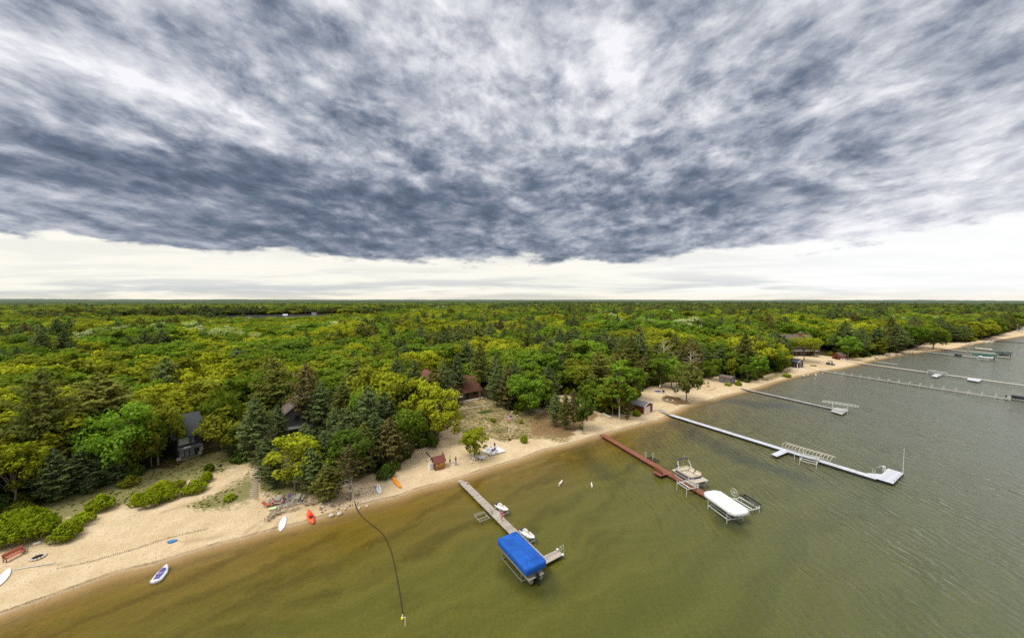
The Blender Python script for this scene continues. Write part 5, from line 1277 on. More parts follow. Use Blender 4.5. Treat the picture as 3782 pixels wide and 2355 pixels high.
lx, ly = local(d1, at(2074,2036,.62)); hoop(d1, lx, ly, .62, .45, .85, -PI/2+.0, nm='ladder')
for px in ((2059,2027),(2079,2046)): x_, y_ = local(d1, at(*px,.8)); mb = MB(); mb.ell((x_, y_, .78), (.17,.17,.14)); mb.build('fender', M['white_pl'], d1)
mb = MB(); x_, y_ = local(d1, at(1817,1892,.9)); mb.tube([(x_+.26*math.cos(a), y_, 1.0+.26*math.sin(a)) for a in [2*PI*k/14 for k in range(15)]], .02, 5, cap=False); mb.tube([(x_,y_,.5),(x_,y_,1.0)],.03,5); mb.build('winch_wheel', M['dark'], d1)
mb = MB(); x_, y_ = local(d1, at(1727,1787,.62)); mb.tube([(x_,y_,.62),(x_,y_,.72)], .12, 10); mb.build('bucket', M['char'], d1)
d2, A2, B2, r2 = dock('long rust red dock ending at the white canopied boat lift', (2224,1603), (2612,1828), 1.35, .72, 'rust', 2.4, 'rust_plain', .03, beam='rust_plain')
deckpoly(d2, [(2408,1741),(2440,1757),(2471,1748),(2440,1730)], .70, 'rust', 'side_platform', True, 'rust_plain')
x_, y_ = local(d2, at(2433,1741,.9)); bn = thing('dock_bench', 'rust red slatted bench facing the rust red dock', 'bench', (at(2433,1741,.9)[0], at(2433,1741,.9)[1], .705), r2)
mb = MB(); mb.box((0,.05,.42), (2.0,.42,.05)); mb.build('seat', M['rust'], bn); mb = MB()
for k in range(9): mb.box((-.92+k*.23, -.2, .72), (.12, .03, .55))
mb.build('backrest', M['rust_plain'], bn)
for sx in (-.8,.8): mb = MB(); mb.box((sx,.05,.2), (.06,.36,.4)); mb.build('leg', M['rust_plain'], bn)
d3, A3, B3, r3 = dock('long bright white dock with a square swimming platform at its end', (2477,1530.5), (3240,1765), 1.5, .62, 'white_deck', 3.0, 'dark', -.02, postevery=2, thick=.36)  # deep beams: dark strip standing in for shade and reflection on the water
deckpoly(d3, [(2848,1676),(2869.6,1685),(2912,1667.5),(2889,1658)], .615, 'white_deck', 'finger_platform', True, 'dark', .2)
deckpoly(d3, [(3280.4,1728.7),(3338,1746),(3299,1785),(3237,1766)], .625, 'white_deck', 'end_platform', True, 'dark', .2)
deckpoly(d3, [(3200,1745.5),(3256,1749.5),(3240,1764),(3225,1758)], .618, 'white_deck', 'corner_platform', False)
for px in ((3324,1760),(3313,1770),(3303,1778)):
    x_, y_ = local(d3, at(*px,.62)); mb = MB(); mb.tube([(x_,y_,.3),(x_,y_,1.0)], .03, 6); mb.build('post', M['dark'], d3)
x_, y_ = local(d3, at(3335,1744,.62)); mb = MB(); mb.tube([(x_,y_,-.5),(x_,y_,5.2)], [.06,.035], 6); mb.ell((x_,y_,5.25), (.09,.09,.09)); mb.build('flag_mast', M['whitepost'], d3)
x_, y_ = local(d3, at(3227,1747,.62)); mb = MB()
for e in (-.15,.15): mb.tube([(x_+e,y_,.4),(x_+e,y_,1.45)], .03, 6)
mb.build('mooring_post', M['whitepost'], d3)
p_ = at(3262,1738,.62); sl_ = thing('swim_slide', 'white moulded water slide at the corner of the white end platform', 'slide', (p_[0], p_[1], .25), r3+2.6); sl_.scale = (.72,)*3
mb = MB(); mb.loft([[(x,-.28,z),(x,.28,z),(x,.32,z+.18),(x,.26,z+.06),(x,-.26,z+.06),(x,-.32,z+.18)] for x, z in ((-.2,1.75),(.3,1.7),(.7,1.3),(1.1,.85),(1.5,.62))], 0, True); mb.build('chute', M['white_pl'], sl_)
mb = MB()
for sy in (-.28,.28): mb.tube([(-.6,sy,.3),(-.25,sy,1.75)], .035, 6); mb.tube([(-.1,sy,.3),(-.1,sy,1.7)], .035, 6)
for k in range(5): mb.box((-.55+k*.07, 0, .55+k*.25), (.08,.5,.03))
mb.build('ladder', M['white_pl'], sl_)
ra, rb = gpt(2426,1512), at(2479,1531,.62)
rp = thing('gangway', 'grey plank gangway from the sand to the long white dock', 'gangway', (ra[0], ra[1], ra[2]), ang(ra, rb)); L_ = dist(ra, rb); mb = MB(); mb.add([(0,-.6,.08),(L_,-.6,.62-ra[2]),(L_,.6,.62-ra[2]),(0,.6,.08),(0,-.6,-.04),(L_,-.6,.50-ra[2]),(L_,.6,.50-ra[2]),(0,.6,-.04)], [(0,1,2,3),(7,6,5,4),(4,5,1,0),(6,7,3,2),(5,6,2,1),(7,4,0,3)]); mb.build('walkway', M['wood'], rp)
mb = MB(); mb.box((L_*.25,.95,.1), (L_*.45,.5,.06)); mb.build('side_boards', M['wood'], rp)
d4, A4, B4, r4 = dock('grey dock leading to a small square deck and a bare canopy frame', (2738,1433), (3076,1508), 1.2, .55, 'greydeck', 3.0, 'alu', .02)
deckpoly(d4, [(3067,1517.7),(3108.9,1530.4),(3134.3,1514),(3089,1503)], .56, 'greydeck', 'end_platform')
d5, A5, B5, r5 = dock('very long narrow dock lined with paired white posts', (3027,1368), (3732,1474), 1.0, .55, 'greydeck', 3.1, 'whitepost', 1.15, beam='wood_plain', pr=.06)
d6, A6, B6, r6 = dock('pale dock with two small platforms that runs out of the right edge', (3133,1334), (3800,1424), 1.0, .62, 'cream', 6.0, 'alu', .02, beam='wood_plain', postevery=1)
deckpoly(d6, [(3439,1387),(3459,1392.5),(3485,1381),(3459,1377)], .60, 'white_deck', 'side_platform'); deckpoly(d6, [(3571,1401.5),(3615.6,1409),(3628,1399.7),(3576,1394.5)], .60, 'white_deck', 'square_platform')
d7 = dock('short detached white dock section off the rocky shore', (3228,1334), (3314,1345), 1.2, .35, 'white_deck', 4, 'alu', .02)
d8 = dock('pale far dock reaching the near green canopy', (3424,1299), (3614,1320), 1.6, .6, 'white_deck', 6, 'alu', .02)
d9 = dock('far dock behind the near green canopy', (3480,1288), (3676,1306), 1.6, .6, 'cream', 6, 'alu', .02)
d10 = dock('dark far dock beside the white pontoon boat', (3557,1280.5), (3656,1291), 1.6, .6, 'greydeck', 6, 'alu', .02)
d11 = dock('farthest thin dock near the right edge beyond the point', (3680,1258), (3800,1267), 1.8, .6, 'dark', 8, 'alu', .02)
# ================================================================= blue canopy with pontoon boat, jet skis
c_, rz_, L_, W_ = rect((1839,1992),(1944,2108),(2015,2069), 2.25)
lift('boat_lift', 'boat lift with a bright blue canopy at the end of the grey plank dock', c_, rz_, 4.6, W_*.98, 1.9, canopy='blue', cz=2.3, cL=L_+.15, cW=W_+.1, zb=.35, skirt=.70, rad=.28, pm='alu', rise=.16, seams=5)
pontoon('silver pontoon boat stored under the blue canopy', c_, rz_+PI, .28, 7.0, 2.2, cover='alu', hullc='alu', detail=False)
GJ = 'jet skis on small lifts beside the grey plank dock'
def jet(label, a, b, words):
    A, B = at(*a, .95), at(*b, .95); c = (A+B)/2; rz = ang(A, B)
    jetski(label, c, rz, .72, GJ)
    o = lift('jet_ski_lift', words, c, rz, 1.7, 1.25, .95, GJ+' (lifts)', zb=.52, pr=.035, bunk='dark', cat='jet ski lift')
    hoop(o, .7, -.95, .4, .12, 1.2, 0, nm='winch_handle', low=-.3)
    return c
jet('white jet ski with tan seat beside the woman walking on the dock', (1835,1862), (1873,1886), 'small lift carrying the jet ski nearest the beach')
jet('white jet ski with tan seat nearest the blue canopy', (1926,1955), (1972,1990), 'small lift carrying the jet ski nearest the blue canopy')
c_, rz_, L_, W_ = rect((1751,1899),(1785,1887),(1809,1911), .7)
lift('jet_ski_lift', 'empty lift with two bare rails left of the grey plank dock', c_, rz_, L_, W_, .75, zb=.72, pr=.035, cat='jet ski lift', pm='alu', bunk='wood_plain')
# ================================================================= rust dock lifts
c_, rz_, L_, W_ = rect((2487,1738),(2572,1788),(2612,1772), 1.55)
pontoon('tan and navy pontoon boat with arch on a lift beside the rust red dock', c_, rz_, .95, L_+.3, max(2.4, W_), arch=True, fl=True)
lift('boat_lift', 'white lift holding up the tan and navy pontoon boat', c_, rz_, 4.2, 2.9, 1.15, zb=.88, pm='whitepost', bunk='dark')
c_, rz_, L_, W_ = rect((2503,1812),(2539,1836),(2575,1823), 0.0)
lo = lift('boat_lift', 'empty white lift with a diagonal handle left of the rust red dock', c_, rz_, L_, W_, 1.9, zb=1.5)
hoop(lo, 0, W_/2-.1, 1.4, .3, .9, .3, nm='winch_handle', low=1.2)
x_, y_ = at(2388,1690,1)[:2]; lo = lift('jet_ski_lift', 'low empty lift with black rails behind the middle of the rust red dock', at(2411,1694,.6), r2, 2.2, 1.3, .55, zb=.6, bunk='black', pm='dark', pr=.03, cat='jet ski lift')
mb = MB()
for (px, py, rr_) in ((2384,1678,.5),(2411,1681,.5)):
    lx, ly = local(lo, at(px,py,1.6)); mb.tube([(lx+rr_*.35*math.cos(a), ly+rr_*.2*math.cos(a), 1.7+rr_*math.sin(a)) for a in [2*PI*k/14 for k in range(15)]], .028, 5, cap=False); mb.tube([(lx,ly,.4),(lx,ly,2.1)], .028, 5)
mb.build('guide_hoops', M['whitepost'], lo)
c_, rz_, L_, W_ = rect((2607,1826),(2718,1905),(2756,1880), 2.15)
lift('boat_lift', 'boat lift with a white scalloped canopy at the end of the rust red dock', c_, rz_, 3.9, W_*.92, 1.8, canopy='white', cz=2.2, rise=.24, seams=6, cL=L_+.5, cW=W_+.15, zb=.75, skirt=.38, rad=1.05, scallop=.05)
c_, rz_, L_, W_ = rect((2706,1846),(2773,1886),(2800,1868), .9)
lift('boat_lift', 'low empty lift with a large wheel beside the white canopy', c_, rz_, L_, W_*.9, 1.2, zb=.95, wheel=(-L_/2-.3, -.2, 1.75, .62))
c_, rz_, L_, W_ = rect((2719,1826),(2790,1872),(2815,1867), 1.25)
lift('boat_lift', 'black railed lift outermost beside the wheeled lift', (c_[0]+.4, c_[1]+.3), rz_, L_*.8, 1.15, 1.2, zb=1.2, bunk='black', pm='dark', pr=.04)
# ================================================================= bare hooped frame by the white dock
c_, rz_, L_, W_ = rect((2893,1648),(3060,1697),(3082,1683), 2.3)
hf = thing('canopy_frame', 'bare curved canopy frame of thin hoops standing behind the white dock', 'canopy frame', (c_[0], c_[1], 0), rz_)
L_ = L_+.6; Wd = 2.7
for k in range(15):
    x = -L_/2+L_*k/14; mb = MB(); mb.tube([(x+.0, -Wd/2, 1.9)]+[(x, -Wd/2*math.cos(a), 2.15+.55*math.sin(a)) for a in [PI*j/10 for j in range(11)]]+[(x, Wd/2, 1.9)], .032, 5); mb.build('hoop', M['cream'], hf)
mb = MB(); mb.tube([(-L_/2,0,2.72),(L_/2,0,2.72)], .035, 5)
for sy in (-1,1): mb.tube([(-L_/2,sy*Wd/2,2.1),(L_/2,sy*Wd/2,2.1)], .035, 5)
mb.build('ridge_rail', M['cream'], hf)
for sx in (-1,1):
    for sy in (-1,1): mb = MB(); mb.tube([(sx*1.9, sy*Wd/2, -1.5), (sx*1.9, sy*Wd/2, 2.1)], .05, 6); mb.build('post', M['whitepost'], hf)
c_, rz_, L_, W_ = rect((2953,1708),(3004,1721),(3028,1700), .2)
lo = lift('boat_lift', 'empty lift with dark side rails straddled by the white dock', c_, rz_, L_*1.2, W_*1.1, 1.5, zb=.9, bunk='whitepost')
mb = MB(); mb.box((0,-W_*.5,1.55), (3.4,.09,.14)); mb.box((.8,W_*.45,1.3), (3.0,.09,.12)); mb.build('guide_rail', M['dark'], lo)
# ================================================================= lift at the grey dock
c_, rz_, L_, W_ = rect((3055,1488),(3143,1501),(3152,1493), 2.6)
hf = lift('boat_lift', 'boat lift with an uncovered ladder shaped canopy frame and white wheel', c_, rz_, 3.4, 2.2, 2.4, zb=.9, wheel=(1.2,-1.3,1.3,.55))
q = rrect(8.2, 2.3, .9, 5); mb = MB(); mb.tube([(x, y, 2.6) for x, y in q+[q[0]]], .07, 5, cap=False)
for k in range(9): x = -3.4+k*.85; mb.tube([(x,-1.1,2.6),(x,0,2.75),(x,1.1,2.6)], .045, 5)
mb.build('canopy_frame', M['whitepost'], hf)
# ================================================================= far boats
c_ = at(3775,1478,.5); pontoon('dark pontoon boat at the outer end of the post lined dock', (c_[0]+1.5, c_[1], 0), r5+.08, .05, 8, 2.5, hullc='dark', cover='black', detail=False)
c_, rz_, L_, W_ = rect((3437,1371),(3478,1378),(3485,1374), 1.8)
lo = lift('boat_lift', 'low lift with a dark jet ski cradle at the first platform of the pale dock', c_, rz_, 5.5, 2.6, 1.6, zb=1.1, bunk='dark')
q = rrect(6.6, 2.5, .8, 5); mb = MB(); mb.tube([(x, y, 1.95) for x, y in q+[q[0]]], .05, 5, cap=False)
for k in range(6): x = -2.6+k*1.0; mb.tube([(x,-1.2,1.95),(x,1.2,1.95)], .035, 5)
mb.build('canopy_frame', M['whitepost'], lo)
def runabout(label, a, b, z, mh, mc, W=2.2, name='motor_boat', H=1.0):
    A, B = at(*a, z), at(*b, z); c = (A+B)/2; L = dist(A, B); o = thing(name, label, 'boat', (c[0], c[1], z-.35), ang(A, B)+PI)
    mb = MB(); mb.loft(hullform(L, W, H, .45, .05, 14), 0, True); mb.build('hull', M[mh], o)
    mb = MB(); mb.loft([[(x,-w_,H*.9),(x,-w_*.8,z1),(x,w_*.8,z1),(x,w_,H*.9)] for x, w_, z1 in ((-L*.42,W*.36,H+.1),(-L*.1,W*.40,H+.25),(L*.12,W*.36,H+.45),(L*.22,W*.3,H+.05))], 0, True); mb.build('cockpit_cover', M[mc], o)
    mb = MB(); mb.box((-L/2-.2,0,H*.9), (.45,.4,.7), taper=.7); mb.box((-L/2-.2,0,.1), (.2,.18,1.2)); mb.build('outboard_motor', M['black'], o)
    return o
def canopylift(label, a, b, z, m, W=3.2, skirt=.5):
    A, B = at(*a, z), at(*b, z); c = (A+B)/2; return lift('boat_lift', label, c, ang(A, B), 4, W-.3, z-.4, canopy=m, cz=z, cL=dist(A, B), cW=W, zb=.8, skirt=skirt, rad=.9)
canopylift('boat lift with a teal green canopy at the end of the near far dock', (3593,1306), (3678,1313.5), 3.4, 'green_canvas')
runabout('dark and white boat hanging below the teal green canopy', (3614,1318), (3670,1324), .9, 'white_hull', 'dark')
canopylift('boat lift with a flat dark green canopy farthest out near the right edge', (3677,1299), (3740,1303.5), 3.4, 'darkgreen', skirt=.35)
runabout('dark speed boat below the flat dark green canopy', (3682,1309), (3730,1313), .9, 'dark', 'black')
c_ = at(3634,1290,.6); pontoon('white pontoon boat moored at the dark far dock', (c_[0], c_[1], 0), ang(at(3607,1287,.6), at(3661,1292,.6)), .05, 9.5, 2.8, hullc='white_hull', cover=None, detail=True)
runabout('low dark craft moored halfway along the near far dock', (3524,1310.5), (3548,1313.5), .7, 'dark', 'dark', 2.0, H=.8)
runabout('white boat pulled up on the sand at the right edge', (3752,1223), (3775,1226), 1.2, 'white_hull', 'dark', 2.4, H=1.2)
# ================================================================= things lying on the beach
def kayak_extra(inn, seat=True):
    def f(o, L, W, th):
        mb = MB(); mb.loft([[(x,-w_,th*1.0),(x,0,th*1.12),(x,w_,th*1.0)] for x, w_ in ((-L*.22,.02),(-L*.12,W*.33),(L*.10,W*.34),(L*.22,.02))], 0, True, False, False); mb.build('cockpit', M[inn], o)
        mb = MB(); mb.box((-L*.10, 0, th*1.25), (.34,W*.5,.16)); mb.build('seat', M['black'], o)
    return f
board('long white paddle board lying on the sand by the orange red kayak', (1036,1964), (1052,1907), .95, 'white_pl', extra=lambda o, L, W, th: MB().box((L*.22,0,th*1.12), (.05,.5,.02)).build('grip_mark', M['blinddark'], o), nose=.3, tail=.35)
def stripe(o, L, W, th):
    mb = MB(); mb.box((0,0,th*1.12), (L*.6,.035,.02)); mb.ell((L*.18,0,th*1.12), (.14,.09,.02)); mb.build('centre_stripe', M['blinddark'], o)
board('white paddle board with a dark centre stripe beside the green bush', (1403,1824), (1395,1789), .85, 'white_pl', extra=stripe)
board('white paddle board cut off by the left edge below the red bench', (-8,2168), (34,2100), .9, 'white_pl', nose=.5, tail=.5)
board('orange red sit on kayak with a black seat at the waterline', (1157,1939), (1138,1888), 1.05, 'redorange', th=.34, name='kayak', cat='kayak', extra=kayak_extra('red_in'), nose=.42, tail=.42)
def hatch(o, L, W, th):
    mb = MB(); mb.ell((-L*.05,0,th*1.04), (L*.14,W*.26,.03)); mb.build('cockpit', M['orange'], o)
board('yellow orange kayak lying upside down on the sand by the bush', (1480,1804), (1450,1766), .72, 'orange', th=.34, name='kayak', cat='kayak', extra=hatch, nose=.5, tail=.5)
def well(o, L, W, th):
    mb = MB(); mb.loft([[(x,-w_,th*1.16),(x,0,th*1.20),(x,w_,th*1.16)] for x, w_ in ((-L*.38,W*.24),(-L*.1,W*.28),(L*.18,W*.26),(L*.30,W*.08))], 0, False, False, False); mb.build('floor_well', M['purple'], o)
    mb = MB(); mb.box((-L*.1,0,th*1.3), (.3,W*.5,.14)); mb.tube([(L*.2,-.2,th*1.2),(L*.12,-.12,th*1.9),(L*.12,.12,th*1.9),(L*.2,.2,th*1.2)], .03, 6); mb.build('seat', M['purplecloth'], o)
A_, B_ = at(570,2153,.2), at(617,2088,.2); bo = thing('small_boat', 'small white and purple boat floating just off the beach', 'boat', tuple(((A_+B_)/2)[:2])+(-.05,), ang(A_, B_))
mb = MB(); mb.loft(hullform(dist(A_, B_), 1.25, .42, .45, .12), 0, True); mb.build('hull', M['white_hull'], bo); well(bo, dist(A_, B_), 1.2, .42)
board('grey white upturned boat at the foot of the birch', (2227,1530), (2256,1546), 1.0, 'stone', th=.5, name='upturned_boat', cat='boat')
board('white upturned boat at the forest foot near the red shed', (3194,1310), (3219,1314), 1.3, 'white_pl', th=.7, name='upturned_boat', cat='boat')
board('pale board nearer the grass of the two beached below the gabled boathouse', (2920,1361), (2950,1367), .9, 'cream', name='paddle_board', th=.25)
board('white board nearer the boathouse of the two beached below it', (2950,1362), (2977,1369), .9, 'white_pl', name='paddle_board', th=.25)
board('white board lying on the sand near the water by the cart', (3088,1352), (3107,1355), .9, 'white_pl', th=.2)
board('teal canoe lying against the grey shed', (2662,1409), (2690,1418), .8, 'teal', th=.45, name='canoe', cat='canoe')
board('pale boat under the shore pines near the open sand', (3372,1278), (3384,1281), 1.5, 'white_pl', th=.9, name='beached_boat', cat='boat')
board('small blue float lying on the sand above the rope fence', (617,2003), (655,1996), .7, 'bluetoy', th=.12, name='pool_float', cat='float')
# red bench, fire pit, plank
p_ = (gpt(30,2072)+gpt(80,2046))/2; rb_ = ang(gpt(30,2072), gpt(80,2046)); bn = thing('bench', 'red slatted bench on dark legs at the left edge of the beach', 'bench', p_, rb_)
mb = MB(); mb.box((0,0,.45), (1.9,.45,.06)); mb.build('seat', M['redpaint'], bn); mb = MB(); mb.box((0,.28,.80), (1.9,.05,.5), 0, 0, -.25); mb.build('backrest', M['redpaint'], bn)
for sx in (-.85,.85): mb = MB(); mb.box((sx,-.15,.22), (.07,.07,.45)); mb.box((sx,.25,.4), (.07,.07,.8)); mb.box((sx,.02,.62), (.08,.6,.05)); mb.build('leg', M['brownwood'], bn)
def firepit(label, px, py, r_=.6, m='stone'):
    p = gpt(px, py); o = thing('fire_pit', label, 'fire pit', p, 0); mb = MB()
    n = 13
    for k in range(n): a = 2*PI*k/n; mb.ell((math.cos(a)*r_, math.sin(a)*r_, .1), (.17*r_/.6,.15*r_/.6,.14), 7, 5, 0, .12)
    mb.build('stone_ring', M[m], o); mb = MB(); mb.tube([(0,0,-.02),(0,0,.10)], r_*.85, 16); mb.build('ash', M['char'], o)
    mb = MB()
    for k in range(4): a = PI*k/4+.3; mb.tube([(-math.cos(a)*r_*.6,-math.sin(a)*r_*.6,.12),(math.cos(a)*r_*.6,math.sin(a)*r_*.6,.2)], .05, 5)
    mb.build('charred_logs', M['char'], o); return o
firepit('dark fire pit on the sand beside the red bench', 140, 2058, .62)
firepit('dark fire bowl at the foot of the flagpole', 1882, 1624, .35, 'brownwood')
firepit('fire ring of pale stones below the brown brush pile', 2474, 1478, 1.0)
firepit('small dark fire pit by the wooden chairs left of the grey shed', 2615, 1427, .5, 'stone_d')
def log(label, a, b, r_, m='wood_plain', name='driftwood', cat='driftwood', square=False, dz=.06):
    A, B = gpt(*a, dz), gpt(*b, dz); c = (A+B)/2; o = bpy.data.objects.new(name, None)
    mb = MB(); d = (B-A)/2
    mb.tube([tuple(-d), (0,0,.02), tuple(d)], [r_, r_*.9, r_*.55] if not square else r_, 4 if square else 7, smooth=not square)
    ob = mb.build(name, M[m], None, tuple(c)); bpy.data.objects.remove(o); return tag(ob, label, cat)
log('long pale weathered plank lying below the fire pit', (55,2103), (202,2078), .11, 'stone', square=True)
for i, (a, b) in enumerate((((72,2042),(77,2025)),((84,2042),(92,2023)),((97,2045),(100,2016)))): log('pale split log leaning by the red bench, '+('leftmost','middle','rightmost')[i]+' of three', a, b, .10)
log('tan flat board at the edge of the largest bush', (122,2012), (150,2003), .22, 'cream', 'board', 'board', True)
log('thin pale driftwood at the waterline left of the small boat', (0,2312), (85,2280), .06)
log('thin pale sandbar streak of driftwood off the red kayak', (1215,1932), (1280,1912), .07, dz=.02)
log('short driftwood stick in shallow water right of the small boat', (765,2060), (820,2043), .05)
log('grey driftwood log on the sand left of the small gabled boathouse grass', (3008,1366), (3034,1372), .10)
log('brown root lying beside the tree on the sandy yard', (2500,1482), (2535,1490), .12, 'brownwood')
log('thin branch lying on the sandy yard below the fire ring', (2490,1492), (2530,1488), .07, 'brownwood')
log('bent brown driftwood behind the left side of the beach hut', (1574,1670), (1594,1692), .10, 'brownwood')
log('thin bent stick standing behind the white box of the beach hut', (1571,1698), (1586,1712), .05, 'brownwood')
log('brown stump of driftwood behind the right roof corner of the beach hut', (1634,1672), (1640,1684), .13, 'brownwood')
log('wooden edging left of the chairs by the grey shed', (2578,1421), (2606,1434), .12, 'wood_plain', 'timber_edge', 'timber', True)
log('wooden edging in the middle by the chairs near the grey shed', (2609,1440), (2632,1440), .12, 'wood_plain', 'timber_edge', 'timber', True)
log('wooden edging right of the chairs by the grey shed', (2632,1440), (2644,1430), .12, 'wood_plain', 'timber_edge', 'timber', True)
# sand fence: low half buried slats
pts = [gpt(x, y) for x, y in ((210,2100),(330,2076),(420,2050),(500,2028),(580,2000),(670,1975),(770,1953))]
fo = thing('sand_fence', 'low half buried slat fence running along the sand below the dune', 'fence', pts[0], 0)
mbf = MB(); mbw = MB()
for i in range(len(pts)-1):
    a, b = pts[i], pts[i+1]; n = int(dist(a, b)/.16)
    for k in range(n):
        t = k/n; p = a+(b-a)*t-pts[0]; hh_ = .10+.17*abs(math.sin(i*2.1+t*5))+random.uniform(-.03,.06)
        if random.random() < .12: continue
        mbf.box((p[0]+random.uniform(-.02,.02), p[1], p[2]+hh_/2), (.05,.02,hh_), ang(a,b), 0, random.uniform(-.2,.2))
    mbw.tube([tuple(a-pts[0]+np.array([0,0,.10])), tuple(b-pts[0]+np.array([0,0,.12]))], .012, 4)
mbf.build('slats', M['wood_plain'], fo); mbw.build('wire', M['dark'], fo)
# stepping boards of the path
po = thing('board_path', 'narrow path of old boards climbing the dune right of the dark house', 'path', gpt(941,1830), 0); mb = MB(); p0 = gpt(941,1830)
for k in range(16):
    t = k/15; px, py = 937+10*t, 1838-118*t; p = gpt(px, py)-p0; mb.box((p[0], p[1], p[2]+.05), (1.1,.42,.06), random.uniform(-.08,.08)+.15)
mb.build('boards', M['wood_plain'], po)
# kettle grill by the dark house
p_ = gpt(814,1734); gl = thing('kettle_grill', 'small black kettle grill alone on the dune grass', 'grill', p_, 0)
mb = MB(); mb.ell((0,0,.85), (.33,.33,.27), 12, 8); mb.build('bowl', M['black'], gl)
for k in range(3): a = 2*PI*k/3; mb = MB(); mb.tube([(math.cos(a)*.3,math.sin(a)*.3,0),(math.cos(a)*.12,math.sin(a)*.12,.7)], .02, 5); mb.build('leg', M['alu'], gl)
# ================================================================= deck and seats below the yellow green tree
pl = [gpt(1000,1888), gpt(1120,1860), gpt(1106,1826), gpt(985,1846)]; dk = thing('beach_deck', 'low weathered wooden platform under the deck chairs and picnic table', 'deck', pl[0], ang(pl[0], pl[1]))
inv = dk.matrix_basis.inverted(); loc = [inv@Vector(tuple(p)) for p in pl]; zt = max(p.z for p in loc)
mb = MB(); mb.prism([(p.x, p.y) for p in loc], zt-.35, zt+.02); mb.build('platform', M['wood'], dk); DZ = pl[0][2]+zt+.02
def dpt(px, py): p = at(px, py, DZ); return p
rs_ = ang(pl[0], pl[1])
def ptable(label, p, rz):
    o = thing('picnic_table', label, 'table', p, rz); mb = MB(); mb.box((0,0,.74), (1.8,.8,.05)); mb.build('tabletop', M['wood'], o)
    for s in (-1, 1): mb = MB(); mb.box((0,s*.72,.44), (1.8,.26,.05)); mb.build('bench', M['wood'], o)
    for s in (-1, 1):
        for q in (-1, 1): mb = MB(); mb.tube([(s*.7,q*.62,0),(s*.7,q*.18,.72)], .05, 4, smooth=False); mb.build('leg', M['wood_plain'], o)
    return o
ptable('weathered grey picnic table in the middle of the beach deck', dpt(1101,1846), rs_+1.4)
ptable('grey wooden table left of the purple towel chair on the beach deck', dpt(1028,1852), rs_+1.4)
adirondack('wood_plain', 'weathered chair covered with a purple towel on the beach deck', dpt(1070,1848), rs_-1.55)
t_ = MB(); t_.box((-.36,0,.72), (.06,.5,.62), 0, 0, -.34); t_ = t_.build('towel', M['purplecloth'], None, tuple(dpt(1070,1848)+np.array([0,0,.08])), rs_-1.55); tag(t_, 'purple towel hung over a chair on the beach deck', 'towel')
for i, (px, py, r_, w_) in enumerate(((1132,1866,-1.5,'weathered beach chair left of the pair right of the picnic table'),(1157,1863,-1.45,'weathered beach chair right of the pair right of the picnic table'),(1090,1874,-1.5,'weathered beach chair in front of the picnic table'),
  (1070,1880,-1.6,'weathered beach chair at the front edge of the beach deck'),(1040,1886,-1.7,'weathered beach chair at the front left of the beach deck'),(990,1922,-2.4,'tilted old wooden chair alone on the sand left of the long white board'),(1007,1908,-2.0,'old wooden chair behind the tilted old wooden chair'),(1028,1900,-1.8,'weathered low chair right above the long white paddle board'))):
    adirondack('wood_plain', w_, gpt(px, py) if i not in (2,3,4) else dpt(px, py), rs_+r_+.2, 'weathered beach chairs')
LOp = dpt(990,1868); lo = lounger('wood_plain', 'lounger with a coral red towel at the left end of the beach deck', LOp, rs_-.5, 'redpaint')
lounger('wood_plain', 'lounger carrying the person in pink on the beach deck', dpt(1016,1863), rs_-.3)
person('person in pink lying back on a lounger on the beach deck', dpt(1014,1864)+np.array([0,0,-.12]), rs_-1.9, 'sit', 'pink', 'whitefur')
person('person in dark top sitting at the grey table on the beach deck', dpt(1046,1858), rs_+2.2, 'sit', 'blackcloth', 'pink')
tw = MB(); tw.box((0,0,.03), (1.0,.6,.06)); tag(tw.build('folded_towel', M['lime'], None, tuple(dpt(1006,1876)), rs_), 'pale green folded towel at the foot of the coral red lounger', 'towel')
# ================================================================= rocks
def rock(px, py, s, m='stone', label='', dz=0):
    p = gpt(px, py) if not dz else at(px, py, .05); mb = MB(); mb.ell((0,0,s*.25), (s*.6,s*.5,s*.42), 8, 6, 0, .16)
    return tag(mb.build('rock', M[m], None, tuple(p), random.uniform(0,6)), label, 'rock', 'stones on the beach below the old pine')
for px, py, s, w_ in ((1224,1906,.75,'pale round boulder at the waterline, leftmost of the two big ones'),(1254,1900,.75,'pale round boulder at the waterline, right of the two big ones'),(975,1829,.5,'larger white stone beside the deck path'),(984,1833,.4,'smaller white stone beside the deck path'),
   (1194,1873,.5,'pale stone left of the rocky patch, lower'),(1187,1860,.5,'pale stone left of the rocky patch, upper'),(1355,1871,.5,'pale stone at the waterline right of the rope'),(1327,1878,.5,'pale stone at the waterline touching the rope'),(1275,1880,.45,'pale stone in the middle of the rocky patch'),(1262,1868,.42,'pale stone above the two big boulders')):
    rock(px, py, s, label=w_)
for k in range(46):
    t = random.random(); px = 1180+150*random.random()**.8; py = 1893-(px-1180)*.22-random.random()*44+random.uniform(-4,4); rock(px, py, random.uniform(.16,.36), 'stone_d' if random.random() < .6 else 'stone', 'small stone scattered on the sand around the old pine')
for k in range(22):
    px = random.uniform(1330,1392); py = 1815+random.uniform(-12,14)-(px-1330)*.15; rock(px, py, random.uniform(.2,.5), 'stone_d' if random.random() < .4 else 'stone', 'stone on the bank under the old pine')
for k in range(34):
    px = random.uniform(3225,3370); py = 1329-(px-3225)*.18-random.uniform(0,12); rock(px, py, random.uniform(.4,1.4), 'stone_d' if random.random() < .3 else 'stone', 'pale stone on the rocky shore beyond the cart')
for k in range(30):
    px = random.uniform(3555,3680); py = 1279-(px-3555)*.13-random.uniform(0,8); rock(px, py, random.uniform(.6,1.8), 'stone', 'pale stone on the far rocky point')
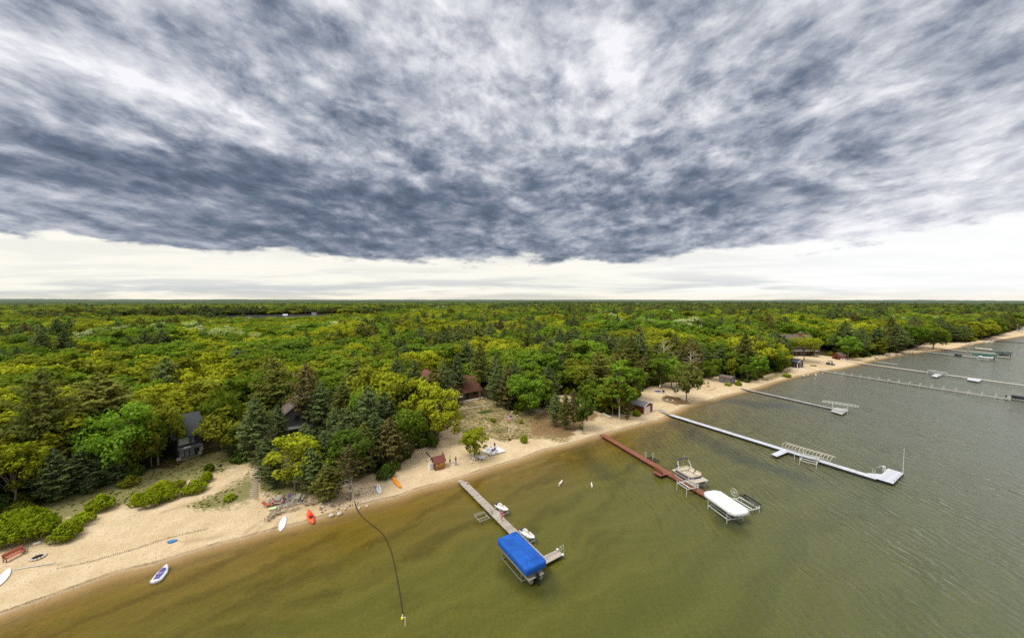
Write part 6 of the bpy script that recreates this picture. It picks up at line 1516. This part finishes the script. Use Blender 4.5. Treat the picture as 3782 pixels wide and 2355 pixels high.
for k, (px, py, w_) in enumerate(((2967,1390,'leftmost pale rock in the shallows before the boathouse'),(2984,1386,'middle pale rock in the shallows before the boathouse'),(3013,1385,'rightmost white rock in the shallows before the boathouse'),(3038,1379,'small pale rock by the start of the post lined dock'))): rock(px, py, 1.1-.15*k, 'white_pl' if k == 2 else 'stone', w_, 1)
rock(2500,1546,.8,'white_pl','white rock in the shallows beside the white dock',1)
# ================================================================= rope with buoy in the lake
rp = [(1309,1850),(1314,1868),(1322,1885),(1337,1906),(1358,1925),(1380,1942),(1398,1955),(1415,1972),(1428,1995),(1440,2020),(1449,2050),(1458,2090),(1468,2140),(1477,2190),(1485,2240),(1492,2285),(1496,2300)]
W3 = []
for i, (x, y) in enumerate(rp):
    g_ = gpt(x, y, .06); W3.append(g_ if g_[2] > .10 else at(x, y, .04))
mb = MB(); mb.tube([tuple(p-W3[0]) for p in W3], [.07]*8+[.06]*9, 6); tag(mb.build('rope', M['rope'], None, tuple(W3[0])), 'dark weedy rope trailing from the beach out into the lake', 'rope')
p_ = at(1486,2283,.1); bu = thing('buoy', 'small yellow buoy at the outer end of the dark rope', 'buoy', p_, 0); mb = MB(); mb.ell((0,0,.05), (.16,.16,.2), 10, 8); mb.build('float', M['yellowbuoy'], bu); mb = MB(); mb.tube([(0,0,.2),(.05,.05,.42)], [.07,.05], 8); mb.build('neck', M['cream'], bu)
p_ = at(1498,2310,0); st = thing('marker_post', 'pale leaning marker stick standing in the water beside the yellow buoy', 'post', (p_[0], p_[1], -.6), 0); mb = MB(); mb.tube([(0,0,0),(-.10,.12,1.35)], [.06,.05], 6); mb.build('stick', M['cream'], st); mb = MB(); mb.box((-.10,.12,1.35), (.16,.10,.22)); mb.build('cap', M['stone'], st)
dog('white dog wading with lowered head in the lake, the left one', tuple(at(2069,1790,0)[:2])+(-.25,), .9, 'whitefur', 'stand', 1.25)
dog('smaller looking white dog wading away in the lake, the right one', tuple(at(2186,1797,0)[:2])+(-.30,), 1.5, 'whitefur', 'stand', 1.15)
# ================================================================= people and furniture near the beach hut
person('woman in a pink swimsuit top walking along the grey plank dock', tuple(at(1853,1922,.66)), PI+.35, 'walk', 'pink', 'pink')
person('person in lime green shirt and dark trousers beside the beach hut', gpt(1662,1711), PI-.3, 'talk', 'lime', 'darkgreenc')
person('person in black top and blue skirt raising one hand by the beach hut', gpt(1683,1716), PI*.8, 'phone', 'blackcloth', 'blueskirt', skirt=True)
rg = [gpt(1780,1664), gpt(1811,1684), gpt(1868,1669), gpt(1835,1647)]; cz_ = max(p[2] for p in rg)+.05
ro = MB(); ro.prism([(p[0]-rg[0][0], p[1]-rg[0][1]) for p in rg], -.10, .02); tag(ro.build('beach_mat', M['rug'], None, (rg[0][0], rg[0][1], cz_)), 'large white rectangular mat spread on the sand under white chairs', 'mat')
def mpt(px, py): p = at(px, py, cz_+.02); return p
adirondack('white_pl', 'white beach chair at the back left corner of the white mat', mpt(1800,1661), -1.2, 'white chairs on the mat'); adirondack('white_pl', 'white beach chair occupied by a seated person on the white mat', mpt(1827,1653), -1.5, 'white chairs on the mat')
adirondack('white_pl', 'white chair seen from behind at the front left of the white mat', mpt(1812,1677), 1.9, 'white chairs on the mat'); adirondack('white_pl', 'white chair seen from behind at the front right of the white mat', mpt(1831,1672), 2.1, 'white chairs on the mat')
table('small white table with dark things on it between the white chairs', mpt(1814,1659), .4, 'white_pl', h=.5, name='side_table', square=(.6,.6))
mb = MB(); mb.box((0,0,.06), (.28,.2,.12)); tag(mb.build('bag', M['darkgreenc'], None, tuple(mpt(1814,1659)+np.array([0,0,.53])), .3), 'dark bag lying on the small white table', 'bag')
person('person in dark top seated in a white chair on the white mat', mpt(1827,1653)+np.array([0,0,-.05]), PI+.1, 'sit', 'blackcloth', 'whitefur')
dog('black dog lying on the white mat between the chairs', mpt(1822,1664), .7, 'blackfur', 'lie', 1.3)
table('round white table beside the twin trunked tree', gpt(1780,1697), 0, 'white_pl', .75, .62)
adirondack('white_pl', 'white reclining chair nearer the round table under the small tree', gpt(1763,1691), -.7); adirondack('white_pl', 'white reclining chair left of the other under the small tree', gpt(1753,1700), -.6)
table('little white stool at the foot of the small twin trunked tree', gpt(1741,1710), 0, 'white_pl', .2, .45, 'stool')
# flagpole
p_ = gpt(1891,1622); fpz = p_[2]; t_ = p_[1]/ray(1893,1521)[1]; hp = CAM_Z+ray(1893,1521)[2]*t_-fpz
fo = thing('flagpole', 'white flagpole with a striped flag and small pennants on the sand', 'flagpole', p_, 0)
mb = MB(); mb.tube([(0,0,-.2),(0,0,1.1)], [.10,.09], 8); mb.build('base', M['brownwood'], fo); mb = MB(); mb.tube([(0,0,1.05),(0,0,hp)], [.06,.035], 8); mb.build('pole', M['whitepost'], fo); mb = MB(); mb.ell((0,0,hp+.1), (.15,.15,.15)); mb.build('finial', M['white_pl'], fo)
mb = MB(); mb.tube([(-1.1,0,3.2),(1.1,0,3.5)], .03, 6); mb.tube([(.9,0,3.45),(0,0,2.0)], .02, 5); mb.tube([(-.9,0,3.2),(0,0,2.0)], .02, 5); mb.build('yardarm', M['whitepost'], fo)
fl = flag_part(fo, (-.05,0,hp-.75), 1.5, .95, PI+.25, .55)
for x_, m_, zz_ in ((-1.0,'flag_red',3.15),(-.75,'white_pl',2.6),(.95,'cream',3.35)): mb = MB(); mb.tube([(x_,0,zz_),(x_-.1,0,zz_-.5),(x_-.05,.05,zz_-.8)], [.16,.14,.05], 7); mb.build('windsock', M[m_], fo)
# ================================================================= beach hut
def at_front(a, b):
    A, B = gpt(*a), gpt(*b); return A, B, ang(A, B), dist(A, B)
A_, B_, r_, W_ = at_front((1607.5,1738.5),(1642.7,1728.5)); z_ = min(A_[2], B_[2])
hu = thing('beach_hut', 'small brown beach hut with orange painted letters on its front wall', 'hut', (A_[0], A_[1], z_), r_)
gable(hu, 0, W_, 0, 1.9, 1.62, .85, .18, 'brown_wall', 'roof_hut', th=.07)
mb = MB(); mb.box((W_/2, -.03, .80), (W_, .05, 1.55)); mb.build('front_boarding', M['hut_front'], hu)
def letters(o, text, x0, z0, w_, h_, gap, m, th=.045, y=-.075):
    S = {'A':[((0,0),(.5,1)),((.5,1),(1,0)),((.22,.4),(.78,.4))],'L':[((0,1),(0,0)),((0,0),(.8,0))],'O':[((.1,.1),(.1,.9)),((.1,.9),(.9,.9)),((.9,.9),(.9,.1)),((.9,.1),(.1,.1))],'H':[((0,0),(0,1)),((1,0),(1,1)),((0,.5),(1,.5))]}
    mb = MB()
    for i, c in enumerate(text):
        if c == ' ': continue
        for (a, b) in S[c]:
            xa, za = x0+i*(w_+gap)+a[0]*w_, z0+a[1]*h_; xb, zb = x0+i*(w_+gap)+b[0]*w_, z0+b[1]*h_
            mb.tube([(xa, y, za), (xb, y, zb)], th, 4, smooth=False)
    return mb.build('lettering', M[m], o)
letters(hu, 'ALOHA', .16, .93, (W_-.55)/5-.02, .42, .07, 'yellow')
mb = MB(); mb.tube([(.2+k*.16, -.075, .62+.05*math.sin(k*1.7)) for k in range(int((W_-.4)/.16)+1)], .03, 4); mb.build('painted_line', M['yellow'], hu)
bx = thing('cooler_box', 'white chest standing against the left side of the brown beach hut', 'box', tuple(gpt(1588,1735)), r_)
mb = MB(); mb.box((.42,.45,.55), (.98,.95,1.05)); mb.build('body', M['white_pl'], bx, bevel=.05); mb = MB(); mb.box((.42,.45,1.12), (1.04,1.0,.09)); mb.build('lid', M['stone'], bx); mb = MB(); mb.box((.70,-.05,.62), (.16,.05,.06)); mb.build('handle', M['dark'], bx)
# ================================================================= sheds
A_, B_, r_, W_ = at_front((2378,1529.5),(2409.6,1518.6))
rb_ = thing('boathouse', 'red boathouse with a grey roof and a wide white door', 'boathouse', (A_[0], A_[1], min(A_[2], B_[2])), r_)
gable(rb_, 0, W_, 0, 6.2, 2.3, .95, .22, 'red_wall', 'roof_grey', along='y', trim='trim')
opening(rb_, W_*.38, .03, W_*.62, 2.0, 0, 'cream', 'trim', 'door'); mb = MB()
for x in (.04, W_-.04): mb.box((x,-.03,1.15), (.1,.07,2.3))
mb.build('corner_board', M['trim'], rb_)
A_, B_, r_, W_ = at_front((2698,1420),(2714,1416)); L5 = dist(gpt(2656,1409), A_)
gs = thing('shed', 'small grey shed with a brown roof at the edge of the sandy yard', 'shed', (A_[0], A_[1], A_[2]), r_)
gable(gs, 0, W_+.3, 0, L5, 2.4, .7, .15, 'greywood', 'roof_brown', along='y', trim='greywood')
opening(gs, W_*.5, .05, .9, 1.95, 0, 'greywood', 'trim', 'door'); opening(gs, L5*.5, 1.2, .7, .6, 0, 'glass', 'greywood', axis='y')
A_, B_, r_, W_ = at_front((2944,1358.5),(2967,1355))
sb = thing('boathouse', 'small dark gabled boathouse with thick white trim', 'boathouse', (A_[0], A_[1], A_[2]), r_)
gable(sb, 0, W_, 0, 6, 2.7, 1.35, .35, 'dark_wall', 'roof_dark', along='y', trim='trim', th=.2)
mb = MB()
for x in (.12, W_-.12): mb.box((x,-.06,1.35), (.34,.14,2.7))
mb.box((W_/2,-.06,2.75), (W_,.12,.22)); mb.build('corner_board', M['trim'], sb); opening(sb, W_*.52, .1, 1.5, 2.1, 0, 'glass', 'trim', 'door', bars=1)
p_ = gpt(3102,1329); rs2 = thing('shed', 'red shed with a dark open doorway at the forest edge beyond the cart', 'shed', (p_[0], p_[1], p_[2]), .18)
gable(rs2, 0, 4.2, 0, 4.2, 2.4, 1.6, .35, 'red_wall', 'roof_brown', trim='red_wall'); opening(rs2, 2.1, .05, 1.6, 1.9, 0, 'char', 'red_wall', 'doorway', axis='y'); opening(rs2, 2.2, .9, .8, .7, 0, 'glass', 'trim')
for i, (px, w_) in enumerate(((3111,'left white chair before the red shed'),(3122,'right white chair before the red shed'))): adirondack('white_pl', w_, gpt(px,1332), -1.4).scale = (1.2,)*3
# ================================================================= log house
A_, B_, r_, W_ = at_front((1690,1482),(1772,1466)); zb_ = min(A_[2], B_[2])
lh = thing('log_house', 'long log house with a rust red roof above the lawn', 'house', (A_[0], A_[1], zb_), r_)
gable(lh, 0, W_, 0, 8.5, 2.9, 3.6, .7, 'log', 'roof_red', trim='brownwood')
gable(lh, W_*.52, W_*.52+3.4, 4.6, 8.6, 4.8, 1.9, .4, 'log', 'roof_red', along='y', trim='brownwood', nm='dormer_wall')
for x, w_ in ((W_*.22,2.0),(W_*.70,2.6)): opening(lh, x, .75, w_, 1.5, 0, 'glass', 'brownwood', bars=1)
opening(lh, W_*.44, .05, 1.3, 2.2, 0, 'char', 'brownwood', 'door')
mb = MB(); mb.box((W_*.36, 4.1, 6.1), (1.5,1.0,1.5)); ch = mb.build('chimney', M['stone'], lh); mb = MB(); mb.box((W_*.36,4.1,6.95), (1.7,1.2,.14)); mb.tube([(W_*.36,4.1,7.0),(W_*.36,4.1,7.35)], .18, 8); mb.build('cap', M['alu'], ch)
mb = MB(); mb.box((W_/2, -1.1, .04), (W_+1, 1.6, .12)); mb.build('terrace', M['stone'], lh)
wing_x0, wing_x1 = -10.2, -.6
gable(lh, wing_x0, wing_x1, -2.0, 11.5, 4.6, 4.4, .9, 'log', 'roof_red', along='y', trim='brownwood', nm='wing_wall', th=.2)
for x in (-8.4,-6.5,-4.3,-2.4): opening(lh, x, 3.2 if abs(x+5.4) < 2 else 3.0, 1.4, 1.9, -2.0, 'blinddark' if x in (-4.3,-6.5) else 'glass', 'brownwood', bars=0)
for x in (-7.9,-5.4,-2.9): opening(lh, x, .1, 1.7, 2.1, -2.0, 'glass', 'brownwood', 'door')
mb = MB(); mb.box((-5.4,-3.4,2.55), (9.4,2.6,.18)); mb.build('balcony', M['wood_plain'], lh); mb = MB(); mb.box((-5.4,-4.68,3.55), (9.4,.07,.09)); mb.box((-5.4,-4.68,3.1), (9.4,.04,.05))
for k in range(9): mb.box((-10.0+k*1.15,-4.68,3.05), (.09,.09,1.0))
mb.build('railing', M['wood_plain'], lh)
for x in (-9.8,-5.4,-1.0): mb = MB(); mb.box((x,-4.5,1.2), (.18,.18,2.6)); mb.build('support_post', M['brownwood'], lh)
# stone edge of the terrace lawn
wl = thing('garden_edge', 'low line of pale stones crossing the lawn below the log house', 'stone edging', gpt(1690,1513), 0); p0 = gpt(1690,1513); mb = MB(); q = [gpt(x, y)-p0 for x, y in ((1690,1513),(1730,1508),(1775,1501),(1815,1496))]
for i in range(3):
    for k in range(16): p = q[i]+(q[i+1]-q[i])*k/16; mb.ell((p[0], p[1], p[2]+.05), (.22,.15,.13), 6, 4, 0, .2)
mb.build('stones', M['stone'], wl)
# ================================================================= dark two storey house
A_ = gpt(657,1698); B_ = gpt(748,1671); r_ = ang(A_, B_); W_ = dist(A_, B_)
th_ = thing('dark_house', 'dark two storey house with pale blinds and a low balcony wall', 'house', (A_[0], A_[1], A_[2]-.3), r_)
gable(th_, 0, W_, 0, 8, 5.3, 3.0, .8, 'dark_wall', 'roof_dark', trim='dark_wall', th=.2)
for k in range(3): opening(th_, W_*(.17+.2*k), .35, .85, 1.95, 0, 'blind', 'dark_wall', 'door')
opening(th_, W_*.30, 3.1, 2.0, 1.7, 0, 'shadegreen', 'dark_wall'); opening(th_, W_*.58, 3.0, .9, 1.9, 0, 'blinddark', 'dark_wall')
mb = MB(); mb.box((W_*.45,-.8,2.55), (W_*.95,1.5,.35)); mb.build('balcony', M['greywood'], th_); mb = MB(); mb.box((W_*.42,-.55,.15), (W_*.85,1.0,.75)); mb.build('porch_wall', M['stone_d'], th_)
for x, zz_ in ((W_*.86,.75),(W_*.92,1.6),(.0,.5)): mb = MB(); mb.box((x,-.5,zz_), (.6,.3,.75)); mb.build('porch_box', M['stone'], th_)
mb = MB(); mb.box((W_*.30,-1.2,2.80), (1.1,.4,.10)); mb.build('white_cushion', M['white_pl'], th_)
# ================================================================= house with arched window
p_ = gpt(1052,1622); ah = thing('grey_house', 'grey shingled gabled house with an arched window half hidden by pines', 'house', (p_[0], p_[1], p_[2]), .55)
gable(ah, 0, 8, 0, 10, 5.8, 2.9, .6, 'greywood', 'roof_brown', along='y', trim='greywood', th=.2)
mb = MB(); n = 12; mb.add([(4+1.15*math.cos(PI*k/n), -.05, 5.5+1.15*math.sin(PI*k/n)) for k in range(n+1)], [tuple(range(n+1))]); aw = mb.build('arched_window', M['glass'], ah)
mb = MB(); mb.tube([(4+1.2*math.cos(PI*k/n), -.06, 5.5+1.2*math.sin(PI*k/n)) for k in range(n+1)]+[(2.8,-.06,5.5)], .06, 5); mb.box((4,-.07,6.0), (.05,.04,1.2)); mb.build('frame', M['greywood'], aw)
for x in (2.6,4.0,5.4): opening(ah, x, 3.7, 1.1, 1.5, 0, 'glass', 'greywood')
for x in (2.0,4.6): opening(ah, x, .6, 1.6, 2.0, 0, 'char', 'greywood', 'door')
mb = MB(); mb.box((4,-1.2,2.75), (8.4,2.4,.2)); mb.build('balcony', M['greywood'], ah); mb = MB(); mb.box((4,-2.35,3.75), (8.4,.06,.08))
for k in range(15): mb.box((-.1+k*.585,-2.35,3.25), (.05,.05,.95))
mb.build('railing', M['greywood'], ah)
stp = MB()
for k in range(6): stp.box((9.4+k*.3,-1.4,2.2-k*.36), (.34,1.3,.1))
stp.build('steps', M['wood_plain'], ah)
# ================================================================= big brown roofed house
p_ = gpt(2912,1312); bh = thing('large_house', 'large dark house with a broad brown roof and brick chimney', 'house', (p_[0], p_[1], p_[2]), .02)
D_ = p_[1]; sc_ = FPX/D_; Wb = (3010-2912)/sc_
gable(bh, 0, Wb, 0, 11, 6.2, 5.6, 1.3, 'brown_wall', 'roof_brown', trim='brown_wall', th=.25)
for k in range(5): opening(bh, Wb*(.12+.19*k), 3.4, 1.8, 1.6, 0, 'glass', 'brownwood'); opening(bh, Wb*(.12+.19*k), .4, 1.9, 2.0, 0, 'glass', 'brownwood', 'door')
mb = MB(); mb.box((Wb/2,-1.5,3.0), (Wb+1,3,.25)); mb.build('balcony', M['wood_plain'], bh); mb = MB(); mb.box((Wb/2,-2.95,4.1), (Wb+1,.1,.12))
for k in range(13): mb.box((-.4+k*(Wb+.8)/12,-2.95,3.6), (.1,.1,1.0))
mb.build('railing', M['wood_plain'], bh)
mb = MB(); mb.box((Wb*.68,5.0,11.6), (1.5,1.5,2.8)); ch = mb.build('chimney', M['brick'], bh); mb = MB(); mb.box((Wb*.68,5,13.05), (1.8,1.8,.16)); mb.tube([(Wb*.68,5,13.1),(Wb*.68,5,13.7)], .3, 8); mb.build('cap', M['alu'], ch)
for x in (Wb*.28, Wb*.62):
    mb = MB(); mb.box((x,1.6,7.6), (2.6,2.6,.9)); dm = mb.build('dormer', M['brown_wall'], bh); mb = MB(); mb.box((x,1.5,8.15), (3.1,3.2,.14), 0, 0, .12); mb.build('dormer_roof', M['roof_dark'], dm)
for i, (px, py) in enumerate(((2950,1307),(2990,1306),(3004,1309),(2968,1309))):
    p = gpt(px, py); o = thing('patio_umbrella' if i % 2 else 'patio_table', ('closed white umbrella','small table')[1-i%2]+' before the large brown roofed house, '+('left','middle left','right','middle right')[i], 'umbrella' if i % 2 else 'table', p, 0)
    if i % 2: mb = MB(); mb.tube([(0,0,0),(0,0,2.3)], .04, 5); mb.build('pole', M['alu'], o); mb = MB(); mb.tube([(0,0,1.1),(0,0,2.35)], [.28,.05], 8); mb.build('canopy', M['white'], o)
    else: mb = MB(); mb.tube([(0,0,.68),(0,0,.74)], .8, 14); mb.build('tabletop', M['white_pl'], o); mb = MB(); mb.tube([(0,0,0),(0,0,.7)], .06, 6); mb.build('leg', M['alu'], o)
# glimpses of other houses through the trees
def glimpse(label, a, W, D, h, rise, rz, wall, roof, wins, dz=0):
    p = gpt(*a); o = thing('forest_house', label, 'house', (p[0], p[1], p[2]+dz), rz); gable(o, 0, W, 0, D, h, rise, .6, wall, roof, trim=wall, th=.2)
    for (x, z, w_, h_) in wins: opening(o, x, z, w_, h_, 0, 'glass', 'trim')
glimpse('pale grey house glimpsed through pines above the broad lawn tree', (1945,1438), 11, 8, 6.4, 2.2, .45, 'stone', 'roof_grey', [(3,3.8,1.5,1.3),(7,3.8,1.5,1.3),(5,1,1.8,1.9)])
glimpse('small dark roofed upper storey among green trees left of the lime birch', (2222,1444), 4.2, 5, 7.6, 1.1, .35, 'brown_wall', 'roof_dark', [(2.1,4.9,1.7,1.3)])
glimpse('white house at the right edge behind the far beach', (3766,1216), 14, 10, 6, 3, .1, 'trim', 'roof_grey', [(3,3.2,1.6,1.4),(8,3.2,1.6,1.4)])
for i, (x, y, w_) in enumerate(((1046,1167,'white boathouse on the far lake shore, left'),(1152,1161,'white boathouse on the far lake shore, right'),(1590,1141,'grey house on the shore of the far lake'),(1728,1143,'tiny white gabled house among far dark pines'),(910,1176,'long low white boat shed at the near end of the far lake'))):
    p = at(x, y, 2.5); s_ = p[1]/FPX; o = thing('lakeside_house', w_, 'house', (p[0], p[1], 2.2), ang((0,0), p[:2])-PI/2)
    gable(o, 0, 13*s_*(.45 if i == 3 else 1), 0, 8, 5*s_*.9, 3*s_*.9, .6, 'trim' if i != 2 else 'stone', 'roof_grey' if i else 'trim', trim='trim'); opening(o, 5*s_*(.5 if i == 3 else 1), 1, 3*s_*.5, 2, 0)
# ================================================================= sandy yard
p_ = gpt(2431,1449); sb_ = thing('sandbox', 'low white box with a flat blue cover on the sandy yard', 'sandbox', p_, .12)
mb = MB(); mb.box((0,0,.2), (2.7,2.0,.4)); mb.build('frame', M['trim'], sb_); mb = MB(); mb.box((-.02,.05,.43), (2.45,1.8,.05)); mb.build('cover', M['bluebox'], sb_)
p_ = gpt(2450,1450); tb = thing('trash_bin', 'dark green barrel standing right of the blue covered box', 'bin', p_, 0); mb = MB(); mb.tube([(0,0,0),(0,0,.9)], [.32,.38], 12); mb.build('barrel', M['darkgreenc'], tb); mb = MB(); mb.tube([(0,0,.9),(0,0,.97)], .40, 12); mb.build('lid', M['dark'], tb)
p_ = gpt(2437,1437); sp_ = thing('marker_sign', 'white figure shaped post behind the blue covered box', 'post', p_, 0); mb = MB(); mb.tube([(0,0,0),(0,0,1.0)], .07, 6); mb.build('pole', M['whitepost'], sp_); mb = MB(); mb.box((0,0,1.3), (.4,.15,.7)); mb.build('panel', M['white_pl'], sp_)
p_ = gpt(2492,1455); sw = thing('swing_frame', 'white A shaped swing frame standing on the sandy yard', 'swing', p_, .9)
for sx in (-1.2,1.2):
    for sy in (-.7,.7): mb = MB(); mb.tube([(sx,sy,0),(sx,0,2.3)], .05, 6); mb.build('leg', M['cream'], sw)
mb = MB(); mb.tube([(-1.2,0,2.3),(1.2,0,2.3)], .05, 6); mb.build('crossbar', M['cream'], sw); mb = MB(); mb.box((0,0,.5), (.6,.25,.04)); mb.tube([(-.28,0,.5),(-.28,0,2.3)], .012, 4); mb.tube([(.28,0,.5),(.28,0,2.3)], .012, 4); mb.build('swing_seat', M['brownwood'], sw)
bp_ = gpt(2482,1471); mb = MB()
for k in range(240):
    a = random.uniform(0,2*PI); q = random.random()**.6*2.6; x, y = math.cos(a)*q*1.35, math.sin(a)*q*.8; z = .55*(1-q/2.6)+.03; b = random.uniform(0,PI); l_ = random.uniform(.25,.8); mb.tube([(x-math.cos(b)*l_/2,y-math.sin(b)*l_/2,z),(x+math.cos(b)*l_/2,y+math.sin(b)*l_/2,z+random.uniform(-.1,.2))], .03, 3)
tag(mb.build('brush_pile', M['brownwood'], None, tuple(bp_)), 'brown heap of brush and roots above the fire ring', 'brush pile')
for i, (px, py, m_, w_) in enumerate(((2591,1421,'white_pl','white reclining chair left of the wooden chairs near the grey shed'),(2603,1419,'brownwood','left dark wooden chair by the small fire pit near the grey shed'),(2617,1418,'brownwood','right dark wooden chair by the small fire pit near the grey shed'))): adirondack(m_, w_, gpt(px, py), -1.5)
# cart
p_ = gpt(3067,1347); ca = thing('beach_cart', 'small open topped utility cart with dark body parked on the far sand', 'utility cart', p_, -.35)
mb = MB(); mb.box((0,0,.62), (3.4,1.6,.42)); mb.box((-1.1,0,.95), (1.2,1.6,.35)); mb.build('body', M['dark'], ca, bevel=.05); mb = MB(); mb.box((1.15,0,.95), (1.0,1.4,.28), taper=.8); mb.build('hood', M['white_pl'], ca)
mb = MB(); mb.box((-.1,0,2.0), (1.7,1.5,.08))
for x in (-.9,.7):
    for y in (-.7,.7): mb.tube([(x,y,.8),(x*.85,y,2.0)], .045, 6)
mb.build('roof', M['dark'], ca); mb = MB(); mb.box((.62,0,1.45), (.04,1.3,.8), 0, 0, .3); mb.build('windscreen', M['alu'], ca); mb = MB(); mb.box((-.35,0,1.1), (.5,1.3,.5)); mb.build('seat', M['white_pl'], ca)
for x in (-1.1,1.1):
    for y in (-.8,.8): mb = MB(); mb.tube([(x,y-.12,.36),(x,y+.12,.36)], .36, 12); wh = mb.build('wheel', M['black'], ca); mb = MB(); mb.tube([(x,y-.125,.36),(x,y+.125,.36)], .16, 8); mb.build('rim', M['alu'], wh)
for i, (px, py, w_) in enumerate(((3010,1318,'left dark lounge chair on the sand below the large house'),(3020,1319,'right dark lounge chair on the sand below the large house'))): adirondack('brownwood', w_, gpt(px, py), -1.2).scale = (1.2,)*3
mb = MB()
for k in range(40): a = random.uniform(0,6.28); q = random.random()*1.6; mb.ell((math.cos(a)*q*1.3, math.sin(a)*q*.6, .15), (.3,.25,.2), 6, 4, 0, .2)
tag(mb.build('plant_mound', LM['olive'], None, tuple(gpt(3002,1351))), 'olive plant mound on the sand between boathouse and cart', 'plant')
p_ = gpt(3757,1218); lp = thing('light_post', 'white post with a lamp head standing by the farthest beach', 'lamp post', p_, 0); mb = MB(); mb.tube([(0,0,0),(0,0,5)], .2, 6); mb.build('pole', M['whitepost'], lp); mb = MB(); mb.box((0,0,5.3), (1.8,.8,.7)); mb.build('lamp_head', M['white_pl'], lp)
# ================================================================= bare trees
def dead_tree(label, a, top, seed, m='bark_pale', n=16):
    r = random.Random(seed); p = gpt(*a); d = ray(a[0], top); t = p[1]/d[1]; H = CAM_Z+d[2]*t-p[2]; o = thing('dead_tree', label, 'tree', p, r.uniform(0,6)); mb = MB()
    mb.tube([(0,0,-.3),(.2,0,H*.4),(-.1,.1,H*.75),(.2,0,H)], [.28,.22,.13,.03], 7); mb.build('trunk', bark_pale, o); mb = MB()
    for k in range(n):
        z = H*(.35+.6*k/n); a_ = r.uniform(0,6.28); L = (H-z)*.5+1.2; b = Vector((0,0,z)); e = b+Vector((math.cos(a_)*L, math.sin(a_)*L, L*r.uniform(.1,.6))); m_ = (b+e)/2+Vector((0,0,L*.18)); mb.tube([b, m_, e], [.09,.06,.02], 5)
        for j in range(3): q = m_.lerp(e, r.random()); mb.tube([q, q+Vector((r.uniform(-1,1), r.uniform(-1,1), r.uniform(-.2,1)))*L*.3], [.035,.012], 4)
    mb.build('branches', bark_pale, o)
dead_tree('bare pale crooked dead tree rising above the sandy yard', (2448,1415), 1245, 5)
dead_tree('second bare pale tree with curved limbs right of the first', (2548,1410), 1290, 9, n=12)
dead_tree('thin white bare snag standing deep in the forest', (2185,1330), 1228, 12, n=10)
dead_tree('low bare grey limbs under the old pine by the water', (1300,1842), 1760, 14, n=9)
# spreading tree before the large house
p_ = gpt(2968,1336); d = ray(2968,1238); H = CAM_Z+d[2]*p_[1]/d[1]-p_[2]
cm, tm = broadleaf(901, h=H, w=15, n_cl=80, leaves=46, size=.45, trunk=.42, open_=.15, lm='yellow')
o = thing('spreading_tree', 'wide open crowned tree with pale limbs before the large brown roofed house', 'tree', p_, 0); link('crown', cm, o); link('trunk', tm, o)
